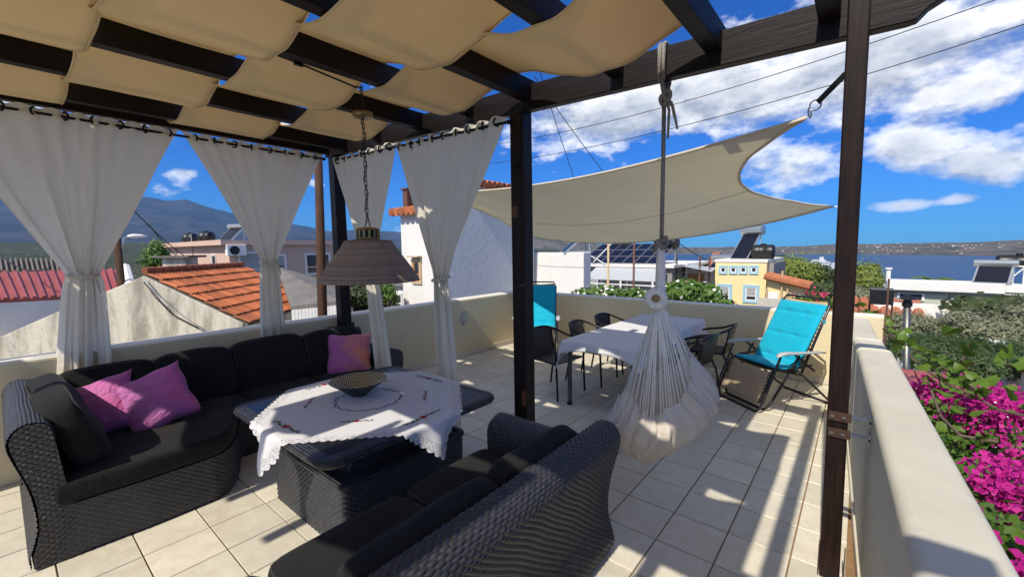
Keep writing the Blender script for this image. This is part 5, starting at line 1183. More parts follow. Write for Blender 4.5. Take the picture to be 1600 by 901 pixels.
pm('light_blue', (0.30, 0.52, 0.66), 0.6); pm('white_paint', (0.78, 0.78, 0.76), 0.5); pm('pane_glass', (0.03, 0.035, 0.045), 0.1, spec=0.7); pm('shutter_grey', (0.34, 0.35, 0.36), 0.6); pm('solar_panel', (0.008, 0.010, 0.018), 0.30, spec=0.35); pm('alu', (0.62, 0.62, 0.62), 0.35, 0.8); pm('tank_black', (0.010, 0.010, 0.011), 0.4); pm('awning_sheet', (0.55, 0.58, 0.58), 0.45, 0.2); pm('rust', (0.13, 0.06, 0.045), 0.8); pm('stone_trim', (0.55, 0.40, 0.24), 0.8); pm('timber', (0.42, 0.22, 0.09), 0.6); pm('glass_wool', (0.45, 0.48, 0.48), 0.25, 0.7)
GZ = -6.5
def bx_(name, m, parent, x0, x1, y0, y1, z0, z1, bevel=0.0, rot=0, piv=None):
    b = MB()
    if rot:
        cx, cy = piv; M = Matrix.Rotation(rot, 3, 'Z'); P = []
        for x, y, z in [(x0,y0,z0),(x1,y0,z0),(x1,y1,z0),(x0,y1,z0),(x0,y0,z1),(x1,y0,z1),(x1,y1,z1),(x0,y1,z1)]:
            q = M@Vector((x-cx, y-cy, z)); P.append((q.x+cx, q.y+cy, q.z))
        b.add(P, [(0,3,2,1),(4,5,6,7),(0,1,5,4),(1,2,6,5),(2,3,7,6),(3,0,4,7)])
    else: b.box(((x0+x1)/2, (y0+y1)/2, (z0+z1)/2), (x1-x0, y1-y0, z1-z0))
    return b.build(name, m, parent, bevel=bevel)
def win(parent, axis, c, a, z, w, h, trim, sash='white_paint', tw=0.12, sill=True, split=True, blind=0.0):
    """window in a wall: axis 'y' = wall faces -Y at y=c, axis 'x' = wall faces +X at x=c; a = centre along it"""
    def pt(u, d, zz): return (a+u, c-d, zz) if axis == 'y' else (c+d, a+u, zz)
    def bar(b, u0, u1, z0, z1, d0, d1):
        p, q = pt(u0, d0, z0), pt(u1, d1, z1); b.box(tuple((p[i]+q[i])/2 for i in range(3)), tuple(max(abs(p[i]-q[i]), 0.002) for i in range(3)))
    b = MB(); W, H = w/2, h/2
    for (u0, u1, z0, z1) in ((-W-tw, W+tw, H, H+tw), (-W-tw, W+tw, -H-tw, -H), (-W-tw, -W, -H, H), (W, W+tw, -H, H)): bar(b, u0, u1, z+z0, z+z1, -0.02, 0.06)
    fr = b.build('window', MATS[trim], parent)
    b = MB(); t = 0.05
    for (u0, u1, z0, z1) in ((-W, W, H-t, H), (-W, W, -H, -H+t), (-W, -W+t, -H+t, H-t), (W-t, W, -H+t, H-t)): bar(b, u0, u1, z+z0, z+z1, -0.02, 0.035)
    if split: bar(b, -W+t, W-t, z-H*0.35, z-H*0.35+t, -0.02, 0.033)
    b.build('sash', MATS[sash], fr)
    b = MB(); bar(b, -W+t*0.5, W-t*0.5, z-H+t*0.5, z+H-t*0.5, -0.02, 0.012); b.build('pane', MATS['pane_glass'], fr)
    if blind:
        b = MB(); bar(b, -W+t, W-t, z+H-t-blind*h, z+H-t, -0.01, 0.022); b.build('shutter', MATS['shutter_grey'], fr)
    return fr
def tank(label, c, r, l, ang=0.0, upright=False, legs=0.0):
    t = thing('water_tank', label, 'water tank', (c[0], c[1], c[2]-r)); b = MB()
    prof = [(0, -l/2), (r*0.55, -l/2+0.0), (r*0.93, -l/2+r*0.12), (r, -l/2+r*0.3), (r, -l*0.12), (r*0.97, -l*0.1), (r*0.97, l*0.1), (r, l*0.12), (r, l/2-r*0.3), (r*0.93, l/2-r*0.12), (r*0.55, l/2), (0, l/2)]
    L = MB().lathe(prof, 20); ca, sa = math.cos(ang), math.sin(ang)
    V = [(c[0]+p[0], c[1]+p[1], c[2]+p[2]) if upright else (c[0]+p[2]*ca-p[0]*sa, c[1]+p[2]*sa+p[0]*ca, c[2]+p[1]) for p in L.v]; b.add(V, L.f); b.build('barrel', MATS['tank_black'], t, smooth=True)
    b = MB(); b.lathe([(0, 0.06), (r*0.35, 0.06), (r*0.35, -0.05)], 12, (c[0], c[1], c[2]+(l/2 if upright else r))); b.build('lid', MATS['tank_black'], t)
    if legs:
        b = MB()
        for s in (-1, 1):
            x, y = c[0]+s*l*0.3*ca, c[1]+s*l*0.3*sa; b.box((x, y, c[2]-r*0.9-legs/2), (0.08, 0.08, legs)); 
        b.build('stand', MATS['alu'], t)
    return t
def solar_heater(label, base, w, h, tilt=40, ang=0.0, tank_r=0.28):
    """collector panel leaning back with its cylinder on top; base = middle of lower edge, panel faces -Y turned by ang"""
    t = thing('solar_heater', label, 'solar heater', tuple(base)); M = Matrix.Rotation(ang, 3, 'Z'); ti = R(tilt)
    W = lambda x, y, z: tuple(Vector(base)+M@Vector((x, y, z)))
    ly, lz = h*math.cos(ti), h*math.sin(ti)
    def sheet(u0, u1, v0, v1, d0, d1):
        P = []
        for d in (d0, d1):
            for u, v in ((u0, v0), (u1, v0), (u1, v1), (u0, v1)): P.append(W(u, v*math.cos(ti)+d*math.sin(ti), v*math.sin(ti)-d*math.cos(ti)))
        return MB().add(P, [(0,1,2,3),(7,6,5,4),(0,4,5,1),(1,5,6,2),(2,6,7,3),(3,7,4,0)])
    sheet(-w/2, w/2, 0, h, 0.0, 0.09).build('frame', MATS['alu'], t); sheet(-w/2+0.05, w/2-0.05, 0.05, h-0.05, -0.012, 0.02).build('panel', MATS['solar_panel'], t)
    b = MB(); b.tube([W(-w*0.62, ly+0.05, lz+tank_r*0.7), W(-w*0.60, ly+0.05, lz+tank_r*0.7), W(w*0.60, ly+0.05, lz+tank_r*0.7), W(w*0.62, ly+0.05, lz+tank_r*0.7)], [tank_r*0.6, tank_r, tank_r, tank_r*0.6], 18); b.build('cylinder', MATS['glass_wool'], t, smooth=False)
    b = MB()
    for s in (-1, 1): b.beam(W(s*w*0.46, ly+0.1, 0), W(s*w*0.46, ly+0.1, lz), 0.05, 0.05); b.beam(W(s*w*0.46, 0.05, 0.02), W(s*w*0.46, ly+0.1, 0.02), 0.05, 0.05)
    b.build('stand', MATS['alu'], t); return t

# ---- old gable house just beyond the left parapet
az = R(43); gd = np.array([-math.sin(az), math.cos(az), 0]); gg = np.array([math.cos(az), math.sin(az), 0])
AP = at(224, 431, 13.0); RE = atP(380, 505, AP, gg); RIDGE = atP(378, 411, AP, gd); EF = atP(488, 462, RE, gd)
LEa = atP(92, 486, AP, gg); LEb = atP(-60, 552, AP, gg); zb_ = GZ
gh = thing('gable_house', 'old grey concrete house with weathered gable and orange tiled roof', 'house', (AP[0], AP[1], zb_))
dl = float(np.dot(RIDGE-AP, gd)); dl = max(dl, 3.0)
poly = [AP, RE, np.array([RE[0], RE[1], zb_]), np.array([LEb[0], LEb[1], zb_]), LEb, LEa]
b = MB(); n = len(poly); V = [tuple(p) for p in poly]+[tuple(p+gd*0.3) for p in poly]; b.add(V, [tuple(range(n-1,-1,-1)), tuple(range(n, 2*n))]+[(i, (i+1) % n, n+(i+1) % n, n+i) for i in range(n)]); b.build('gable_wall', MATS['old_concrete'], gh, bevel=0.02)
b = MB(); P = [RE, RE+gd*dl, np.array([*(RE+gd*dl)[:2], zb_]), np.array([*RE[:2], zb_])]; b.add([tuple(p) for p in P], [(0,1,2,3)]); b.build('side_wall', MATS['old_concrete'], gh)
# right roof slope in barrel tiles
U0 = AP+gd*0.02+np.array([0, 0, 0.06]); dn = RE-AP; SL = np.linalg.norm(dn); dn = dn/SL; up_ = np.cross(gd, dn); up_ = up_/np.linalg.norm(up_)
if up_[2] < 0: up_ = -up_
b = MB(); q = [U0-up_*0.03, U0+gd*dl-up_*0.03, U0+gd*dl+dn*(SL+0.12)-up_*0.03, U0+dn*(SL+0.12)-up_*0.03]; b.add([tuple(p) for p in q]+[tuple(p-up_*0.06) for p in q], [(0,1,2,3),(7,6,5,4),(0,4,5,1),(1,5,6,2),(2,6,7,3),(3,7,4,0)]); rdk = b.build('roof', MATS['fibre_cement'], gh)
rows = 7; tl_ = (SL+0.14)/rows; cols = 34; tw_ = dl/cols
tm = MB()
def tfn(u, v):
    a = PI*u; rr = tw_*0.5*(1.04-0.10*(1-v)); p = gd*(-math.cos(a)*rr)+up_*(math.sin(a)*rr*0.75+0.035*v-0.005)+dn*(v*tl_*1.12); return tuple(p)
tm.grid(6, 1, tfn); tm.add([tuple(np.array(tfn(u, 1.0))) for u in np.linspace(0, 1, 7)]+[tuple(np.array(tfn(u, 1.0))-up_*0.022) for u in np.linspace(0, 1, 7)], [(i, i+1, i+8, i+7) for i in range(6)])
tme = bpy.data.meshes.new('roof_tile'); tme.from_pydata(tm.v, [], tm.f); tme.materials.append(MATS['roof_tile']); o0 = off(rdk)
for r_ in range(rows):
    for c in range(cols):
        p = U0+gd*((c+0.5)*tw_)+dn*(r_*tl_*0.985)+up_*(0.0+random.uniform(-0.006, 0.006)); o = bpy.data.objects.new('roof_tile', tme); COL.objects.link(o); o.parent = rdk; o.location = Vector(p)-o0; o.rotation_euler = (0, 0, random.uniform(-0.02, 0.02))
b = MB()
for c in range(15):
    p0 = U0+gd*(dl*c/15)+up_*0.05+np.array([0, 0, 0.03]); p1 = U0+gd*(dl*(c+1.12)/15)+np.array([0, 0, 0.06])+up_*0.05; b.tube([p0-up_*0.02, p1-up_*0.02], [0.075, 0.06], 8)
b.build('ridge_tiles', MATS['roof_tile'], rdk); 
# left slope: bare slab with a terracotta edge
b = MB(); a_, c_ = LEa*0.55+AP*0.45+np.array([0, 0, -0.10]), LEb+(LEb-LEa)*1.6+np.array([0, 0, 0.02]); q = [a_+gd*0.3, c_+gd*0.3, c_+gd*4.4+np.array([0, 0, 1.6]), a_+gd*4.4+np.array([0, 0, 0.05])]; b.add([tuple(p) for p in q]+[tuple(p-np.array([0, 0, 0.1])) for p in q], [(3,2,1,0),(4,5,6,7),(0,1,5,4),(1,2,6,5),(2,3,7,6),(3,0,4,7)]); b.build('slab_roof', MATS['grey_roof'], gh)
for k in (0.36, 0.62):
    b = MB(); p = a_+(c_-a_)*k+np.array([0, 0, 0.02]); b.beam(p+gd*0.35, p+gd*3.6+(c_-a_)*0.05, 0.16, 0.06); b.build('edge_tiles', MATS['far_tile'], gh)
# cables drooping on the gable
for k, (y0, y1) in enumerate(((436, 520), (440, 512))):
    p0, p1 = atP(228, y0, AP, gg)-gd*0.06, atP(330-k*16, y1, AP, gg)-gd*0.06; mid = (p0+p1)/2-np.array([0, 0, 0.12+0.1*k]); b = MB(); b.tube([p0, p0*0.6+mid*0.4-np.array([0, 0, 0.05]), mid, mid*0.5+p1*0.5, p1], 0.014, 6); b.build('cable', MATS['tank_black' if k else 'shutter_grey'], gh, smooth=True)
ch = at(282, 408, 15.2); 
ck = thing('chimney', 'squat plastered chimney with a flat cap behind the orange roof', 'chimney', tuple(ch-np.array([0, 0, 0.6])))
b = MB(); b.box(tuple(ch-np.array([0, 0, 0.25])), (0.62, 0.5, 0.7), az); b.build('stack', MATS['old_concrete'], ck); b = MB(); b.box(tuple(ch+np.array([0, 0, 0.13])), (0.95, 0.75, 0.06), az); b.build('cap', MATS['fibre_cement'], ck)

# ---- red metal roof and the fibre-cement roof behind it
rh = thing('red_roof_house', 'low white house with a ribbed red metal roof at far left', 'house', tuple(at(100, 470, 17)*np.array([1, 1, 0])+np.array([0, 0, GZ])))
rA, rB = at(-60, 427, 19), at(196, 420, 19.5); rD, rC = at(-40, 470, 15.6), at(222, 436, 17.2); rC = atP(206, 458, rD, (at(222, 450, 16.2)-at(-40, 468, 15.6))[:2])
nm = np.cross(rB-rA, rD-rA); nm /= np.linalg.norm(nm); nm = nm if nm[2] > 0 else -nm
b = MB(); q = [rA, rB, rC, rD]; b.add([tuple(p) for p in q]+[tuple(p-nm*0.08) for p in q], [(0,1,2,3),(7,6,5,4),(0,4,5,1),(1,5,6,2),(2,6,7,3),(3,7,4,0)]); rf = b.build('roof', MATS['red_sheet'], rh)
for i in range(1, 18):
    t = i/18; p0, p1 = rA+(rB-rA)*t+nm*0.02, rD+(rC-rD)*t+nm*0.02; b = MB(); b.beam(p0, p1, 0.07, 0.05, up=tuple(nm)); b.build('roof_rib', MATS['red_sheet'], rf)
b = MB(); P = [rD+np.array([0, 0.1, -0.1]), rC+np.array([0, 0.1, -0.1])]; b.add([tuple(P[0]), tuple(P[1]), (P[1][0], P[1][1], GZ), (P[0][0], P[0][1], GZ)], [(3,2,1,0)]); P2 = [rC+np.array([0, 0.1, -0.1]), rB+np.array([0, 0, -0.1])]; b.add([tuple(P2[0]), tuple(P2[1]), (P2[1][0], P2[1][1], GZ), (P2[0][0], P2[0][1], GZ)], [(0,1,2,3)]); b.build('wall', MATS['white_wall'], rh)
b = MB(); b.tube([rB+nm*0.05, rC+nm*0.05], 0.14, 8); b.build('verge', MATS['white_wall'], rh)
fh = thing('fibre_roof_house', 'house with a corrugated grey fibre-cement roof behind the red metal roof', 'house', tuple(at(40, 420, 25)*np.array([1, 1, 0])+np.array([0, 0, GZ])))
fA, fB, fC, fD = at(-80, 404, 28), at(108, 405, 27), at(112, 424, 23.5), at(-80, 424, 23.5); b = MB(); N_ = 46
def corr(u, v):
    p = (fA*(1-u)+fB*u)*(1-v)+(fD*(1-u)+fC*u)*v; return (p[0], p[1], p[2]+0.07*math.sin(u*N_*2*PI/2))
b.grid(N_*4, 2, corr); b.build('roof', MATS['fibre_cement'], fh, smooth=True); b = MB(); b.add([tuple(fD-np.array([0,0,.1])), tuple(fC-np.array([0,0,.1])), (fC[0], fC[1], GZ), (fD[0], fD[1], GZ)], [(3,2,1,0)]); b.build('wall', MATS['white_wall'], fh)

# ---- pink house
cP = at(357, 384, 30); X0, Yp = cP[0], cP[1]; zt = cP[2]; xl = atY(252, 384, Yp)[0]; yr = atX(547, 378, X0)[1]
ph_ = thing('pink_house', 'flat roofed pink house with water tanks beyond the tiled roof', 'house', (X0, Yp, GZ))
bx_('wall', MATS['pink_wall'], ph_, xl, X0, Yp, yr, GZ, zt+0.05); bx_('roof_slab', MATS['pink_wall'], ph_, xl-0.5, X0+0.25, Yp-0.45, yr+0.3, zt+0.052, zt+0.35)
for px, py, w_, h_ in ((335, 408, 0.75, 0.75), (280, 410, 0.9, 0.9)):
    p = atY(px, py, Yp); win(ph_, 'y', Yp, p[0], p[2], w_, h_, 'white_paint', tw=0.06, split=False)
for px, py, w_, h_, bl in ((497, 412, 1.6, 1.3, 0.0), (395, 414, 1.4, 1.5, 0.85), (430, 414, 1.2, 1.2, 0.5)):
    p = atX(px, py, X0); win(ph_, 'x', X0, p[1], p[2], w_, h_, 'white_paint', tw=0.08, blind=bl)
p = atX(369, 391, X0+0.25); ac = thing('air_conditioner', 'white air conditioner unit on the pink house wall', 'air conditioner', (X0, p[1], p[2]-0.3)); bx_('casing', MATS['white_paint'], ac, X0+0.02, X0+0.4, p[1]-0.5, p[1]+0.5, p[2]-0.32, p[2]+0.32, 0.02)
b = MB(); L = MB().lathe([(0, 0.012), (0.26, 0.012), (0.26, 0.0)], 20); b.add([(X0+0.402+q[2], p[1]-0.12+q[0], p[2]+q[1]) for q in L.v], L.f); b.build('fan_grille', MATS['tank_black'], ac)
for i, (px, lab) in enumerate(((297, 'left one of two black water tanks on the pink house roof'), (323, 'right one of two black water tanks on the pink house roof'))):
    p = atY(px, 371, Yp+1.6); tank(lab, (p[0], p[1], zt+0.35+0.42), 0.42, 0.95, R(30), legs=0)
p = atY(345, 372, Yp+1.6); solar_heater('pale slatted solar panel beside the tanks on the pink house', (p[0]+0.3, p[1], zt+0.36), 1.3, 1.5, 42, R(20), 0.18)
b = MB(); 
for px in (263, 274, 300): q = atY(px, 385, Yp-0.05); b.tube([(q[0], q[1], zt+0.9 if px == 300 else zt), (q[0], q[1], GZ+3)], 0.035, 6)
b.build('drain_pipes', MATS['shutter_grey'], ph_)

# ---- grey roofed shed and the poles by the left parapet
sh_ = thing('shed', 'small shed with a rough grey sloping roof right of the tiled house', 'shed', tuple(at(470, 470, 12)*np.array([1, 1, 0])+np.array([0, 0, GZ])))
sA, sB, sC, sD = at(432, 416, 15.5), at(540, 447, 14.2), at(540, 492, 11), at(452, 492, 11.4); q = [sA, sB, at(530, 470, 11.2), at(455, 478, 11.6)]
b = MB(); b.add([tuple(p) for p in q]+[tuple(p-np.array([0, 0, 0.1])) for p in q], [(0,1,2,3),(7,6,5,4),(0,4,5,1),(1,5,6,2),(2,6,7,3),(3,7,4,0)]); b.build('roof', MATS['grey_roof'], sh_)
b = MB(); lo, hi = q[3]-np.array([0, 0, .1]), q[2]-np.array([0, 0, .1])
for k in range(14):
    t0, t1 = k/14+0.004, (k+1)/14-0.004; p0, p1 = lo+(hi-lo)*t0, lo+(hi-lo)*t1; m_ = MB(); m_.add([tuple(p0), tuple(p1), (p1[0], p1[1], p1[2]-2.4), (p0[0], p0[1], p0[2]-2.4)], [(3,2,1,0)]); m_.build('plank', MATS['white_wall'], sh_, solid=0.03)
wp0, wp1 = atX(504, 492, -5.55), atX(497, 232, -5.62); b = MB(); b.tube([(wp0[0], wp0[1], GZ), tuple(wp0), tuple(wp1)], [0.075, 0.062, 0.05], 10); o = b.build('utility_pole', MATS['old_pole_wood'], smooth=True); tag(o, 'rough wooden utility pole beside the corner post, outside the parapet', 'pole')
lpz = at(183, 378, 17); sl2 = thing('street_lamp', 'street lamp on a wooden pole partly hidden by the leftmost curtain', 'street lamp', (lpz[0], lpz[1], GZ))
b = MB(); b.tube([(lpz[0], lpz[1], GZ), (lpz[0], lpz[1], lpz[2]+0.3)], [0.11, 0.09], 10); b.build('pole', MATS['old_pole_wood'], sl2, smooth=True)
le = at(206, 369, 17); b = MB(); b.tube([(lpz[0], lpz[1], lpz[2]-0.4), tuple((lpz+le)/2+np.array([0, 0, 0.05])), tuple(le)], 0.03, 6); b.build('arm', MATS['alu'], sl2)
b = MB(); dv = (le-lpz); dv[2] = 0; dv /= np.linalg.norm(dv); b.tube([le-dv*0.1, le+dv*0.02, le+dv*0.22, le+dv*0.36], [0.03, 0.07, 0.06, 0.025], 10); b.build('lamp_head', MATS['white_paint'], sl2, smooth=True)

# ---- tall white house behind the long curtain
XWH = -11.0; yc = atX(697, 400, XWH)[1]; xwl = atY(628, 400, yc)[0]
wh = thing('white_house', 'tall white plastered house behind the long curtain', 'house', (XWH, yc, GZ)); z1 = atY(640, 332, yc)[2]; z2 = atX(772, 292, XWH)[2]; ym = yc+1.2
bx_('wall', MATS['white_wall'], wh, xwl, XWH, yc, 14.9, GZ, z1); bx_('upper_wall', MATS['white_wall'], wh, xwl+0.3, XWH-0.003, ym, 14.897, z1+0.002, z2)
for k in range(9):
    x = xwl-0.3+k*(XWH-xwl+0.2)/9; b = MB(); b.tube([(x+0.15, yc-0.32, z1+0.02), (x+0.15, ym, z1+0.30)], [0.15, 0.13], 8); b.build('roof_tile', MATS['roof_tile'], wh)
for k in range(14):
    y = ym-0.3+k*0.28; b = MB(); b.tube([(XWH+0.22, y, z2+0.02), (XWH-1.2, y, z2+0.3)], [0.14, 0.12], 8); b.build('roof_tile', MATS['roof_tile'], wh)
p = atY(652, 424, yc); win(wh, 'y', yc, p[0], p[2], 0.34, 0.72, 'stone_trim', 'timber', 0.10)
b = MB(); b.box((p[0], yc-0.08, p[2]+0.55), (0.6, 0.3, 0.05)); b.build('window_hood', MATS['stone_trim'], wh)
ch2 = atY(637, 300, yc+0.8); b = MB(); b.box((ch2[0], ch2[1], z1+0.5), (0.28, 0.28, 1.0)); b.box((ch2[0], ch2[1], z1+1.02), (0.4, 0.4, 0.06)); b.build('chimney', MATS['rust'], wh)
sw = thing('small_white_house', 'small low white house with a barred window between the curtains', 'house', tuple(at(612, 470, 22)*np.array([1, 1, 0])+np.array([0, 0, GZ]))); q = at(612, 446, 22); bx_('wall', MATS['white_wall'], sw, q[0]-1.4, q[0]+1.0, q[1], q[1]+4, GZ, q[2]); win(sw, 'y', q[1], q[0]+0.35, q[2]-0.75, 0.9, 0.7, 'white_paint', tw=0.07)
b = MB(); b.box((q[0]-0.2, q[1]+2, q[2]+0.03), (2.7, 4.4, 0.06)); b.build('roof', MATS['grey_roof'], sw)

# ---- white wall right of the central post
YW = 15.0; wx0, wx1 = atY(815, 400, YW)[0], atY(912, 400, YW)[0]; zw = atY(870, 394.5, YW)[2]
ww = thing('white_annex', 'plain white cube shaped annex right of the central post', 'house', ((wx0+wx1)/2, YW, GZ)); bx_('wall', MATS['white_wall'], ww, wx0, wx1, YW, YW+0.6, GZ, zw, 0.03)
b = MB(); b.box((wx0+0.6, YW+0.3, zw+0.02), (0.9, 0.5, 0.04)); b.build('ledge', MATS['grey_wall'], ww)
p = atY(878, 394, YW+0.3); solar_heater('solar heater turned edge-on above the white annex', (p[0], p[1], zw-0.0), 1.0, 1.3, 40, R(-50), 0.2)

# ---- house with the photovoltaic roof
YS = 25.0; sx0, sx1 = atY(908, 430, YS)[0], atY(1050, 430, YS)[0]; zs = atY(980, 417, YS)[2]
ph = thing('solar_house', 'grey house with a metal awning and a roof full of solar panels', 'house', ((sx0+sx1)/2, YS, GZ)); bx_('wall', MATS['grey_wall'], ph, sx0-3, sx1, YS, YS+8, GZ, zs); bx_('roof_slab', MATS['white_wall'], ph, sx0-3.2, sx1+0.2, YS-0.3, YS+8.2, zs+0.002, zs+0.16)
ax0, ax1 = atY(916, 430, YS-1.6)[0], atY(1028, 430, YS-1.6)[0]; za0, za1 = zs-0.05, atY(975, 438, YS-1.8)[2]
for k in range(22):
    xa = ax0+(ax1-ax0)*k/22; xb = ax0+(ax1-ax0)*(k+0.94)/22; b = MB(); b.add([(xa, YS-0.31, za0), (xb, YS-0.31, za0), (xb, YS-1.8, za1), (xa, YS-1.8, za1)], [(3,2,1,0)]); b.build('awning_sheet', MATS['awning_sheet'], ph, solid=0.03)
for px in (970, 1020, 918):
    q = atY(px, 440, YS-1.75); b = MB(); b.box((q[0], YS-1.75, (za1+GZ+3)/2), (0.09, 0.09, za1-GZ-3)); b.build('awning_post', MATS['white_paint'], ph)
b = MB(); b.box(((ax0+ax1)/2, YS-1.75, za1-0.25), (ax1-ax0+2, 0.05, 0.06)); b.build('awning_rail', MATS['white_paint'], ph)
for px, w_ in ((952, 1.5), (1003, 1.9), (930, 0.9)):
    q = atY(px, 448, YS); win(ph, 'y', YS, q[0], q[2], w_, 1.3, 'white_paint', 'white_paint', 0.09, blind=0.7)
lw = atY(975, 462, YS-2.4); bx_('garden_wall', MATS['white_wall'], ph, sx0-2, sx1+2, YS-2.6, YS-2.4, GZ, lw[2]+0.35)
pv0, pv1 = atY(905, 413, YS+0.1), atY(1028, 413, YS+0.1); NC, NR = 7, 3; zpv = zs+0.22; pw = (pv1[0]-pv0[0])/NC
for c in range(NC):
    for r_ in range(NR):
        x0 = pv0[0]+pw*c+0.03; x1 = x0+pw-0.06; t0, t1 = r_/NR, (r_+0.96)/NR; yy = lambda t: YS+0.1+3.3*t; zz = lambda t: zpv+1.25*t; sk = 0.0
        b = MB(); P = [(x0+sk*t0, yy(t0), zz(t0)), (x1+sk*t0, yy(t0), zz(t0)), (x1+sk*t1, yy(t1), zz(t1)), (x0+sk*t1, yy(t1), zz(t1))]; b.add(P+[(p[0], p[1]+0.03, p[2]-0.06) for p in P], [(0,1,2,3),(7,6,5,4),(0,4,5,1),(1,5,6,2),(2,6,7,3),(3,7,4,0)]); pn = b.build('panel_frame', MATS['alu'], ph)
        ctr = np.mean(np.array(P), 0); P2 = [tuple(ctr+(np.array(p)-ctr)*np.array([0.93, 0.90, 0.90])+np.array([0, -0.012, 0.012])) for p in P]; MB().add(P2, [(0,1,2,3)]).build('solar_panel', MATS['solar_panel'], pn)
b = MB()
for c in range(NC+1):
    x = pv0[0]+pw*c; b.beam((x, YS+3.4, zs+0.16), (x, YS+3.4, zpv+1.2), 0.06, 0.06); b.beam((x, YS+0.12, zs+0.14), (x, YS+0.12, zpv), 0.06, 0.06)
b.build('panel_stand', MATS['alu'], ph)
q = atY(971, 381.5, YS+4); tk = thing('water_tank', 'square black water tank standing above the solar panels', 'water tank', (q[0], q[1], zs+0.16)); bx_('tank', MATS['tank_black'], tk, q[0]-0.62, q[0]+0.62, q[1]-0.5, q[1]+0.5, q[2]-0.5, q[2]+0.5, 0.06); bx_('stand', MATS['alu'], tk, q[0]-0.55, q[0]+0.55, q[1]-0.45, q[1]+0.45, zs+0.165, q[2]-0.502)
q = atY(1047, 379, YS+3); tank('black barrel water tank at the right end of the solar panel roof', tuple(q), 0.45, 1.1, 0.0, legs=1.3)
for px in (945, 1008, 1022): q = atY(px, 388, YS+5); solar_heater('small solar heater seen over the panels, %s' % {945: 'left of the square tank', 1008: 'right of the square tank', 1022: 'next to the barrel tank'}[px], (q[0], q[1], q[2]-0.6), 0.8, 0.9, 40, 0.0, 0.22)
b = MB(); q = atY(945, 400, YS-0.4); b.beam((q[0]-0.8, YS-0.4, zs+0.3), (q[0]+0.5, YS-0.4, zs+1.5), 0.05, 0.05); b.beam((q[0]-1.6, YS-0.4, zs+1.0), (q[0]+0.0, YS-0.4, zs+0.2), 0.05, 0.05); o = b.build('aerial', MATS['white_paint']); tag(o, 'white aerial mast leaning in front of the solar panels', 'aerial')

# ---- white shed with a canopy
YC = 27.0; c0_, c1_ = atY(1056, 430, YC)[0], atY(1120, 430, YC)[0]; zc = atY(1085, 421, YC)[2]
cs = thing('canopy_house', 'small white building with a light metal canopy left of the yellow house', 'house', ((c0_+c1_)/2, YC, GZ)); bx_('wall', MATS['white_wall'], cs, c0_, c1_, YC, YC+5, GZ, zc)
b = MB(); p0, p1, p2, p3 = atY(1053, 413, YC-0.2), atY(1112, 424, YC-2.4), atY(1118, 420, YC), atY(1070, 411, YC+1.5); b.add([tuple(p) for p in (p0, p1, p2, p3)], [(0,1,2,3)]); b.build('canopy', MATS['awning_sheet'], cs, solid=0.05)
for px in (1057, 1093, 1108):
    q = atY(px, 430, YC-1.5); b = MB(); b.box((q[0], q[1], q[2]-1.0), (0.08, 0.08, 4.2)); b.build('post', MATS['rust' if px != 1057 else 'grey_metal'], cs)
q = atY(1059, 422, YC-0.01); win(cs, 'y', YC, q[0]+0.25, q[2], 0.5, 0.9, 'white_paint', tw=0.08); q = atY(1087, 440, YC); bx_('door', MATS['timber'], cs, q[0]-0.5, q[0]+0.5, YC-0.05, YC+0.02, q[2]-1.6, q[2]+0.5)

# ---- yellow house
YY = 26.0; y0_, y1_ = atY(1117, 440, YY)[0], atY(1197, 440, YY)[0]; zy = atY(1157, 409.5, YY)[2]
yh = thing('yellow_house', 'yellow two-storey house with pale blue window surrounds', 'house', ((y0_+y1_)/2, YY, GZ)); bx_('wall', MATS['yellow_wall'], yh, y0_, y1_, YY, YY+6, GZ, zy); bx_('coping', MATS['white_wall'], yh, y0_-0.04, y1_+0.04, YY-0.04, YY+6.04, zy+0.002, zy+0.14)
for px in (1130, 1146, 1161.5, 1178): q = atY(px, 421.5, YY); win(yh, 'y', YY, q[0], q[2], 0.27, 0.30, 'light_blue', 'white_paint', 0.085, split=False)
for px, py in ((1132, 457), (1173.5, 459)): q = atY(px, py, YY); win(yh, 'y', YY, q[0], q[2], 0.52, 0.72, 'light_blue', 'white_paint', 0.13, blind=0.5)
xs1 = atY(1211, 420, YY+1)[0]; bx_('side_block', MATS['grey_wall'], yh, y1_+0.002, xs1, YY+0.6, YY+5, GZ, zy-0.05)
a1_ = atY(1257, 450, YY-0.6)[0]; zr_ = atY(1205, 437, YY-0.6)[2]; zr2 = atY(1257, 449, YY-0.6)[2]; an_ = thing('yellow_annex', 'low yellow annex with an orange tiled roof beside the yellow house', 'house', ((y1_+a1_)/2, YY, GZ))
b = MB(); xa_ = atY(1199, 440, YY-0.6)[0]; P = [(xa_, zr_), (a1_, zr2), (a1_, GZ), (xa_, GZ)]; b.prism(P[::-1], lambda x, z: (x, YY-0.6, z), lambda x, z: (x, YY+0.5, z)); b.build('wall', MATS['yellow_wall'], an_)
for k in range(5):
    yk = YY-0.9+k*0.32; b = MB(); b.tube([(xa_-0.1, yk, zr_+0.20), (a1_+0.25, yk, zr2+0.08)], [0.16, 0.16], 6); b.build('roof_tile', MATS['far_tile'], an_)
q = atY(1206, 467, YY-0.6); bx_('door', MATS['white_paint'], an_, q[0]-0.28, q[0]+0.28, YY-0.66, YY-0.59, q[2]-1.2, q[2]+0.36, 0.01)
b = MB()
for px in (1198, 1221, 1230): q = atY(px, 460, YY-0.75); b.tube([(q[0], q[1], GZ), (q[0], q[1], q[2]+(1.2 if px == 1221 else 0.3))], 0.05, 6)
b.build('drain_pipe', MATS['stone_trim'], an_)
q = atY(1150, 408, YY+1.2); solar_heater('large solar water heater on the yellow house roof', (q[0]+0.1, q[1], zy+0.14), 1.05, 1.9, 50, R(-22), 0.27)
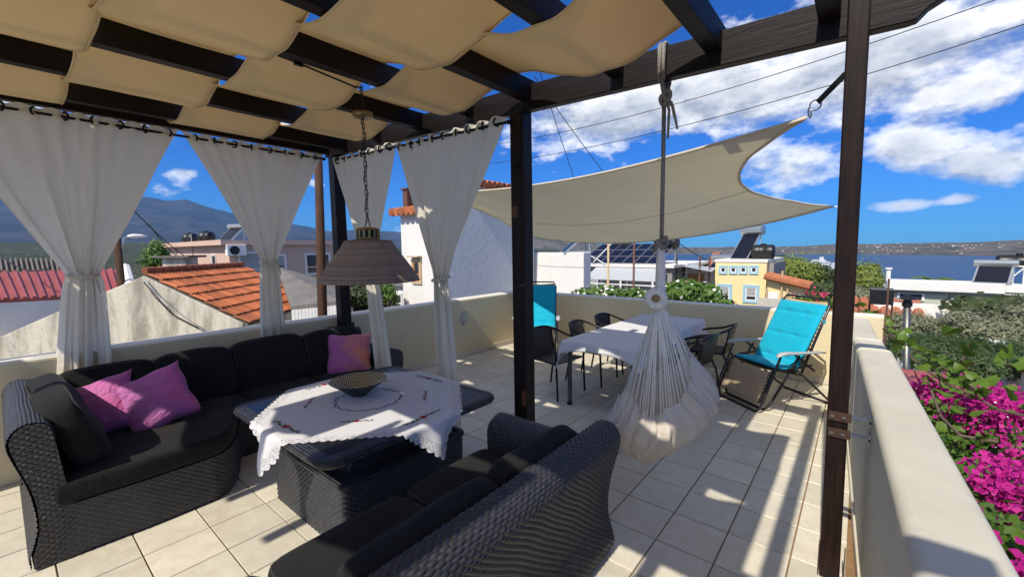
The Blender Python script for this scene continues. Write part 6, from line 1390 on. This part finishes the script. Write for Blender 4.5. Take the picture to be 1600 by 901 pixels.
q = atY(1192, 403, YY+1.5); tank('black barrel water tank lying on the yellow house roof', (q[0], q[1], zy+0.14+0.40), 0.40, 1.15, 0.0)
q = atY(1171, 404, YY+2.5); tank('small dark water tank between the solar heater and the barrel on the yellow house', (q[0], q[1], zy+0.14+0.35), 0.34, 0.8, R(80))
q = atY(1104, 412, YY+3); solar_heater('grey solar heater low beside the left of the yellow house', (q[0], q[1], q[2]-0.9), 1.5, 1.8, 35, R(-30), 0.26)
q = atY(1120, 398, YY+6); b = MB(); b.box((q[0], q[1], q[2]-0.6), (0.8, 0.8, 1.0)); b.box((q[0], q[1], q[2]+0.0), (0.5, 0.5, 0.3)); o = b.build('red_chimney', MATS['far_tile']); tag(o, 'stubby red chimney behind the yellow house roof', 'chimney')

# ---- sage green house at right
gP = at(1386, 438.6, 21); gz = gP[2]; GY = gP[1]; sg = thing('sage_house', 'long pale sage green house with white fascia above the shrubs', 'house', (gP[0], GY, GZ)); gx1 = atY(1572, 445, GY)[0]
bx_('wall', MATS['sage_wall'], sg, gP[0]+0.12, gx1+9, GY+0.3, GY+7, GZ, gz-0.62); bx_('roof_slab', MATS['white_wall'], sg, gP[0], gx1, GY, GY+1.3, gz-0.328, gz, 0.02); bx_('wing_wall', MATS['sage_wall'], sg, gx1+0.002, gx1+9, GY+0.1, GY+1.2, gz-0.8, gz-0.28); bx_('roof_slab', MATS['white_wall'], sg, gx1+0.004, gx1+9, GY+0.05, GY+1.3, gz-0.278, gz-0.05, 0.02)
bx_('upper_wall', MATS['sage_wall'], sg, gP[0]+0.121, gx1-0.001, GY+0.302, GY+1.2, gz-0.619, gz-0.329); bx_('soffit', MATS['grey_wall'], sg, gP[0]+0.1, gx1-0.05, GY+0.2, GY+0.301, gz-0.42, gz-0.33)
def sgw(px0, px1, py0, py1, k=0.22):
    p, q = atY(px0, py0, GY+0.3), atY(px1, py1, GY+0.3); f = bx_('window', MATS['white_paint'], sg, p[0], q[0], GY+0.24, GY+0.31, q[2], p[2])
    w_, h_ = q[0]-p[0], p[2]-q[2]; bx_('pane', MATS['pane_glass'], f, p[0]+w_*k, q[0]-w_*k, GY+0.235, GY+0.28, q[2]+h_*k, p[2]-h_*k)
sgw(1486, 1508, 465, 479); sgw(1402, 1444, 457, 470, 0.1)
b = MB(); q = atY(1388, 430, GY+0.2); b.tube([(q[0], q[1], gz), (q[0], q[1], gz+0.42)], 0.07, 12); b.tube([(q[0], q[1], gz+0.42), (q[0], q[1], gz+0.48)], 0.11, 12); b.build('vent_pipe', MATS['white_paint'], sg)
q = atY(1546, 449, GY+0.15); solar_heater('solar water heater sloping on the sage house roof', (q[0], GY+0.15, gz+0.01), 0.85, 0.95, 36, R(-16), 0.12)
q = atY(1592, 409, GY+1.6); tank('black water tank on a white stand at the right picture edge', tuple(q), 0.24, 1.1, 0.0, legs=0.8)
b = MB(); zr0, zr1 = gz-0.05, gz+0.55
for px in (1573, 1583, 1600): q = atY(px, 430, GY+1.0); b.tube([(q[0], q[1], zr0), (q[0], q[1], zr1)], 0.025, 6)
q0, q1 = atY(1572, 430, GY+1.0), atY(1602, 430, GY+1.0); b.tube([(q0[0], q0[1], zr1), (q1[0], q1[1], zr1)], 0.025, 6); b.tube([(q0[0], q0[1], zr0+0.05), (q1[0], q1[1], zr1)], 0.02, 6); o = b.build('white_railing', MATS['white_paint']); tag(o, 'white tubular railing on the sage house roof beside the heater', 'railing')
q = atY(1565, 415, GY+2.5); b = MB(); b.lathe([(0.12, -0.6), (0.12, 0), (0.17, 0.02), (0.17, 0.1), (0.10, 0.14), (0.13, 0.26), (0.0, 0.30)], 12, tuple(q-np.array([0, 0, 0.15]))); o = b.build('chimney_cowl', MATS['tank_black']); tag(o, 'small dark chimney cowl behind the sage house heater', 'chimney')

# ---- terrace next door, below the right parapet
pm('pale_concrete', (0.60, 0.57, 0.50), 0.85, var=(2, 0.3)); nb = thing('neighbour_roof', 'pale flat neighbouring roof below the right parapet', 'house', (1.6, 12, GZ))
bx_('roof', MATS['pale_concrete'], nb, 0.30, 2.0, 6.7, 15.5, GZ, -0.55); bx_('low_wall', MATS['white_wall'], nb, 0.31, 1.99, 15.3, 15.498, -0.548, 0.15); bx_('low_wall', MATS['white_wall'], nb, 1.82, 1.998, 8.5, 15.29, -0.546, 0.02)
q = at(1300, 478, 16); cw = thing('rendered_wall', 'beige rendered wall behind the turquoise chair and geraniums', 'wall', (q[0], q[1], GZ)); bx_('wall', MATS['pale_concrete'], cw, q[0]-2.0, q[0]+0.9, q[1], q[1]+0.3, GZ, q[2]+0.10)
q = at(1368, 497, 14.5); tr = thing('tiled_lean_to', 'low terracotta tiled roof edge right of the tall post', 'roof', (q[0], q[1], GZ)); bx_('wall', MATS['pale_concrete'], tr, q[0]-0.9, q[0]+0.95, q[1], q[1]+1.6, GZ, q[2]-0.12)
for k in range(9): b = MB(); x = q[0]-0.9+k*0.22; b.tube([(x, q[1]-0.15, q[2]-0.05), (x, q[1]+1.6, q[2]+0.3)], 0.11, 8); b.build('roof_tile', MATS['far_tile'], tr)
q = at(1377, 463, 10.5); sgn = thing('header_tank', 'dark square header tank on thin rusty legs right of the tall post', 'water tank', (q[0], q[1], -0.55)); bx_('tank', MATS['tank_black'], sgn, q[0]-0.17, q[0]+0.17, q[1]-0.15, q[1]+0.15, q[2]-0.14, q[2]+0.15, 0.01)
for dx in (-0.16, 0.16):
    b = MB(); b.tube([(q[0]+dx, q[1], -0.9), (q[0]+dx, q[1], q[2]-0.12)], 0.014, 6); b.build('leg', MATS['rust'], sgn)
q = at(1388, 450, 9.0); b = MB(); b.tube([(q[0], q[1], -0.6), (q[0], q[1], q[2]+0.15)], 0.014, 6); o = b.build('steel_rod', MATS['rust']); tag(o, 'thin dark steel rod standing beside the header tank', 'rod')
q = at(1418, 467, 7.4); fp = thing('flue_pipe', 'metal flue pipe with a pointed cap in front of the shrubs', 'flue', (q[0], q[1], -1.2)); b = MB(); b.tube([(q[0]+0.10, q[1]-0.02, -1.4), (q[0], q[1], q[2]-0.06)], 0.036, 12); b.build('pipe', MATS['galvanised'], fp, smooth=True)
MB().lathe([(0.04, -0.10), (0.052, -0.09), (0.052, -0.04), (0.042, -0.04), (0.042, 0.0), (0.105, 0.0), (0.015, 0.055), (0, 0.06)], 14, tuple(q)).build('cap', MATS['tank_black'], fp, smooth=False)
# power poles and wires
for px, top_, D_, m_, lab in ((951, 340, 19.0, 'stone_trim', 'pale straight utility pole in front of the solar house'), (991, 372, 20.0, 'rust', 'rusty red utility pole with a cross arm in front of the solar house')):
    q = at(px, top_, D_); t = thing('utility_pole', lab, 'pole', (q[0], q[1], GZ)); b = MB(); b.tube([(q[0], q[1], GZ), tuple(q)], [0.06, 0.045], 10); b.build('shaft', MATS[m_], t, smooth=True)
    if px == 991:
        b = MB(); b.beam((q[0]-0.55, q[1], q[2]-0.15), (q[0]+0.45, q[1], q[2]+0.1), 0.07, 0.07); b.build('cross_arm', MATS['rust'], t)
        for dx in (-0.5, 0.4): b = MB(); b.tube([(q[0]+dx, q[1], q[2]-0.1), (q[0]+dx, q[1], q[2]+0.2)], 0.05, 8); b.build('insulator', MATS['tank_black'], t)
def wire(label, p0, p1, sag=0.3, r=0.009, n=24):
    b = MB(); p0, p1 = np.array(p0), np.array(p1); b.tube([p0+(p1-p0)*t-np.array([0, 0, sag*4*t*(1-t)]) for t in np.linspace(0, 1, n)], r, 5); o = b.build('overhead_wire', MATS['tank_black']); tag(o, label, 'wire', 'overhead wires')
wire('upper long wire crossing the clouds behind the pergola beam', at(700, 235, 17), at(1720, -60, 12), 0.5)
wire('lower long wire crossing the sky above the shade sail', at(700, 262, 17), at(1760, -15, 12), 0.5)
wire('highest wire showing between canvas strip and beam', at(660, 215, 17), at(1500, -70, 12), 0.4, 0.008)
wire('thin steep wire left of the hammock rope, ending behind the sail', at(840, 100, 13), at(915, 330, 15), 0.1, 0.010)
wire('second steep wire just right of the first, ending behind the sail', at(835, 120, 13), at(1000, 340, 15), 0.1, 0.012)
wire('dark wire descending from behind the sail towards the yellow house', at(1000, 330, 24), at(1104, 406, 28), 0.2, 0.03)
wire('dark wire sloping down in front of the mountain and pink house', at(205, 325, 15), at(352, 422, 26), 0.5, 0.016)
wire('second wire sloping past the pink house to the tiled roof', at(232, 350, 20), at(325, 415, 28), 0.6, 0.014)
wire('pale cable between leftmost curtain and the fibre-cement roof', at(-20, 378, 18), at(75, 420, 15), 0.3, 0.016)
# ================================================================== PLANTS
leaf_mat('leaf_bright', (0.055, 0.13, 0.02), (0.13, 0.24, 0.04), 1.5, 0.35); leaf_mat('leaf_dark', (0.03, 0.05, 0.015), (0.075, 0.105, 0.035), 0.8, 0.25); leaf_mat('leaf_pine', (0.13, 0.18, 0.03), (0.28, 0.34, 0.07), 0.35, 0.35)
leaf_mat('leaf_olive', (0.11, 0.13, 0.07), (0.30, 0.31, 0.20), 1.2, 0.3); leaf_mat('leaf_fir', (0.03, 0.06, 0.02), (0.075, 0.125, 0.045), 1.2, 0.25); leaf_mat('leaf_vine', (0.055, 0.13, 0.015), (0.17, 0.29, 0.035), 3.0, 0.4, 0.45); leaf_mat('bract', (0.46, 0.012, 0.22), (0.66, 0.03, 0.36), 2.5, 0.35, 0.6); leaf_mat('leaf_palm', (0.07, 0.14, 0.035), (0.14, 0.22, 0.06), 1.0, 0.3)
pm('bark', (0.12, 0.085, 0.06), 0.9, var=(9, 0.5), bump=(14, 0.02)); pm('twig', (0.14, 0.10, 0.07), 0.9); pm('white_petal', (0.8, 0.8, 0.74), 0.7); pm('pink_petal', (0.60, 0.05, 0.16), 0.6)
def tree(name, label, cat, base, crown_c, rad, n, leaf, m, trunk_r, seed, clumps=60, group=None, spread=0.22, aspect=0.5):
    rs = np.random.default_rng(seed); t = thing(name, label, cat, tuple(base), group); P, N = crown_points(crown_c, rad, n, clumps, spread, rs); V, F = leaf_quads(P, N, leaf, aspect, rs)
    o = quick('crown', V, F, MATS[m], t); o['kind'] = 'stuff'
    b = MB(); c = np.array(crown_c, float); bs = np.array(base, float); b.tube([bs, bs*0.5+c*0.5+np.array([0.1, 0, 0]), c-np.array([0, 0, rad[2]*0.2])], [trunk_r, trunk_r*0.8, trunk_r*0.5], 8)
    for k in range(7):
        d = rs.normal(size=3); d[2] = abs(d[2])*0.6; d /= np.linalg.norm(d); s = bs*0.25+c*0.75-np.array([0, 0, rad[2]*0.3]); e = c+d*np.array(rad)*0.8; b.tube([s, s*0.5+e*0.5+np.array([0, 0, 0.05*rad[2]]), e], [trunk_r*0.5, trunk_r*0.3, trunk_r*0.1], 6)
    b.build('trunk', MATS['bark'], t, smooth=True); return t
def gz_at(x, y): r = math.hypot(x, y); return float(ground_fn(np.array(math.atan2(-x, y)), np.array(r), np.array(x), np.array(y)))
def far_tree(px, py, D, rx, rz, n, leaf, m, seed, label, clumps=70, name='pine_tree', cat='tree', group='trees above the bay'):
    c = at(px, py, D); tree(name, label, cat, (c[0], c[1], gz_at(c[0], c[1])), c, (rx, rx, rz), n, leaf, m, 0.25, seed, clumps, group)
far_tree(1238, 428, 58, 2.8, 2.2, 9000, 0.34, 'leaf_pine', 1, 'rounded pine tree behind the yellow annex, left of the others')
far_tree(1268, 436, 60, 2.5, 2.0, 8000, 0.34, 'leaf_dark', 2, 'darker pine tree in the middle behind the terracotta roof')
far_tree(1298, 442, 66, 2.5, 1.7, 7000, 0.34, 'leaf_pine', 3, 'light green pine tree half hidden by the tall post')
far_tree(1352, 440, 62, 1.9, 2.3, 8000, 0.34, 'leaf_pine', 4, 'tall pine tree right of the tall post above the bay')
far_tree(1285, 455, 48, 2.2, 0.9, 6000, 0.30, 'leaf_dark', 5, 'low dark bushy tree below the pines and above the geraniums')
far_tree(1217, 411, 75, 1.7, 1.2, 5000, 0.34, 'leaf_dark', 6, 'dark pine crown just right of the yellow house tanks')
far_tree(1345, 463, 45, 1.5, 0.9, 5000, 0.26, 'leaf_olive', 7, 'grey green olive tree below the tall pine right of the post')
far_tree(562, 466, 17, 0.95, 0.8, 9000, 0.14, 'leaf_dark', 8, 'dark leafy tree behind the pendant lamp', name='broadleaf_tree', group='trees beyond the left parapet')
far_tree(598, 464, 16, 0.55, 0.55, 4000, 0.13, 'leaf_bright', 9, 'lighter leafy tree between the two curtains by the white house', name='broadleaf_tree', group='trees beyond the left parapet')
far_tree(246, 408, 33, 0.8, 1.3, 3500, 0.22, 'leaf_bright', 10, 'small green tree against the left wall of the pink house', name='broadleaf_tree', group='trees beyond the left parapet')
# leafy white-flowering shrubs behind the far parapet
def shrub(px, py, D, rx, rz, n, leaf, m, seed, label, flowers=0, group='shrubs behind the far parapet', name='shrub', aspect=0.45, clumps=40, ry=None, spread=0.24):
    c = at(px, py, D); rs = np.random.default_rng(seed); base = (c[0], c[1], gz_at(c[0], c[1])); t = thing(name, label, 'shrub', base, group)
    P, N = crown_points(c, (rx, ry or rx*0.7, rz), n, clumps, spread, rs); V, F = leaf_quads(P, N, leaf, aspect, rs, 0.06); o = quick('foliage', V, F, MATS[m], t); o['kind'] = 'stuff'
    b = MB()
    for k in range(6):
        e = c+rs.normal(size=3)*np.array([rx, rx*0.5, rz])*0.45; b.tube([(base[0]+rs.normal()*0.1, base[1], base[2]), ((base[0]+e[0])/2, (base[1]+e[1])/2, (base[2]+e[2])/2+0.2), tuple(e)], [0.04, 0.03, 0.012], 6)
    b.build('stem', MATS['bark'], t)
    if flowers:
        i = rs.integers(0, n, flowers); V, F = leaf_quads(P[i]+N[i]*0.05, N[i], leaf*0.55, 0.9, rs); o = quick('flowers', V, F, MATS['white_petal'], t); o['kind'] = 'stuff'
    return t
shrub(936, 463, 11.0, 0.70, 0.26, 1500, 0.16, 'leaf_bright', 31, 'white flowering shrub behind the far parapet next to the white annex', 160)
shrub(988, 466, 11.0, 0.55, 0.28, 1100, 0.16, 'leaf_bright', 32, 'sparse leafy shrub behind the far parapet in front of the rusty pole', 60)
shrub(1062, 461, 10.5, 0.60, 0.34, 2400, 0.15, 'leaf_bright', 33, 'bright green shrub behind the far parapet right of the hammock rope', 60)
shrub(1095, 463, 10.5, 0.50, 0.28, 2000, 0.15, 'leaf_bright', 34, 'bright green shrub behind the far parapet beside the yellow house', 40)
shrub(1133, 476, 9.6, 0.20, 0.12, 250, 0.13, 'leaf_bright', 35, 'small sprig of leaves peeping over the far parapet below the yellow house')
# big shrubs below the sage house
shrub(1432, 520, 12.5, 0.62, 0.50, 14000, 0.07, 'leaf_olive', 41, 'grey green bushy shrub below the sage house, behind the flue pipe', 0, 'large shrubs below the sage house', clumps=40, ry=0.6, spread=0.20)
shrub(1540, 536, 12.0, 0.86, 0.68, 20000, 0.07, 'leaf_olive', 42, 'silvery broad bush below the small square window of the sage house', 0, 'large shrubs below the sage house', clumps=46, ry=0.8, spread=0.19)
shrub(1462, 556, 9.5, 0.72, 0.32, 20000, 0.07, 'leaf_fir', 43, 'dark feathery conifer shrub in front of the grey bush', 0, 'large shrubs below the sage house', aspect=0.22, clumps=90, ry=0.9)
shrub(1560, 566, 9.3, 0.75, 0.30, 18000, 0.07, 'leaf_fir', 44, 'dark feathery conifer shrub at the right edge behind the bougainvillea', 0, 'large shrubs below the sage house', aspect=0.22, clumps=80, ry=0.8)
shrub(1482, 528, 12.8, 0.56, 0.46, 12000, 0.07, 'leaf_olive', 46, 'rounded grey green bush between the flue pipe and the small square window', 0, 'large shrubs below the sage house', clumps=36, ry=0.6, spread=0.20)
shrub(1606, 530, 12.2, 0.72, 0.70, 16000, 0.07, 'leaf_olive', 47, 'silvery bush cut off by the right picture edge', 0, 'large shrubs below the sage house', clumps=40, ry=0.8, spread=0.19)
c = at(1562, 480, 15.5); tree('fig_tree', 'dark leaved small tree poking above the silvery bush', 'tree', (c[0], c[1], gz_at(c[0], c[1])), c, (0.9, 0.7, 0.35), 900, 0.26, 'leaf_dark', 0.08, 45, 18, aspect=0.6)
# palm crown behind the sage house
pc = at(1457, 440, 34); pt_ = thing('palm_tree', 'palm tree crown showing above the sage house roof', 'tree', (pc[0], pc[1], GZ-4)); b = MB(); b.tube([(pc[0], pc[1], GZ-4), tuple(pc)], [0.3, 0.24], 8); b.build('trunk', MATS['bark'], pt_)
for k in range(22):
    a = 2*PI*k/22+random.uniform(-.1, .1); el_ = random.uniform(0.1, 1.2); b = MB(); dh = np.array([math.cos(a), math.sin(a), 0]); L_ = random.uniform(1.1, 1.7)
    sp_ = [pc+dh*L_*t*math.cos(el_*(1-0.6*t))+np.array([0, 0, L_*t*math.sin(el_)-0.75*L_*t*t]) for t in np.linspace(0, 1, 7)]; sd = np.array([-dh[1], dh[0], 0])
    V = []
    for i, p in enumerate(sp_): w_ = 0.20*math.sin(PI*min(1, 0.15+i/6*0.85)); V += [p+sd*w_-np.array([0, 0, w_*0.5]), p, p-sd*w_-np.array([0, 0, w_*0.5])]
    b.add(V, [(i*3+j, i*3+j+1, i*3+j+4, i*3+j+3) for i in range(6) for j in (0, 1)]); b.build('frond', MATS['leaf_palm'], pt_)

# ---- bougainvillea beside the right parapet
bg_ = thing('bougainvillea', 'magenta bougainvillea in full bloom outside the right parapet', 'flowering shrub', (1.6, 3.2, -4.6)); rs = np.random.default_rng(77)
def bush_surface(n, z_shift=0.0):
    """points on the leaning face of the hedge: below the coping, falling away to the right"""
    y = rs.uniform(0.9, 6.2, n); x = 0.36+np.abs(rs.normal(size=n))*0.0+rs.uniform(0, 2.5, n)**1.0
    top = 0.72-0.10*np.clip(y-3.0, 0, 9)-0.04*np.clip(3.0-y, 0, 9)-0.16*x+0.28*(fbm(x*1.6, y*1.6, 3, 6)-0.5)*2+0.10*np.sin(y*3.1+x*2)
    z = top+z_shift-np.abs(rs.normal(size=n))*0.10; k = ~((x < 0.68) & (y > 4.85)); return np.stack([x, y, z], 1)[k]
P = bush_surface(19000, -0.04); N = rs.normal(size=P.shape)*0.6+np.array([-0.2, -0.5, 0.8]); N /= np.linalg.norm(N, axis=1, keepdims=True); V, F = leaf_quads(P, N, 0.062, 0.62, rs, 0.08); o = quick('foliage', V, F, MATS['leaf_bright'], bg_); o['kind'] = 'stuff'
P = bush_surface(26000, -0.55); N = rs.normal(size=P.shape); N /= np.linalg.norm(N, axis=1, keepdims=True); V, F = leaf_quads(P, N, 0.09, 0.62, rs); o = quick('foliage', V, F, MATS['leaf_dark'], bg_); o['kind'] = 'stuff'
P0 = bush_surface(3800, 0.05); dens = fbm(P0[:, 0]*1.3+4, P0[:, 1]*1.3, 3, 2); P0 = P0[(dens > 0.41)]
P = np.repeat(P0, 22, 0)+rs.normal(size=(len(P0)*22, 3))*np.array([0.05, 0.05, 0.04]); N = rs.normal(size=P.shape)*0.8+np.array([-0.2, -0.4, 0.7]); N /= np.linalg.norm(N, axis=1, keepdims=True); V, F = leaf_quads(P, N, 0.036, 0.80, rs, 0.15); o = quick('flowers', V, F, MATS['bract'], bg_); o['kind'] = 'stuff'
i = rs.integers(0, len(P), 500); V, F = leaf_quads(P[i]+np.array([0, 0, 0.02]), N[i], 0.014, 0.9, rs); o = quick('blossom_eyes', V, F, MATS['white_petal'], bg_); o['kind'] = 'stuff'
b = MB()
for k in range(14):
    y = rs.uniform(1.2, 5.8); x = rs.uniform(0.6, 2.6); b.tube([(x+0.3, y+0.1, -4.6), (x+0.1, y, -2), (x, y+rs.normal()*0.2, 0.1)], [0.05, 0.035, 0.01], 6)
b.build('stem', MATS['bark'], bg_)
# ---- leafy vine trailing along the outside of the right parapet; every large leaf is its own piece
vn = thing('vine', 'bright green large leaved vine trailing along the outside of the right parapet', 'vine', (0.5, 5.0, -4.6))
lm = MB(); ol_ = [(0, 0), (0.34, -0.06), (0.46, 0.30), (0.27, 0.70), (0.0, 1.06), (-0.27, 0.70), (-0.46, 0.30), (-0.34, -0.06)]
lm.add([(0, 0, 0), (0, 0.35, -0.06), (0, 0.7, -0.09), (0, 1.06, -0.24)]+[(x, y, 0.22*abs(x)-0.20*y*y+0.03*math.sin(9*y)) for x, y in ol_[1:4]]+[(x, y, 0.22*abs(x)-0.20*y*y+0.03*math.sin(9*y)) for x, y in ol_[5:]], [(0,4,1),(1,4,5),(1,5,2),(2,5,6),(2,6,3),(0,1,9),(1,8,9),(1,2,8),(2,7,8),(2,3,7)])
lme = bpy.data.meshes.new('leaf'); lme.from_pydata(lm.v, [], lm.f); lme.materials.append(MATS['leaf_vine']); lme.polygons.foreach_set('use_smooth', [True]*len(lme.polygons))
def vine_run(pts, n, size, spread=0.09):
    pts = [np.array(p) for p in pts]
    b = MB(); b.tube(pts, 0.008, 6); b.build('stem', MATS['twig'], vn)
    for k in range(n):
        f_ = rs.uniform(0, len(pts)-1.001); i = int(f_); p = pts[i]+(pts[i+1]-pts[i])*(f_-i)+rs.normal(size=3)*np.array([spread, spread, spread*0.8])
        o = bpy.data.objects.new('leaf', lme); COL.objects.link(o); o.parent = vn; o.location = Vector(p)-off(vn); s = size*rs.uniform(0.55, 1.2); o.scale = (s, s, s)
        o.rotation_euler = (R(rs.uniform(-20, 85)), R(rs.uniform(-50, 50)), R(rs.uniform(-180, 180)))
def outp(px, py, X): p = atX(px, py, X); return p
vine_run([at(1335, 477, 7.8), at(1362, 497, 7.2), at(1385, 515, 6.6), at(1405, 532, 6.0), at(1432, 548, 5.3), at(1462, 565, 4.9), at(1498, 590, 4.5), at(1530, 612, 4.2)], 110, 0.085, 0.06)
vine_run([at(1420, 555, 5.0), at(1450, 580, 4.6), at(1480, 600, 4.3), at(1515, 615, 4.1), at(1560, 640, 3.9), at(1605, 650, 3.8)], 50, 0.075, 0.08)
vine_run([at(1500, 575, 4.6), at(1508, 550, 4.6), at(1515, 535, 4.6)], 12, 0.10, 0.05)
vine_run([at(1455, 610, 4.0), at(1470, 650, 3.6), at(1500, 680, 3.3), at(1560, 690, 3.3)], 18, 0.06, 0.07)
vine_run([at(1560, 850, 2.2), at(1585, 860, 2.2), at(1610, 890, 2.1), at(1600, 830, 2.3)], 34, 0.055, 0.07)
vine_run([at(1590, 575, 4.5), at(1605, 590, 4.3), at(1600, 560, 4.6)], 14, 0.09, 0.07)
# ---- geraniums on the far right corner of the parapet
gt = thing('geranium', 'pink flowering geranium on the far parapet behind the turquoise chair', 'plant', (-0.35, 6.58, 0.9)); pm('terracotta', (0.36, 0.15, 0.08), 0.8)
b = MB(); b.box((-0.42, 6.62, 0.93), (0.62, 0.14, 0.05)); b.build('planter', MATS['terracotta'], gt, bevel=0.01)
P = np.stack([rs.uniform(-0.72, -0.12, 420), rs.uniform(6.50, 6.68, 420), 0.955+np.abs(rs.normal(size=420))*0.055], 1); N = rs.normal(size=P.shape)+np.array([0, -0.6, 0.7]); N /= np.linalg.norm(N, axis=1, keepdims=True); V, F = leaf_quads(P, N, 0.055, 0.8, rs, 0.05); o = quick('foliage', V, F, MATS['leaf_vine'], gt); o['kind'] = 'stuff'
for k in range(7):
    c = np.array([rs.uniform(-0.68, -0.14), 6.55, 1.03+rs.uniform(0.0, 0.10)]); P = c+rs.normal(size=(26, 3))*0.018; N = rs.normal(size=P.shape)+np.array([0, -0.5, 0.5]); N /= np.linalg.norm(N, axis=1, keepdims=True); V, F = leaf_quads(P, N, 0.024, 0.9, rs); o = quick('flower', V, F, MATS['pink_petal'], gt); o['kind'] = 'stuff'
    b = MB(); b.tube([(c[0], 6.60, 0.95), tuple(c)], 0.003, 4); b.build('stem', MATS['twig'], gt)
# ---- bits of garden below: dry bank, grey stone block, red tiles
b = MB()
def bank(u, v):
    x, y = 0.9+3.4*u, 3.0+6.5*v; return (x, y, -1.1-0.35*u+0.25*math.sin(x*3+y*2)*0.3+0.5*(v > 0.6)*(v-0.6))
b.grid(20, 24, bank); pm('dry_earth', (0.28, 0.20, 0.12), 0.95, var=(5, 0.5), bump=(9, 0.08)); o = b.build('garden_bank', MATS['dry_earth'], smooth=True); o['kind'] = 'structure'
q = at(1600, 530, 8.0); b = MB(); b.box((q[0]+0.50, q[1], q[2]-1.3), (0.9, 0.5, 2.7)); o = b.build('stone_pillar', MATS['grey_wall'], bevel=0.03); tag(o, 'grey stone pillar at the right picture edge among the flowers', 'pillar')
rt = thing('red_tile_ledge', 'small ledge of red tiles below the vine outside the right parapet', 'ledge', (0.62, 3.8, -0.2)); q = atZ(1436, 586, 0.42)
for k in range(3):
    for j in range(3): b = MB(); b.box((q[0]-0.10+k*0.16, q[1]-0.24+j*0.20, q[2]-0.02), (0.15, 0.19, 0.03)); b.build('tile', MATS['red_sheet'], rt, bevel=0.004)
b = MB(); b.box((q[0]+0.06, q[1]-0.04, q[2]-2.4), (0.5, 0.62, 4.7)); b.build('support', MATS['pale_concrete'], rt)
wf = thing('wire_fence', 'white wire mesh fence panel below the vine outside the right parapet', 'fence', (0.5, 5.2, -0.5)); a0_, a1_ = atX(1390, 545, 0.50), atX(1425, 600, 0.52)
b = MB()
for k in range(13):
    t = k/12; p = a0_+(a1_-a0_)*t; b.tube([(p[0], p[1], p[2]-0.5), (p[0], p[1], p[2]+0.08)], 0.003, 4)
for j in range(7): b.tube([a0_+np.array([0, 0, -0.5+j*0.09]), a1_+np.array([0, 0, -0.5+j*0.09])], 0.003, 4)
o = b.build('mesh', MATS['white_paint'], wf); o['kind'] = 'stuff'

# ------------------------------------------------------------------ air
hz = MB(); hz.box((-8000, 8600, 680), (25000, 23500, 1510)); m = bpy.data.materials.new('air'); m.use_nodes = True; nt = m.node_tree; nt.nodes.clear(); out = nd(nt, 'ShaderNodeOutputMaterial'); pv_ = nd(nt, 'ShaderNodeVolumePrincipled')
pv_.inputs['Color'].default_value = (0.22, 0.52, 1.0, 1); pv_.inputs['Density'].default_value = 3.4e-5; pv_.inputs['Anisotropy'].default_value = 0.0; nt.links.new(pv_.outputs[0], out.inputs['Volume'])
o = hz.build('haze', m); o['kind'] = 'stuff'; o['label'] = 'thin blue haze of the air over land and bay'
